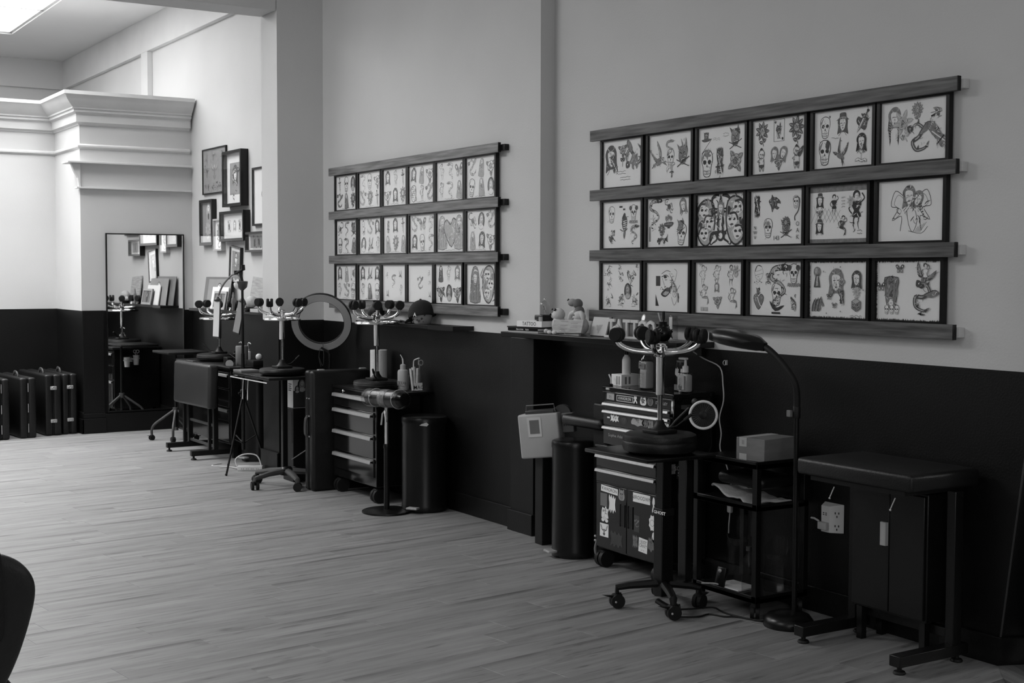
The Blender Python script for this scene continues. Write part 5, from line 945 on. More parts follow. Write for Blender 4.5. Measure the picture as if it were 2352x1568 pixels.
# ---------------------------------------------------------------- bins, paper dispenser and the boxed pier corner
def bin_(label, x, y, r, h, ang, lid=.05, hinge=True, rim='black'):
    t = thing('pedal_bin', label, 'bin', (x, y, 0)); o = (x, y, 0)
    b = MB(); b.lathe([(r * .97, 0), (r, .012), (r, .04), (r * .985, .05), (r * .985, h - lid)], o, 36); part(t, 'body', b, 'black')
    b = MB(); b.lathe([(r * 1.01, h - lid), (r * 1.015, h - lid * .5), (r * .98, h - lid * .2), (r * .9, h - .004), (r * .5, h), (.001, h + .001)], o, 36); part(t, 'lid', b, rim)
    c, s_ = math.cos(ang), math.sin(ang); b = MB(); b.X = Matrix.Translation((x, y, 0)) @ Matrix.Rotation(ang, 4, 'Z'); b.rbox(r * .9, r + .045, -.04, .04, .028, .042, .005, 2); part(t, 'pedal', b, 'alu')
    return t
t = bin_('tall black pedal bin with white bag corner at the lid, right of the drawer chest', 4.33, 8.03, .155, .645, math.radians(215)); b = MB(); b.add([(4.235, 7.895, .60), (4.225, 7.905, .59), (4.265, 7.875, .585), (4.275, 7.868, .598), (4.262, 7.875, .61)], [(0, 1, 2, 3, 4)]); o = part(t, 'bag_corner', b, 'cloth', smooth=False); sm = o.modifiers.new('t', 'SOLIDIFY'); sm.thickness = .006
bin_('tall black pedal bin with shiny flat lid left of the stickered tool cabinet', 4.35, 6.28, .128, .665, math.radians(170), .045)
t = thing('floor_box', 'matte black upright box between the pedal bin and the tool cabinet', 'box', (4.46, 6.08, 0)); b = MB(); b.box(4.38, 4.57, 6.005, 6.14, 0, .88); part(t, 'body', b, 'matte', bevel=.01); b = MB(); b.rbox(4.33, 4.56, 6.0, 6.40, .735, .80, .03, 4); part(t, 'arm_pad', b, 'vinyl'); b = MB(); b.box(4.40, 4.54, 6.0, 6.02, .80, .98); part(t, 'back_plate', b, 'matte', bevel=.01)
t = thing('paper_dispenser', 'white box shaped dispenser with a small grey window tilted on the pier beside the bin', 'dispenser', (4.40, 6.72, .62))
Q = Matrix.Translation((4.36, 6.63, .665)) @ Matrix.Rotation(math.radians(-52), 4, 'Z') @ Matrix.Rotation(math.radians(-6), 4, 'Y'); Q2 = Q
b = MB(); b.X = Q; b.rbox(-.125, .125, -.055, .055, -.145, .115, .012, 3); part(t, 'housing', b, 'pale')
b = MB(); b.X = Q; b.box(-.065, .02, -.0575, -.0555, -.02, .095); part(t, 'window_surround', b, 'white', bevel=.004); b = MB(); b.X = Q; b.box(-.052, .007, -.0585, -.057, .0, .08); part(t, 'window', b, 'grey', smooth=False)
b = MB(); b.X = Q; b.ball((.085, -.056, -.085), .010, 10); part(t, 'lock', b, 'chrome'); b = MB(); b.X = Q; b.box(-.08, .10, -.04, .05, .115, .135); part(t, 'top_slot', b, 'dgrey', bevel=.004)
b = MB(); b.X = Q; b.tube([(-.075, -.03, .12), (-.07, -.03, .165), (.10, -.03, .165), (.105, -.03, .12)], .004, 6); part(t, 'wire_handle', b, 'grey'); b = MB(); b.X = Q; b.lathe([(.055, -.02), (.055, .02)], (.13, .03, .10), 24, axis=(0, 1, 0)); part(t, 'paper_roll', b, 'dgrey')
b = MB(); b.X = Q; b.rbox(.125, .20, .0, .06, -.01, .105, .008, 2); part(t, 'side_box', b, 'grey'); b = MB(); b.X = Q; [b.box(.140 + .012 * i, .146 + .012 * i, -.002, 0, .03 + .016 * j, .04 + .016 * j) for i in range(4) for j in range(4)]; part(t, 'vents', b, 'ink0', smooth=False, stuff=True)
b = MB(); b.box(4.345, 4.43, 6.60, 6.68, 0, .53); part(t, 'stand', b, 'matte', bevel=.004)
# ---------------------------------------------------------------- long shelf over the black wall, and what stands on it
ZS = 1.249
t = thing('wall_shelf', 'long black wall shelf with rounded end under the right picture rack', 'shelf', (4.45, 6.2, 1.22)); b = MB()
pts = [(4.30, 7.0), (4.30, 5.45), (4.315, 5.40), (4.35, 5.37), (4.6, 5.37), (4.6, 6.87), (4.5, 6.87), (4.5, 7.0)]; b.prism(pts, 1.218, ZS); part(t, 'shelf_board', b, 'black', bevel=.003); b = MB(); b.box(4.58, 4.6, 5.45, 6.85, 1.17, 1.218); part(t, 'wall_batten', b, 'black')
def book(label, x, y, z, w_, d, h, ry, cover, spine=None, txt=None):
    t = thing('book', label, 'book', (x, y, z), 0, 'books on the long shelf'); Q = Matrix.Translation((x, y, z)) @ Matrix.Rotation(math.radians(ry), 4, 'Z')
    for a0, a1 in ((0, .003), (h - .003, h)): b = MB(); b.X = Q; b.box(-d / 2, d / 2, -w_ / 2, w_ / 2, a0, a1); part(t, 'cover', b, cover, smooth=False)
    b = MB(); b.X = Q; b.box(-d / 2, -d / 2 + .003, -w_ / 2, w_ / 2, .003, h - .003); part(t, 'spine', b, spine or cover, smooth=False)
    b = MB(); b.X = Q; b.box(-d / 2 + .003, d / 2 - .003, -w_ / 2 + .003, w_ / 2 - .003, .003, h - .003); part(t, 'pages', b, 'paper', smooth=False)
    if txt: R3 = (Matrix.Rotation(math.radians(ry), 3, 'Z') @ RWALL); p0 = Q @ Vector((-d / 2 - .0006, txt[1], h / 2)); lettering(t, txt[0], p0.x, p0.y, p0.z, txt[2], txt[3], R3, bold=.01, sx=txt[4] if len(txt) > 4 else 1)
book('lowest pale book of the stack on the long shelf', 4.405, 6.79, ZS, .27, .17, .010, 8, 'pale')
book('thick black spined book with small white print, second from the bottom of the stack', 4.405, 6.80, ZS + .010, .26, .17, .018, 10, 'black', None, ('Skin & Ink    Style', .0, .010, 'paper', 1.2))
book('thin dark book third in the stack on the long shelf', 4.405, 6.81, ZS + .028, .26, .165, .008, 12, 'dgrey', 'black')
book('white book with black lettering TATTOO on its spine, topmost of the stack', 4.41, 6.745, ZS + .036, .21, .16, .034, 12, 'paper', None, ('TATTOO', .0, .024, 'ink1', .9))
t = thing('bell_jar', 'small glass bell jar on a black base standing on the white book', 'ornament', (4.42, 6.70, ZS + .070)); o = (4.42, 6.695, ZS + .0705); b = MB(); b.rbox(o[0] - .045, o[0] + .045, o[1] - .045, o[1] + .045, o[2] + .004, o[2] + .036, .006, 2); b.lathe([(.052, 0), (.052, .006), (.046, .01)], o, 8); part(t, 'base', b, 'black')
b = MB(); b.lathe([(.030, .036), (.030, .09), (.026, .108), (.014, .118), (.002, .121)], o, 24); part(t, 'glass_dome', b, 'clear'); b = MB(); b.ball((o[0], o[1], o[2] + .128), .006, 8); part(t, 'dome_knob', b, 'clear')
b = MB(); b.tube([(o[0], o[1], o[2] + .036), (o[0] + .004, o[1], o[2] + .06), (o[0] - .006, o[1] + .004, o[2] + .085)], .0025, 6); [b.ball((o[0] + dx_, o[1] + dy_, o[2] + dz_), .004, 8) for dx_, dy_, dz_ in ((.008, .006, .06), (-.008, -.004, .072), (-.006, .004, .088))]; part(t, 'stem', b, 'grey')
b = MB(); b.lathe([(.012, 0), (.012, .026), (.010, .026), (.010, .004)], (4.365, 6.655, ZS + .0705), 16); solo('tin_cup', 'tiny ribbed metal cup on the white book in front of the bell jar', 'cup', b, 'alu', (4.365, 6.655, ZS + .07))
t = thing('plush_bear', 'brown plush animal with black nose standing behind the white plush animals', 'plush toy', (4.50, 6.53, ZS)); b = MB(); b.ball((4.52, 6.495, ZS + .05), .045, 16, sc=(1, 1, 1.3)); b.ball((4.52, 6.48, ZS + .125), .032, 14, sc=(1, 1, 1.25)); part(t, 'body', b, 'furd'); b = MB(); b.ball((4.52, 6.495, ZS + .175), .030, 14); part(t, 'head', b, 'furd'); b = MB(); b.ball((4.508, 6.535, ZS + .182), .026, 12, sc=(1, 1.3, .9)); part(t, 'muzzle', b, 'furm'); b = MB(); b.ball((4.502, 6.568, ZS + .197), .008, 8); part(t, 'nose', b, 'black')
t = thing('plush_dog', 'white plush dog with black eyes and nose facing left beside the bell jar', 'plush toy', (4.46, 6.56, ZS)); b = MB(); b.ball((4.445, 6.58, ZS + .05), .045, 16, sc=(1, 1, 1.2)); b.ball((4.44, 6.575, ZS + .112), .038, 14); b.ball((4.425, 6.60, ZS + .105), .02, 12); part(t, 'body', b, 'fur')
for dx_, dy_, dz_, r in ((-.035, .018, .142, .006), (-.03, -.004, .14, .009), (-.038, .035, .112, .007)): b = MB(); b.ball((4.44 + dx_, 6.575 + dy_, ZS + dz_), r, 8); part(t, 'eye', b, 'black')
t = thing('plush_rabbit', 'white lop eared plush rabbit sitting behind the wooden sign', 'plush toy', (4.46, 6.43, ZS)); b = MB(); b.ball((4.47, 6.40, ZS + .05), .05, 16, sc=(1, 1.1, 1.1)); b.ball((4.465, 6.40, ZS + .105), .036, 14, sc=(1, 1.15, .9)); part(t, 'body', b, 'fur')
b = MB(); b.tube([(4.455, 6.43, ZS + .13), (4.45, 6.465, ZS + .115), (4.45, 6.48, ZS + .08)], [.012, .013, .013, .014, .014, .013, .012, .012, .01], 10, smooth=4); part(t, 'ear', b, 'fur'); b = MB(); b.tube([(4.455, 6.375, ZS + .13), (4.45, 6.35, ZS + .11), (4.45, 6.34, ZS + .08)], [.012, .013, .013, .014, .014, .013, .012, .012, .01], 10, smooth=4); part(t, 'ear', b, 'fur'); b = MB(); b.ball((4.431, 6.405, ZS + .112), .005, 8); part(t, 'eye', b, 'black')
def leaned(name, label, cat, y0, y1, z0, h, x, lean, mats, thick=.012, roll=0.0, fr=None):
    t = thing(name, label, cat, (x, (y0 + y1) / 2, z0)); Q = Matrix.Translation((x, (y0 + y1) / 2, z0)) @ Matrix.Rotation(math.radians(lean), 4, 'Y') @ Matrix.Rotation(math.radians(roll), 4, 'X'); w_ = y0 - y1
    b = MB(); b.X = Q; b.box(0, thick, -w_ / 2, w_ / 2, 0, h); part(t, 'panel', b, mats, bevel=.0015)
    if fr:
        for a0, a1, c0, c1 in ((-w_ / 2, w_ / 2, 0, fr[1]), (-w_ / 2, w_ / 2, h - fr[1], h), (-w_ / 2, -w_ / 2 + fr[1], fr[1], h - fr[1]), (w_ / 2 - fr[1], w_ / 2, fr[1], h - fr[1])): b = MB(); b.X = Q; b.box(-.008, thick, a0, a1, c0, c1); part(t, 'frame_bar', b, fr[0], smooth=False)
    return t, Q
t, Q = leaned('wooden_sign', 'weathered wooden sign board leaning in front of the plush rabbit', 'sign', 6.53, 6.235, ZS + .012, .078, 4.36, 14, 'board', .014, -2); b = MB(); b.X = Q; [b.box(-.0008, 0, -.10 + .1 * (i % 2), -.03 + .1 * (i % 2), .012 + .011 * i, .0145 + .011 * i) for i in range(6)]; part(t, 'print', b, 'grey', smooth=False); b = MB(); b.box(4.37, 4.385, 6.27, 6.50, ZS, ZS + .013); part(t, 'foot_strip', b, 'board')
t, Q = leaned('small_picture', 'small pale sketch leaning between the wooden sign and the letter sign', 'picture', 6.235, 6.085, ZS + .004, .108, 4.42, 16, 'pale', .01); b = MB(); b.X = Q; b.box(.010, .02, -.08, .08, -.004, .112); part(t, 'backing', b, 'black'); a = Art(.0004); a.push(0, 0, .03); rose(a, 3, 3); a.pop(); b = MB(); RR = Q @ RWALL.to_4x4(); b.v = [tuple(RR @ (Vector(v) + Vector((0, .045, 0)))) for v in a.v]; b.f = a.f; b.mi = a.mi; part(t, 'drawing', b, ['greyp'] * 5, smooth=False)
t = thing('letter_sign', 'standing sign of white cut out letters TATTOO on a pale base', 'sign', (4.42, 5.85, ZS)); b = MB(); b.box(4.40, 4.45, 5.64, 6.07, ZS, ZS + .012); part(t, 'sign_base', b, 'white', bevel=.002); b = MB(); b.box(4.428, 4.432, 5.645, 6.06, ZS + .012, ZS + .095); part(t, 'backing', b, 'grey')
for i, q in enumerate('TATTOO'):
    me = text_mesh(q, .03); y = 6.025 - i * .070; Qm = RWALL.to_4x4(); Qm.translation = (4.415, y, ZS + .053); b = MB(); n = len(me.vertices); s_ = .096
    b.v = [tuple(Qm @ Vector((v.co.x * s_ * .85, v.co.y * s_, 0))) for v in me.vertices] + [tuple(Qm @ Vector((v.co.x * s_ * .85, v.co.y * s_, -.010))) for v in me.vertices]; b.f = [tuple(p.vertices) for p in me.polygons] + [tuple(n + i for i in reversed(p.vertices)) for p in me.polygons]
    ec = {}
    for p in me.polygons:
        vv = list(p.vertices)
        for k in range(len(vv)): e_ = (vv[k], vv[(k + 1) % len(vv)]); ec[tuple(sorted(e_))] = ec.get(tuple(sorted(e_)), []) + [e_]
    b.f += [(e_[0][1], e_[0][0], n + e_[0][0], n + e_[0][1]) for e_ in ec.values() if len(e_) == 1]; b.mi = [0] * len(b.f); part(t, 'letter', b, 'white', smooth=False)
t = thing('plush_chick', 'small white figurine with a tufted head in front of the letter sign', 'figurine', (4.37, 5.91, ZS)); b = MB(); b.ball((4.37, 5.91, ZS + .018), .016, 12, sc=(1, 1, 1.15)); b.ball((4.368, 5.915, ZS + .05), .021, 12, sc=(1, 1.2, 1)); b.ball((4.364, 5.937, ZS + .048), .010, 8); part(t, 'body', b, 'fur'); b = MB(); [b.ball((4.37, 5.905 - .007 * k, ZS + .07 - .003 * k), .009, 8) for k in range(3)]; part(t, 'tuft', b, 'fur'); b = MB(); b.ball((4.349, 5.912, ZS + .05), .0035, 8); part(t, 'eye', b, 'black')
t = thing('hand_mirror', 'small oval mirror on a curved stalk behind the letter sign', 'mirror', (4.46, 5.80, ZS)); b = MB(); b.torus((4.46, 5.79, ZS + .112), .020, .003, (-1, .2, .2), 24, 8); b.tube([(4.46, 5.775, ZS + .10), (4.463, 5.74, ZS + .07), (4.465, 5.72, ZS + .0)], .003, 6, smooth=4); part(t, 'frame', b, 'pale'); b = MB(); b.lathe([(.001, 0), (.019, .0), (.019, .002), (.001, .002)], (4.46, 5.79, ZS + .111), 20, axis=(-1, .2, .2)); part(t, 'glass', b, 'mirror')
t = thing('fish_vase', 'black spiky blowfish shaped pot holding brushes on the shelf end', 'pot', (4.37, 5.51, ZS)); o = Vector((4.37, 5.51, ZS + .043)); b = MB(); b.ball(o, .045, 20, sc=(1, 1.1, .95)); b.lathe([(.024, .035), (.022, .055), (.026, .062)], o, 16); part(t, 'body', b, 'black'); b = MB(); random.seed(4)
for k in range(26):
    d_ = Vector((random.gauss(0, 1), random.gauss(0, 1), random.gauss(.25, .8))).normalized(); p0 = o + Vector((d_.x * .044, d_.y * .048, d_.z * .042)); b.cyl(p0, p0 + d_ * .009, .004, .0005, 6)
part(t, 'spikes', b, 'black', stuff=True); b = MB(); b.add([tuple(o + Vector(q)) for q in ((0, -.045, 0), (-.003, -.075, .025), (-.003, -.068, 0), (-.003, -.078, -.022), (.006, -.045, 0), (.003, -.075, .025), (.003, -.068, 0), (.003, -.078, -.022))], [(0, 1, 2, 3), (7, 6, 5, 4), (0, 4, 5, 1), (1, 5, 6, 2), (2, 6, 7, 3), (3, 7, 4, 0)]); part(t, 'tail', b, 'black')
for q in (-1, 1): b = MB(); b.torus(o + Vector((-.036, q * .022, .018)), .008, .0022, (-1, q * .5, .4), 14, 6); part(t, 'eye', b, 'grey')
b = MB(); b.tube([o + Vector((0, .005, .03)), o + Vector((.0, .03, .085)), o + Vector((.005, .045, .105))], .0035, 6); solo('thin_brush', 'thin pale brush leaning left in the blowfish pot', 'brush', b, 'pale', tuple(o + Vector((0, .005, .03)))); b = MB(); b.tube([o + Vector((.003, -.004, .03)), o + Vector((.004, .0, .075))], .004, 8); b.tube([o + Vector((.004, 0, .072)), o + Vector((.006, .003, .115))], .0075, 8); solo('thick_brush', 'thick black handled brush upright in the blowfish pot', 'brush', b, 'matte', tuple(o + Vector((.003, 0, .03))))
t = thing('glass_tumbler', 'clear straight glass with white card inside behind the blowfish pot', 'glass', (4.47, 5.575, ZS)); b = MB(); b.lathe([(.036, 0), (.038, .004), (.038, .132), (.035, .132), (.035, .006), (.001, .006)], (4.475, 5.575, ZS + .0005), 24); part(t, 'body', b, 'clear'); b = MB(); b.box(4.46, 4.464, 5.548, 5.572, ZS + .008, ZS + .125); part(t, 'white_card', b, 'paper')
b = MB(); b.ball((4.335, 6.385, ZS + .019), .019, 14, sc=(1, 1.1, 1)); solo('glass_pebble', 'round glass paperweight on the front edge of the long shelf', 'ornament', b, 'clear', (4.335, 6.385, ZS))
b = MB(); b.ball((4.325, 6.50, ZS + .013), .013, 12, sc=(.9, 1.6, .95)); b.ball((4.325, 6.452, ZS + .013), .013, 12, sc=(.9, 1.5, .95)); b.ball((4.325, 6.535, ZS + .018), .014, 12); solo('plush_paws', 'small white plush lying with its paws at the left foot of the wooden sign', 'plush toy', b, 'fur', (4.325, 6.48, ZS))
# ---------------------------------------------------------------- drawer chest of the middle station and what stands on it
XC = 4.145
t = thing('drawer_chest', 'black drawer chest with four long silver handles, left of the wrapped armrest', 'drawer chest', (4.30, 8.73, 0))
b = MB(); b.box(XC, 4.49, 8.385, 9.085, .115, .762); part(t, 'body', b, 'steel', bevel=.004)
b = MB(); b.rbox(XC - .012, 4.492, 8.20, 9.09, .762, .785, .006, 2); part(t, 'top', b, 'black')
for z0, z1, h0, h1 in ((.640, .735, .704, .730), (.482, .632, .594, .620), (.315, .474, .437, .463), (.180, .307, .272, .298)): drawer(t, XC, 8.415, 9.06, z0, z1, h0, h1, 8.425, 9.052, .030)
b = MB(); b.lathe([(.011, 0), (.011, .006), (.007, .010)], (XC, 8.92, .748), 12, axis=(-1, 0, 0)); part(t, 'lock', b, 'chrome')
for x, y in ((4.18, 9.03), (4.18, 8.43), (4.44, 9.03), (4.44, 8.43)): b = MB(); caster(b, x, y, 0, .05, PI); part(t, 'caster', b, 'rubber')
t = thing('paper_towel_roll', 'white paper towel roll standing behind the upturned stool on the drawer chest', 'paper towels', (4.41, 8.86, .785)); b = MB(); b.lathe([(.02, .003), (.062, .003), (.0625, .255), (.02, .255)], (4.41, 8.88, .7855), 32); part(t, 'roll', b, 'cloth'); b = MB(); b.lathe([(.075, 0), (.075, .003)], (4.41, 8.88, .7855), 24); b.cyl((4.41, 8.88, .788), (4.41, 8.88, 1.06), .007); part(t, 'holder', b, 'matte')
t = thing('wash_bottle', 'pale squeeze bottle with bent spout and a CLUB sticker on the drawer chest', 'bottle', (4.38, 8.44, .785)); b = MB(); b.lathe([(.036, 0), (.038, .006), (.038, .125), (.034, .138), (.018, .145)], (4.36, 8.40, .7855), 24); part(t, 'body', b, 'pale'); b = MB(); b.lathe([(.02, .144), (.02, .175), (.012, .18)], (4.36, 8.40, .7855), 16); part(t, 'cap', b, 'pale'); b = MB(); b.tube([(4.36, 8.40, .96), (4.36, 8.405, 1.00), (4.355, 8.43, 1.03)], [.0055] * 5 + [.003] * 5, 8, smooth=4); part(t, 'spout', b, 'white'); stick(t, 4.3285, 8.370, .835, .058, .032, None, words(('CLUB', 0, 0, 1.5, 0)), 'greyp', 0, 42)
t = thing('wash_bottle', 'second squeeze bottle, black bodied with spout bent right, behind the CLUB bottle', 'bottle', (4.43, 8.36, .785)); b = MB(); b.lathe([(.03, 0), (.032, .006), (.032, .12), (.016, .138)], (4.43, 8.375, .7855), 20); part(t, 'body', b, 'dgrey'); b = MB(); b.lathe([(.016, .136), (.016, .155)], (4.43, 8.375, .7855), 14); b.tube([(4.43, 8.375, .935), (4.43, 8.37, .985), (4.43, 8.34, 1.0), (4.425, 8.28, 1.012)], .005, 8, smooth=4); part(t, 'spout', b, 'white')
t = thing('tool_jar', 'clear jar with a MAG label holding scissors and marker pens on the drawer chest', 'jar', (4.38, 8.26, .785)); b = MB(); b.rbox(4.345, 4.425, 8.215, 8.30, .7855, .90, .006, 2); part(t, 'jar_body', b, 'clear'); stick(t, 4.385, 8.2143, .820, .058, .052, None, words(('MAG', 0, -.25, 1.2, 0)), 'paper', 0, 90)
for i, (dy, l, m_, lb) in enumerate(((.03, .15, 'white', 'white marker pen leaning left in the MAG jar'), (.012, .165, 'pale', 'grey marker pen standing upright in the MAG jar'), (.0, .155, 'white', 'white marker pen leaning right in the MAG jar'))):
    b = MB(); b.cyl((4.37 + .012 * i, 8.255 + dy * .5, .79), (4.365 + .012 * i, 8.262 + dy * 1.2 - .012 * i, .79 + l), .0085, n=10); solo('marker_pen', lb, 'pen', b, m_, (4.37, 8.26, .79), 'pens in the MAG jar')
t = thing('scissors', 'pale handled scissors standing handles up in the MAG jar', 'scissors', (4.40, 8.235, .79)); b = MB()
for f in (-1, 1): b.torus((4.40, 8.225 + f * .018, .985), .018, .0035, (-1, f * .4, 0), 18, 6, flat=1); 
part(t, 'handles', b, 'grey'); b = MB(); [b.tube([(4.40 + f * .002, 8.225 + f * .010, .968), (4.40, 8.23 - f * .004, .90), (4.40, 8.235 - f * .006, .80)], [.005, .006, .002], 6, flat=.4) for f in (-1, 1)]; part(t, 'blades', b, 'grey')
t = thing('armrest_stand', 'tattoo armrest wrapped in clear film and tape on a black post with round base', 'armrest', (4.05, 8.06, 0))
b = MB(); b.lathe([(.165, 0), (.168, .004), (.166, .012), (.15, .018), (.02, .022)], (4.07, 8.08, 0), 40); part(t, 'base', b, 'metalblk'); b = MB(); b.cyl((4.07, 8.08, .018), (4.07, 8.08, .45), .019); b.lathe([(.022, .43), (.023, .445), (.02, .46)], (4.07, 8.08, 0), 16); part(t, 'lower_post', b, 'metalblk'); b = MB(); b.cyl((4.07, 8.08, .44), (4.07, 8.08, .715), .013); part(t, 'upper_post', b, 'chrome')
for f, l in ((-1, .10), (1, .075)): b = MB(); b.tube([(4.06, 8.08, .685), (4.05, 8.08 - f * .02, .66), (4.048, 8.08 - f * .035, .685 - l)], .006, 8); part(t, 'clamp_key', b, 'alu')
ra = Vector((0.10, -1, .03)).normalized(); c0 = Vector((4.06, 8.08, .765)); b = MB()
b.lathe([(.02, -.20), (.045, -.195), (.056, -.175), (.058, .17), (.05, .195), (.02, .2)], c0, 24, axis=ra); part(t, 'padded_roll', b, 'vinyl')
b = MB(); b.lathe([(.012, -.24), (.05, -.232), (.062, -.20), (.0605, -.1), (.0612, 0), (.0605, .12), (.0625, .20), (.045, .245), (.01, .25)], c0, 24, axis=ra); part(t, 'film_wrap', b, 'film')
b = MB(); b.lathe([(.0618, -.01), (.0622, .0), (.0622, .06), (.0618, .07)], c0, 28, axis=ra); part(t, 'tape_band', b, 'wrap')
for o_ in (-.11, .165): b = MB(); b.torus(c0 + ra * o_, .0618, .0028, ra, 28, 6); b.tube([c0 + ra * o_ + Vector((-.058, 0, .02)), c0 + ra * (o_ + .012) + Vector((-.062, 0, .012)), c0 + ra * (o_ + .03) + Vector((-.062, 0, .022))], .003, 6); part(t, 'tie_string', b, 'pale')
# ---------------------------------------------------------------- folded table case, ring light, tray stand
def tcase(label, x0, x1, y0, y1, h, rz, hw='latch', upright=False):
    cx, cy = (x0 + x1) / 2, (y0 + y1) / 2; t = thing('folded_table_case', label, 'case', (cx, cy, 0), math.radians(rz), None, world=False); w_, l = x1 - x0, y1 - y0
    for f in (-1, 1): b = MB(); b.rbox(min(f * .002, f * w_ / 2), max(f * .002, f * w_ / 2), -l / 2, l / 2, 0, h, .022, 3); part(t, 'half_shell', b, 'vinyl')
    b = MB(); b.box(-.004, .004, -l / 2 + .012, l / 2 - .012, .012, h - .012); part(t, 'seam', b, 'black')
    b = MB(); b.tube([(-.01, -l / 2 + .30, h - .004), (-.012, -l / 2 + .32, h + .03), (-.012, -l / 2 + .40, h + .034), (-.01, -l / 2 + .44, h - .004)], .010, 8, smooth=3, flat=1.6); part(t, 'carry_handle', b, 'dgrey')
    if hw == 'latch':
        for z in (h * .24, h * .78): b = MB(); b.rbox(-.03, .034, -l / 2 - .008, -l / 2 + .004, z - .018, z + .018, .007, 2); b.torus((.0, -l / 2 - .008, z), .012, .004, (0, -1, 0), 14, 6); part(t, 'latch', b, 'alu')
    else:
        for z in (h * .17, h * .5, h * .84): b = MB(); b.cyl((.0, -l / 2 - .002, z - .042), (0, -l / 2 - .002, z + .042), .0035, n=8); part(t, 'hinge', b, 'alu')
    return t
tcase('hinged black folding table case at the picture edge, first of the back wall row', 2.594, 2.749, 13.45, 14.36, .585, 2, 'hinge')
tcase('black folding table case with silver hinge pins, second of the back wall row', 2.832, 2.990, 13.49, 14.40, .585, 4, 'hinge')
tcase('largest black folding table case with silver latches, third of the back wall row', 3.095, 3.258, 13.585, 14.545, .60, 3, 'latch')
tcase('latched black folding table case nearest the pilaster, last of the back wall row', 3.285, 3.435, 13.63, 14.53, .60, 1.5, 'latch')
t = thing('folded_table_case', 'black folded table case standing on end between the tray stand and the drawer chest', 'case', (4.23, 9.18, 0))
for f in (0, 1): b = MB(); b.rbox(3.985, 4.455, 9.105 + .078 * f, 9.18 + .078 * f, 0, .885, .022, 3); part(t, 'half_shell', b, 'vinyl')
b = MB(); b.box(3.998, 4.445, 9.176, 9.187, .01, .876); part(t, 'seam', b, 'black')
b = MB(); b.tube([(3.99, 9.185, .55), (3.965, 9.185, .53), (3.962, 9.185, .42), (3.99, 9.185, .40)], .010, 8, smooth=3, flat=1.6); part(t, 'carry_handle', b, 'dgrey')
for x in (4.06, 4.40): b = MB(); b.rbox(x, x + .05, 9.165, 9.20, .880, .892, .004, 2); part(t, 'latch', b, 'alu')
for z in (.40, .55, .68):
    b = MB(); [b.ball((3.984, y, z), .006, 8) for y in (9.165, 9.205)]; part(t, 'rivets', b, 'alu')
t = thing('ring_light', 'large ring light on a thin stand behind the standing black case', 'ring light', (4.30, 9.50, 0)); rc = Vector((4.26, 9.56, 1.222)); ax = Vector((-.50, -.82, -.32)).normalized(); upv = Vector((.12, .1, 1))
b = MB(); b.lathe([(.176, 0), (.176, .012), (.228, .012), (.228, 0)], rc, 48, axis=ax); b.f = b.f[:-2]; o0 = 0; n = 48; b.f += [((3 * n + i), (3 * n + (i + 1) % n), (i + 1) % n, i) for i in range(n)]; b.mi = [0] * len(b.f); part(t, 'diffuser', b, 'ringw')
b = MB(); b.lathe([(.172, -.022), (.172, .006), (.178, .008)], rc, 48, axis=ax); b.f = b.f[:-2]; b.mi = b.mi[:-2]; b.lathe([(.226, .008), (.233, .004), (.233, -.020), (.172, -.024)], rc, 48, axis=ax); b.f = b.f[:-2]; b.mi = b.mi[:-2]; part(t, 'housing', b, 'matte')
b = MB(); b.cyl((4.30, 9.50, .05), (4.30, 9.50, .98), .010); part(t, 'stand_pole', b, 'metalblk'); b = MB(); b.tube([(4.30, 9.50, .97), (4.295, 9.51, 1.0), rc + Vector((.0, .0, -.195))], .009, 8); part(t, 'yoke', b, 'matte')
for k in range(3): an = 2.2 + 2 * PI * k / 3; b = MB(); b.tube([(4.30, 9.50, .32), (4.30 + .11 * math.cos(an), 9.50 + .11 * math.sin(an), .006)], .007, 8); part(t, 'tripod_leg', b, 'metalblk')
dn = (Vector((0, 0, -1)) - ax * (Vector((0, 0, -1)) @ ax)).normalized(); p0 = rc + dn * .17 + ax * .014
b = MB(); b.tube([p0 + Vector((-.0, .01, .01)), p0 + Vector((-.012, .035, -.10)), p0 + Vector((0, .02, -.18)), (4.255, 9.60, .95)], .0025, 6, smooth=4); b.tube([p0 + Vector((0, -.01, .01)), p0 + Vector((0, -.03, -.09)), p0 + Vector((0, -.012, -.17)), (4.257, 9.595, .95)], .0025, 6, smooth=4); part(t, 'dangling_cable', b, 'dgrey')
t = thing('tray_stand', 'black rolling tray stand on a five armed caster base, holding a stool with foot ring', 'table', (3.93, 9.47, 0))
b = MB(); b.rbox(3.70, 4.10, 9.24, 9.98, .815, .8375, .006, 2); part(t, 'tray', b, 'black'); b = MB(); b.box(3.71, 3.86, 9.82, 9.99, .838, .856); part(t, 'drawer_insert', b, 'grey', bevel=.002)
b = MB(); b.tube([(3.70, 10.0, .80), (3.69, 9.99, .80), (3.69, 9.24, .80)], .005, 8); b.tube([(3.69, 10.0, .80), (3.83, 10.01, .802)], .006, 8); part(t, 'side_rod', b, 'chrome')
for y in (9.72, 9.62): b = MB(); b.tube([(3.69, y, .80), (3.685, y, .73), (3.68, y - .01, .68), (3.672, y - .03, .65)], .0035, 6, smooth=3); part(t, 'hook', b, 'alu')
b = MB(); b.box(3.897, 3.937, 9.455, 9.495, .10, .815); part(t, 'column', b, 'metalblk', bevel=.004); b = MB(); b.lathe([(.05, .085), (.05, .13), (.03, .15)], (3.93, 9.47, 0), 18); part(t, 'hub', b, 'metalblk')
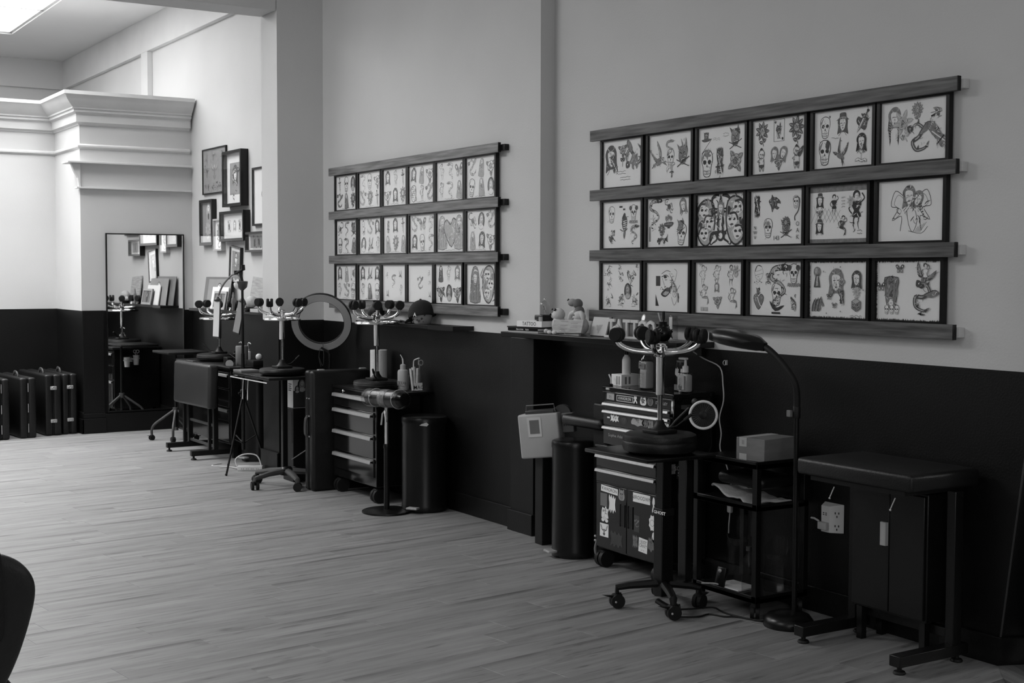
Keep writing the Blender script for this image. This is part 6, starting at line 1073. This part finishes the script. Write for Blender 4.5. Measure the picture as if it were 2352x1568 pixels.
for k in range(5):
    an = math.radians(192 + 72 * k); u = Vector((math.cos(an), math.sin(an), 0)); o = Vector((3.93, 9.47, 0)); b = MB(); b.tube([o + u * .03 + Vector((0, 0, .115)), o + u * .16 + Vector((0, 0, .105)), o + u * .28 + Vector((0, 0, .083)), o + u * .285 + Vector((0, 0, .06))], [.024, .021, .017, .012], 8, flat=1.2); l = part(t, 'base_arm', b, 'dgrey'); b = MB(); c = o + u * .28; caster(b, c.x, c.y, 0, .032, an + 1.2, 1.3); part(l, 'caster', b, 'rubber')
b = MB(); b.cyl((3.96, 9.44, .20), (4.09, 9.26, .34), .004, n=8); part(t, 'brace_rod', b, 'grey')
b = MB(); b.lathe([(.015, 0), (.015, .03), (.012, .033)], (3.865, 9.515, .838 + .053), 12); 
t = thing('side_pedestal', 'low black pedestal standing behind the tray stand with a printed carton on top', 'cabinet', (4.27, 9.62, 0)); b = MB(); b.box(4.04, 4.20, 9.60, 9.80, 0, .565); part(t, 'body', b, 'matte', bevel=.004)
b = MB(); b.box(4.038, 4.04, 9.62, 9.78, .30, .54); part(t, 'door', b, 'matte', bevel=.001)
t = thing('glove_box', 'printed carton with a dark face sticker, on the pedestal beside the standing case', 'box', (4.13, 9.68, .565)); b = MB(); b.box(4.05, 4.22, 9.625, 9.735, .566, .80); part(t, 'carton_body', b, 'paper', bevel=.002); b = MB(); b.box(4.052, 4.218, 9.6235, 9.6255, .57, .70); part(t, 'print_panel', b, 'dgrey', smooth=False)
a = Art(.0005); a.push(.01, .03, .055); portrait(a); a.pop(); a.push(-.03, .0, .03); portrait(a); a.pop(); Q = RBACK.to_4x4(); Q.translation = (4.115, 9.6232, .71); b = MB(); b.v = [tuple(Q @ Vector(v)) for v in a.v]; b.f = a.f; b.mi = a.mi; part(t, 'sticker', b, INK, smooth=False)
b = MB(); [b.box(4.0485, 4.0498, 9.65 + .01 * (i % 2), 9.71, .745 - .016 * i, .752 - .016 * i) for i in range(4)]; part(t, 'printed_lines', b, 'ink1', smooth=False)
# ---------------------------------------------------------------- shelf over the middle station with a cap on a stand and a dark pot
t = thing('wall_shelf', 'black wall shelf under the smaller rack, carrying the cap and the dark pot', 'shelf', (4.42, 8.4, 1.225)); b = MB(); b.box(4.345, 4.5, 7.665, 9.13, 1.226, 1.252); part(t, 'shelf_board', b, 'dado', bevel=.002); b = MB(); b.box(4.341, 4.346, 7.66, 8.005, 1.2235, 1.2535); b.box(4.346, 4.5, 7.66, 7.664, 1.2235, 1.2535); part(t, 'end_cap', b, 'black', smooth=False)
ZT = 1.2525; cc_ = Vector((4.405, 8.20, ZT))
t = thing('cap_stand', 'patterned pale skull shaped stand under the black baseball cap', 'stand', tuple(cc_)); b = MB(); b.lathe([(.05, 0), (.06, .01), (.068, .04), (.072, .08), (.06, .10)], cc_, 24); part(t, 'stand_body', b, 'greyp'); a = MB(); random.seed(3)
for k in range(22): an = random.uniform(2.2, 4.6); z = random.uniform(.012, .07); a.ball(cc_ + Vector((.067 * math.cos(an), .067 * math.sin(an), z)), random.uniform(.004, .009), 6, sc=(.6, 1, 1))
part(t, 'spots', a, 'ink1', stuff=True)
t = thing('baseball_cap', 'black baseball cap with a small white letter A hung over the patterned stand', 'cap', tuple(cc_ + Vector((0, 0, .03)))); Qc = Matrix.Translation(cc_ + Vector((0, .0, .062))) @ Matrix.Rotation(math.radians(-13), 4, 'X'); b = MB(); b.X = Qc; pr = [(.098 * math.cos(q), .105 * math.sin(q)) for q in [i * PI / 2 / 9 for i in range(9)]] + [(.008, .1055), (.006, .112), (.001, .113)]; b.lathe([(.096, -.012)] + pr, (0, 0, 0), 28); part(t, 'crown', b, 'fabric')
b = MB(); b.X = Qc; vs = []; 
for i in range(11):
    an = math.radians(50 + 8 * i); r0 = .096; vs += [(r0 * math.cos(an), r0 * math.sin(an), -.008), ((r0 + .085 * math.sin(PI * (i + .6) / 11.2)) * math.cos(an), (r0 + .105 * math.sin(PI * (i + .6) / 11.2)) * math.sin(an), -.02 * math.sin(PI * (i + .6) / 11.2) - .008)]
b.add(vs, [(2 * i, 2 * i + 1, 2 * i + 3, 2 * i + 2) for i in range(10)]); o = part(t, 'brim', b, 'fabric'); sm = o.modifiers.new('t', 'SOLIDIFY'); sm.thickness = .004
lettering(t, 'A', 4.318, 8.145, 1.318, .028, 'paper', Matrix.Rotation(math.radians(22), 3, 'Z') @ RWALL, .02)
t = thing('dark_pot', 'round dark flask shaped ornament with a short neck at the left of the cap', 'ornament', (4.41, 8.94, ZT)); b = MB(); b.lathe([(.03, 0), (.05, .008), (.062, .05), (.058, .085), (.04, .115), (.022, .128), (.022, .14), (.03, .148), (.028, .15)], (4.415, 8.93, ZT), 24); part(t, 'flask', b, 'matte'); b = MB(); b.lathe([(.066, .0), (.066, .012), (.05, .014)], (4.415, 8.93, ZT), 20); part(t, 'foot', b, 'black')
t = thing('cable_coil', 'dark curled cable lying on the shelf left of the cap', 'cable', (4.40, 8.5, ZT)); b = MB(); b.tube([(4.39, 8.68, ZT + .006), (4.38, 8.60, ZT + .012), (4.41, 8.52, ZT + .006), (4.37, 8.46, ZT + .016), (4.385, 8.38, ZT + .006), (4.36, 8.33, ZT + .012)], .006, 8, smooth=4); part(t, 'loop', b, 'rubber'); b = MB(); b.rbox(4.36, 4.39, 8.33, 8.37, ZT + .002, ZT + .022, .006, 2); part(t, 'plug', b, 'pale')
# ---------------------------------------------------------------- far station: tripod lamp, folded rest, cabinet, bin
b0 = bin_('grey sheened round bin behind the tripod lamp at the pier', 4.27, 10.93, .135, .73, math.radians(200), .05)
t = thing('tripod_lamp', 'black tripod stand with a phone clamp and two hanging pale light bars', 'lamp', (3.95, 10.40, 0)); px_, py_ = 3.945, 10.40
b = MB(); b.cyl((px_, py_, .17), (px_, py_, .95), .014); part(t, 'lower_pole', b, 'metalblk'); b = MB(); b.cyl((px_, py_, .93), (px_, py_, 1.475), .0105); part(t, 'upper_pole', b, 'metalblk')
b = MB(); b.lathe([(.022, .60), (.024, .62), (.024, .65), (.018, .66)], (px_, py_, 0), 16); b.cyl((px_ - .04, py_, .63), (px_ + .04, py_, .63), .009, n=8); b.lathe([(.02, .80), (.02, .84)], (px_, py_, 0), 14); part(t, 'collar', b, 'metalblk')
for (x, y) in ((3.715, 10.175), (3.925, 11.0 - .30), (4.17, 10.46)):
    b = MB(); b.tube([(px_, py_, .62), (x, y, .006)], .0085, 8); l = part(t, 'tripod_leg', b, 'metalblk'); b = MB(); b.ball((x, y, .011), .011, 8); part(l, 'foot', b, 'rubber')
    b = MB(); b.tube([(px_, py_, .22), (px_ * .45 + x * .55, py_ * .45 + y * .55, .28)], .005, 6); part(t, 'brace', b, 'metalblk')
b = MB(); b.lathe([(.012, -.06), (.038, -.035), (.044, 0), (.044, .012), (.02, .014)], (px_, py_, 1.52), 20); part(t, 'head_hub', b, 'dgrey'); b = MB(); b.lathe([(.043, 0), (.048, -.012), (.043, -.035), (.03, -.05)], (px_ - .012, py_ + .03, 1.52), 20); part(t, 'hub_ring', b, 'white')
b = MB(); b.tube([(px_, py_, 1.53), (px_ - .012, py_ + .012, 1.60)], .012, 8); part(t, 'clamp_arm', b, 'matte'); b = MB(); b.X = Matrix.Translation((px_ - .015, py_ + .02, 1.612)) @ Matrix.Rotation(math.radians(-12), 4, 'X'); b.rbox(-.012, .012, -.085, .085, -.008, .008, .004, 2); b.box(-.014, .014, -.09, -.075, -.008, .035); b.box(-.014, .014, .075, .09, -.008, .022); part(t, 'phone_clamp', b, 'matte')
for pts, (cx, cy, z0, z1), tl, m_ in (([(px_, py_ + .01, 1.53), (px_ - .01, py_ + .08, 1.585), (px_ - .03, py_ + .16, 1.58), (px_ - .06, py_ + .28, 1.50), (px_ - .07, py_ + .36, 1.415)], (px_ - .075, py_ + .40, 1.06, 1.375), 3, 'led'), ([(px_, py_ + .01, 1.53), (px_ + .02, py_ + .06, 1.57), (px_ + .03, py_ + .09, 1.50), (px_ + .02, py_ + .06, 1.40)], (px_ + .005, py_ + .10, 1.10, 1.375), 14, 'ringw')):
    b = MB(); b.tube(pts, .0075, 8, smooth=5); part(t, 'gooseneck', b, 'grey'); h = (z1 - z0) / 2
    Q = Matrix.Translation((cx, cy, (z0 + z1) / 2)) @ Matrix.Rotation(math.radians(-62), 4, 'Z') @ Matrix.Rotation(math.radians(tl), 4, 'Y') ; b = MB(); b.X = Q; b.rbox(-.034, .034, -.002, .014, -h, h, .004, 2); bar = part(t, 'light_bar', b, 'dgrey'); b = MB(); b.X = Q; b.box(-.0315, .0315, -.004, -.0015, -h + .012, h - .012); part(bar, 'diffuser', b, m_, smooth=False)
    b = MB(); b.X = Q; b.lathe([(.008, h + .028), (.014, h + .02), (.028, h + .004), (.027, h - .006)], (0, .005, 0), 14); part(bar, 'end_cone', b, 'dgrey')
# folded padded rest on H feet
t = thing('folded_rest', 'charcoal padded leg rest hanging upright from a black frame on levelling feet', 'leg rest', (3.95, 11.45, 0))
Q = Matrix.Translation((3.865, 11.45, .635)) @ Matrix.Rotation(math.radians(2), 4, 'Z') @ Matrix.Rotation(math.radians(2), 4, 'Y'); b = MB(); b.X = Q; b.rbox(-.005, .085, -.42, .42, -.19, .185, .028, 4); part(t, 'pad', b, 'pad'); b = MB(); b.X = Q; b.box(.085, .105, -.36, .36, -.16, .16); part(t, 'pad_board', b, 'metalblk'); b = MB(); b.X = Q; b.box(.03, .07, .05, .22, .183, .195); part(t, 'pad_grip', b, 'dgrey', bevel=.003)
for y in (11.20, 11.86):
    b = MB(); b.box(3.975, 4.015, y - .02, y + .02, .06, .80); b.box(3.93, 3.955, y - .015, y + .015, .07, .46); part(t, 'upright', b, 'metalblk', bevel=.003)
    b = MB(); b.box(3.775, 4.24, y - .024, y + .024, .034, .078); f = part(t, 'foot_beam', b, 'metalblk', bevel=.003)
    for x in (3.80, 4.20): b = MB(); b.lathe([(.024, 0), (.026, .004), (.02, .013), (.009, .015), (.009, .036)], (x, y, 0), 14); part(f, 'leveling_foot', b, 'rubber')
for z in (.09, .27): b = MB(); b.box(3.985, 4.005, 11.20, 11.86, z, z + .022); part(t, 'cross_bar', b, 'dgrey', bevel=.002)
# station cabinet
t = thing('station_cabinet', 'black station cabinet with one silver drawer pull behind the padded leg rest', 'cabinet', (4.35, 11.85, 0)); b = MB(); b.box(4.10, 4.60, 11.10, 12.50, .12, .765); part(t, 'body', b, 'steel', bevel=.004); b = MB(); b.rbox(4.08, 4.61, 11.08, 12.52, .765, .7895, .006, 2); part(t, 'top', b, 'black')
for z0, z1, h0, h1 in ((.60, .74, .70, .725), (.44, .59, .40, .42), (.14, .43, .395, .42)): drawer(t, 4.10, 11.13, 12.47, z0, z1, h0, h1, 11.14, 12.46)
b = MB(); b.lathe([(.012, 0), (.012, .006)], (4.30, 11.098, .55), 12, axis=(0, -1, 0)); b.box(4.34, 4.35, 11.094, 11.1, .53, .57); part(t, 'lock', b, 'alu')
[part(t, 'leg', MB().box(x, x + .04, y, y + .04, 0, .12), 'matte') for x in (4.13, 4.53) for y in (11.13, 12.43)]
b = MB(); b.cyl((4.29, 12.535, .64), (4.22, 12.535, .64), .006); b.torus((4.22, 12.575, .65), .036, .004, n=20); b.torus((4.32, 12.575, .67), .036, .004, n=20); b.box(4.2, 4.34, 12.52, 12.54, .655, .667); part(t, 'cup_holder', b, 'white')
for x, z, lb in ((4.22, .58, 'white cup in the holder on the back of the station cabinet, nearer the room'), (4.32, .60, 'white cup with scissors in the holder on the back of the station cabinet')):
    b = MB(); b.lathe([(.026, 0), (.034, .10), (.036, .104), (.033, .104), (.024, .004)], (x, 12.575, z), 18); solo('cup', lb, 'cup', b, 'white', (x, 12.575, z), 'cups on the far side of the station cabinet')
t = thing('scissors', 'white handled scissors standing in a cup behind the station cabinet', 'scissors', (4.32, 12.575, .61)); b = MB(); [b.torus((4.32 + f * .016, 12.575, .745), .016, .0035, (f * .3, -1, 0), 16, 6) for f in (-1, 1)]; part(t, 'handles', b, 'white'); b = MB(); [b.tube([(4.32 + f * .01, 12.575, .73), (4.32 - f * .004, 12.575, .61)], [.005, .002], 6, flat=.4) for f in (-1, 1)]; part(t, 'blades', b, 'alu')
t = thing('disinfectant_bottle', 'white wash bottle with bent spout beside the far stool, left of the pair', 'bottle', (4.43, 11.70, .79)); 
def wash(t, x, y, m_, dirn):
    b = MB(); b.lathe([(.028, 0), (.03, .005), (.03, .09), (.026, .10), (.013, .105)], (x, y, .79), 18); part(t, 'body', b, m_); b = MB(); b.lathe([(.014, .104), (.014, .122)], (x, y, .79), 12); b.tube([(x, y, .91), (x, y, .955), (x, y + dirn * .02, .972), (x, y + dirn * .07, .962)], .0045, 8, smooth=4); part(t, 'spout', b, 'white')
wash(t, 4.43, 11.70, 'white', 1); t = thing('disinfectant_bottle', 'second white wash bottle by the far stool, spout turned to the near side', 'bottle', (4.45, 11.60, .79)); wash(t, 4.45, 11.60, 'white', -1)
b = MB(); b.lathe([(.024, 0), (.025, .07), (.012, .08), (.012, .10)], (4.40, 11.79, .79), 14); solo('ink_bottle', 'small black ink bottle left of the white wash bottles on the station cabinet', 'bottle', b, 'black', (4.40, 11.79, .79))
b = MB(); b.lathe([(.052, 0), (.055, .006), (.055, .16), (.05, .168), (.01, .168)], (4.30, 11.36, .79), 24); solo('wrap_roll', 'grey rounded roll standing on the near end of the station cabinet', 'roll', b, 'grey', (4.30, 11.36, .79))
t = thing('round_badge_box', 'small black box with a pale round clock face at the near end of the cabinet', 'clock', (4.19, 11.36, .79)); b = MB(); b.X = Matrix.Translation((4.165, 11.33, .79)); b.rbox(-.03, .03, -.05, .05, 0, .075, .006, 2); part(t, 'case', b, 'black'); b = MB(); b.lathe([(.034, 0), (.034, .004)], (4.155, 11.278, .808), 20, axis=(-.3, -1, 0)); part(t, 'dial', b, 'pale')
b = MB(); b.rbox(4.30, 4.52, 11.09, 11.27, .79, .84, .006, 2); solo('supply_box', 'low matte black box at the near corner of the station cabinet under the white ball', 'box', b, 'matte', (4.41, 11.18, .79))
b = MB(); b.ball((4.38, 11.16, .868), .029, 14); solo('white_ball', 'small white ball on the low black box at the pier', 'ball', b, 'white', (4.38, 11.16, .84))
b = MB(); b.tube([(4.40, 11.50, .80), (4.36, 11.62, .82), (4.33, 11.75, .865)], .004, 6, smooth=4); b.box(4.39, 4.41, 11.47, 11.50, .79, .81); solo('machine_cable', 'thin black cable lying between the far stool and the grey roll', 'cable', b, 'rubber', (4.38, 11.6, .79))
# rolling stand with curved legs near the big mirror
t = thing('rolling_stand', 'thin rolling stand with curved grey caster legs before the big wall mirror', 'stand', (4.13, 12.66, 0)); o = Vector((4.13, 12.68, 0)); b = MB(); b.cyl(o + Vector((0, 0, .10)), o + Vector((0, 0, .82)), .014); part(t, 'pole', b, 'metalblk'); b = MB(); b.lathe([(.028, .26), (.03, .28), (.028, .31)], o, 14); b.lathe([(.025, .09), (.02, .12)], o, 12); part(t, 'collar', b, 'dgrey')
for an in (165, 245, 20, 310):
    u = Vector((math.cos(math.radians(an)), math.sin(math.radians(an)), 0)); b = MB(); b.tube([o + u * .015 + Vector((0, 0, .285)), o + u * .12 + Vector((0, 0, .21)), o + u * .20 + Vector((0, 0, .15)), o + u * .225 + Vector((0, 0, .10)), o + u * .225 + Vector((0, 0, .055))], .012, 8, smooth=4); l = part(t, 'leg', b, 'dgrey'); b = MB(); c = o + u * .225; caster(b, c.x, c.y, 0, .025, math.radians(an + 30), 1, True); part(l, 'caster', b, 'rubber')
b = MB(); b.rbox(4.02, 4.42, 12.55, 13.05, .82, .845, .008, 2); part(t, 'tray', b, 'matte')
# wall mirror on the pilaster
t = thing('wall_mirror', 'large rectangular mirror with thin black frame standing on the pilaster ledge', 'mirror', (4.125, 13.59, .23)); b = MB()
x0, x1, z0, z1, f = 3.727, 4.525, .20, 1.992, .012
for i, (a0, a1, c0, c1) in enumerate(((x0, x1, z1 - f, z1), (x0, x1, z0, z0 + f), (x0, x0 + f, z0 + f, z1 - f), (x1 - f, x1, z0 + f, z1 - f))): part(t, 'frame_bar', MB().box(a0, a1, 13.572, 13.598, c0, c1), 'black', smooth=False)
part(t, 'glass', MB().box(x0 + f, x1 - f, 13.584, 13.596, z0 + f, z1 - f), 'mirror', smooth=False)
# shelf under the far pictures
t = thing('wall_shelf', 'black shelf under the far wall pictures holding record sleeves and a skull', 'shelf', (4.53, 11.95, 1.235)); part(t, 'shelf_board', MB().box(4.42, XF, 10.75, 13.12, 1.226, 1.25), 'dado', bevel=.002); part(t, 'end_cap', MB().box(4.418, 4.4205, 12.85, 13.122, 1.2255, 1.2505), 'black')
ZF = 1.2505
def sleeve(name, label, cat, y0, y1, h, x, lean, mats, fr=None, roll=0, thick=.006, fn=None, **k):
    t, Q = leaned(name, label, cat, y0, y1, ZF, h, x, lean, mats, thick, roll, fr)
    if fn:
        a = Art(.0006); a.push(0, 0, h * .36); fn(a, **k); a.pop(); RR = Q @ Matrix.Translation((-.001 if not fr else -.003, 0, h / 2)) @ RWALL.to_4x4(); b = MB(); b.v = [tuple(RR @ Vector(v)) for v in a.v]; b.f = a.f; b.mi = a.mi; part(t, 'artwork', b, INK, smooth=False)
    return t
sleeve('record_sleeve', 'large dark edged record sleeve at the back left of the far shelf', 'record sleeve', 13.12, 12.38, .312, 4.555, 8, 'grey'); sleeve('record_sleeve', 'pale patterned record sleeve overlapping the dark edged one on the far shelf', 'record sleeve', 12.95, 12.33, .29, 4.53, 8, 'greyp', None, 0, .006, faces, t=3)
sleeve('framed_picture', 'white sheet with one black side strip in front of the record sleeves', 'picture', 12.76, 12.32, .215, 4.505, 9, 'paper', None, 0, .01); sleeve('framed_picture', 'small pale wood frame with dark flower picture in front of the record sleeves', 'picture', 12.60, 12.27, .175, 4.475, 10, 'grey', ('pale', .022), 0, .01, flower, t=1)
sleeve('wood_panel', 'pale wooden panel leaning on the wall right of the tripod lamp head', 'board', 11.88, 11.52, .312, 4.555, 9, 'board', None, 3, .014)
t = thing('hand_figurine', 'small grey hand shaped figurine standing on a black block on the far shelf', 'figurine', (4.50, 12.08, ZF)); part(t, 'block', MB().box(4.48, 4.53, 12.06, 12.12, ZF, ZF + .085), 'black', bevel=.003); b = MB(); b.lathe([(.012, 0), (.014, .05), (.02, .08), (.016, .115)], (4.475, 12.035, ZF), 12); [b.tube([(4.475, 12.035 + d_, ZF + .11), (4.475, 12.035 + d_ * 1.4, ZF + .11 + l)], [.006, .004], 6) for d_, l in ((-.014, .045), (-.005, .06), (.005, .058), (.014, .04))]; b.tube([(4.475, 12.055, ZF + .075), (4.472, 12.068, ZF + .10)], [.006, .004], 6); part(t, 'hand', b, 'grey')
t = thing('skull', 'pale skull ornament on a black pot at the near end of the far shelf', 'ornament', (4.50, 11.64, ZF)); o = Vector((4.49, 11.63, ZF)); part(t, 'pot', MB().lathe([(.05, 0), (.055, .005), (.06, .032), (.05, .034)], o, 20), 'black'); b = MB(); b.ball(o + Vector((0, -.02, .088)), .062, 18, sc=(.85, 1.1, .9)); b.ball(o + Vector((-.005, .048, .052)), .034, 12, sc=(.9, 1, .8)); part(t, 'cranium', b, 'bone')
for dx_, dy_, dz_ in ((-.046, .030, .074), (-.043, -.008, .078)): part(t, 'eye_socket', MB().ball(o + Vector((dx_, dy_, dz_)), .0155, 10), 'ink0')
part(t, 'nose_hole', MB().ball(o + Vector((-.037, .052, .062)), .009, 8), 'ink0')
for k in range(4): part(t, 'tooth', MB().box(o.x - .038, o.x - .03, o.y + .028 + .012 * k, o.y + .037 + .012 * k, ZF + .034, ZF + .046), 'bone')
b = MB(); b.box(4.44, 4.50, 11.33, 11.52, ZF, ZF + .03); solo('pale_box', 'flat pale box on the far shelf beside the pier', 'box', b, 'pale', (4.47, 11.43, ZF))
# power strip on the floor
t = thing('power_strip', 'white power strip with sockets on the floor beside the tripod lamp', 'power strip', (4.02, 10.36, 0)); Q = Matrix.Translation((3.985, 10.36, 0)) @ Matrix.Rotation(math.radians(-30), 4, 'Z'); b = MB(); b.X = Q; b.rbox(-.10, .10, -.025, .025, .001, .04, .005, 2); part(t, 'housing', b, 'white')
b = MB(); b.X = Q; [[b.box(x + d_, x + d_ + .003, .0248, .0256, .012, .022) for d_ in (-.008, .006)] for x in (-.06, -.02, .02, .06)]; [[b.box(x + d_, x + d_ + .003, -.0256, -.0248, .012, .022) for d_ in (-.008, .006)] for x in (-.06, -.02, .02, .06)]; part(t, 'sockets', b, 'ink0', smooth=False); b = MB(); b.tube([Q @ Vector((-.10, 0, .02)), Q @ Vector((-.12, .01, .09)), Q @ Vector((-.05, .03, .13)), Q @ Vector((.05, .02, .12)), Q @ Vector((.09, 0, .04))], .005, 8, smooth=4); b.tube([Q @ Vector((-.10, .01, .02)), (3.90, 10.62, .006), (3.80, 10.75, .006), (3.92, 10.85, .006)], .004, 6, smooth=4); part(t, 'cable', b, 'white')
# ---------------------------------------------------------------- chair at the near left edge with a dark jacket over its back
cx, cy = .635, 3.72; th = math.radians(-58)                       # local x across the back (towards the picture's right), y to the seat front, z up
t = thing('padded_chair', 'black padded chair at the lower left edge, seen from behind its curved back', 'chair', (cx, cy, 0), th + math.radians(76), None, world=False)
def shell(hw, z0, z1, d, n=28, r_=.0):
    vs = []; fs = []
    for k, (s_, y) in enumerate(((.86, -d * .5), (1, -d * .2), (1, d * .25), (.86, d * .5))):
        for i in range(n):
            an = 2 * PI * i / n; ca, sa = math.cos(an), math.sin(an); q = 2.6; x = hw * s_ * math.copysign(abs(ca) ** (2 / q), ca); z = (z1 + z0) / 2 + (z1 - z0) / 2 * (s_ * .5 + .5) * math.copysign(abs(sa) ** (2 / q), sa); x *= (.45 + .55 * min(1, (z - z0) / (z1 - z0) * 1.35)); vs.append((x, y + .25 * x * x, z))
    for j in range(3): fs += [(j * n + i, j * n + (i + 1) % n, (j + 1) * n + (i + 1) % n, (j + 1) * n + i) for i in range(n)]
    return vs, fs + [tuple(range(n - 1, -1, -1)), tuple(range(3 * n, 4 * n))]
b = MB(); b.add(*shell(.235, .42, .865, .075)); o = part(t, 'backrest', b, 'pad'); o.modifiers.new('s', 'SUBSURF').render_levels = 2
b = MB(); b.rbox(-.20, .18, .05, .46, .42, .49, .03, 4); part(t, 'seat', b, 'vinyl')
b = MB(); b.tube([(0, -.02, .62), (0, -.05, .46), (0, .05, .40), (0, .2, .40)], .02, 8, smooth=3, flat=2); part(t, 'back_bar', b, 'metalblk'); b = MB(); b.cyl((0, .27, .10), (0, .27, .42), .025); part(t, 'column', b, 'metalblk')
for k in range(5): an = 2 * PI * k / 5 + .3; u = Vector((math.cos(an), math.sin(an), 0)); o = Vector((0, .27, 0)); b = MB(); b.tube([o + u * .02 + Vector((0, 0, .11)), o + u * .28 + Vector((0, 0, .075))], [.022, .016], 8); l = part(t, 'base_arm', b, 'metalblk'); b = MB(); c = o + u * .27; caster(b, c.x, c.y, 0, .028, an); part(l, 'caster', b, 'rubber')
t2 = thing('jacket', 'dark cotton jacket slung over the top left of the padded chair back', 'jacket', (cx, cy, .5), th + math.radians(76), None, world=False)
b = MB(); vs = []; fs = []; nu, nv = 16, 22; random.seed(5)
for i in range(nu):
    for j in range(nv):
        u = -.36 + .44 * i / (nu - 1); v = (j / (nv - 1) - .5) * 2; a_ = v * 2.2; top = .90 + .05 * math.sin(2.2 * i / nu + .6) - .5 + .16 * (1 - i / (nu - 1)) ** 1.5
        r = .058 + .010 * math.sin(i * 1.3 + j * .8); y = r * math.sin(max(-PI / 2, min(PI / 2, a_))) + .25 * u * u; z = top - .07 + r * math.cos(max(-PI / 2, min(PI / 2, a_))); dz = max(0, abs(a_) - PI / 2); z -= dz * .36; y += math.copysign(.02 * math.sin(i * .9 + dz * 4), v) * min(1, dz * 2)
        vs.append((u, y, z))
for i in range(nu - 1):
    for j in range(nv - 1): fs.append((i * nv + j, i * nv + j + 1, (i + 1) * nv + j + 1, (i + 1) * nv + j))
b.add(vs, fs); o = part(t2, 'cloth', b, 'fabric'); sm = o.modifiers.new('t', 'SOLIDIFY'); sm.thickness = .008; sm.offset = 1; o.modifiers.new('s', 'SUBSURF').render_levels = 2
b = MB(); b.tube([(-.32, .07, .40), (-.27, .085, .30), (-.25, .08, .12), (-.26, .07, -.02)], [.05, .055, .05, .045, .042, .04, .04, .038, .036, .035], 10, smooth=3); o = part(t2, 'sleeve', b, 'fabric')
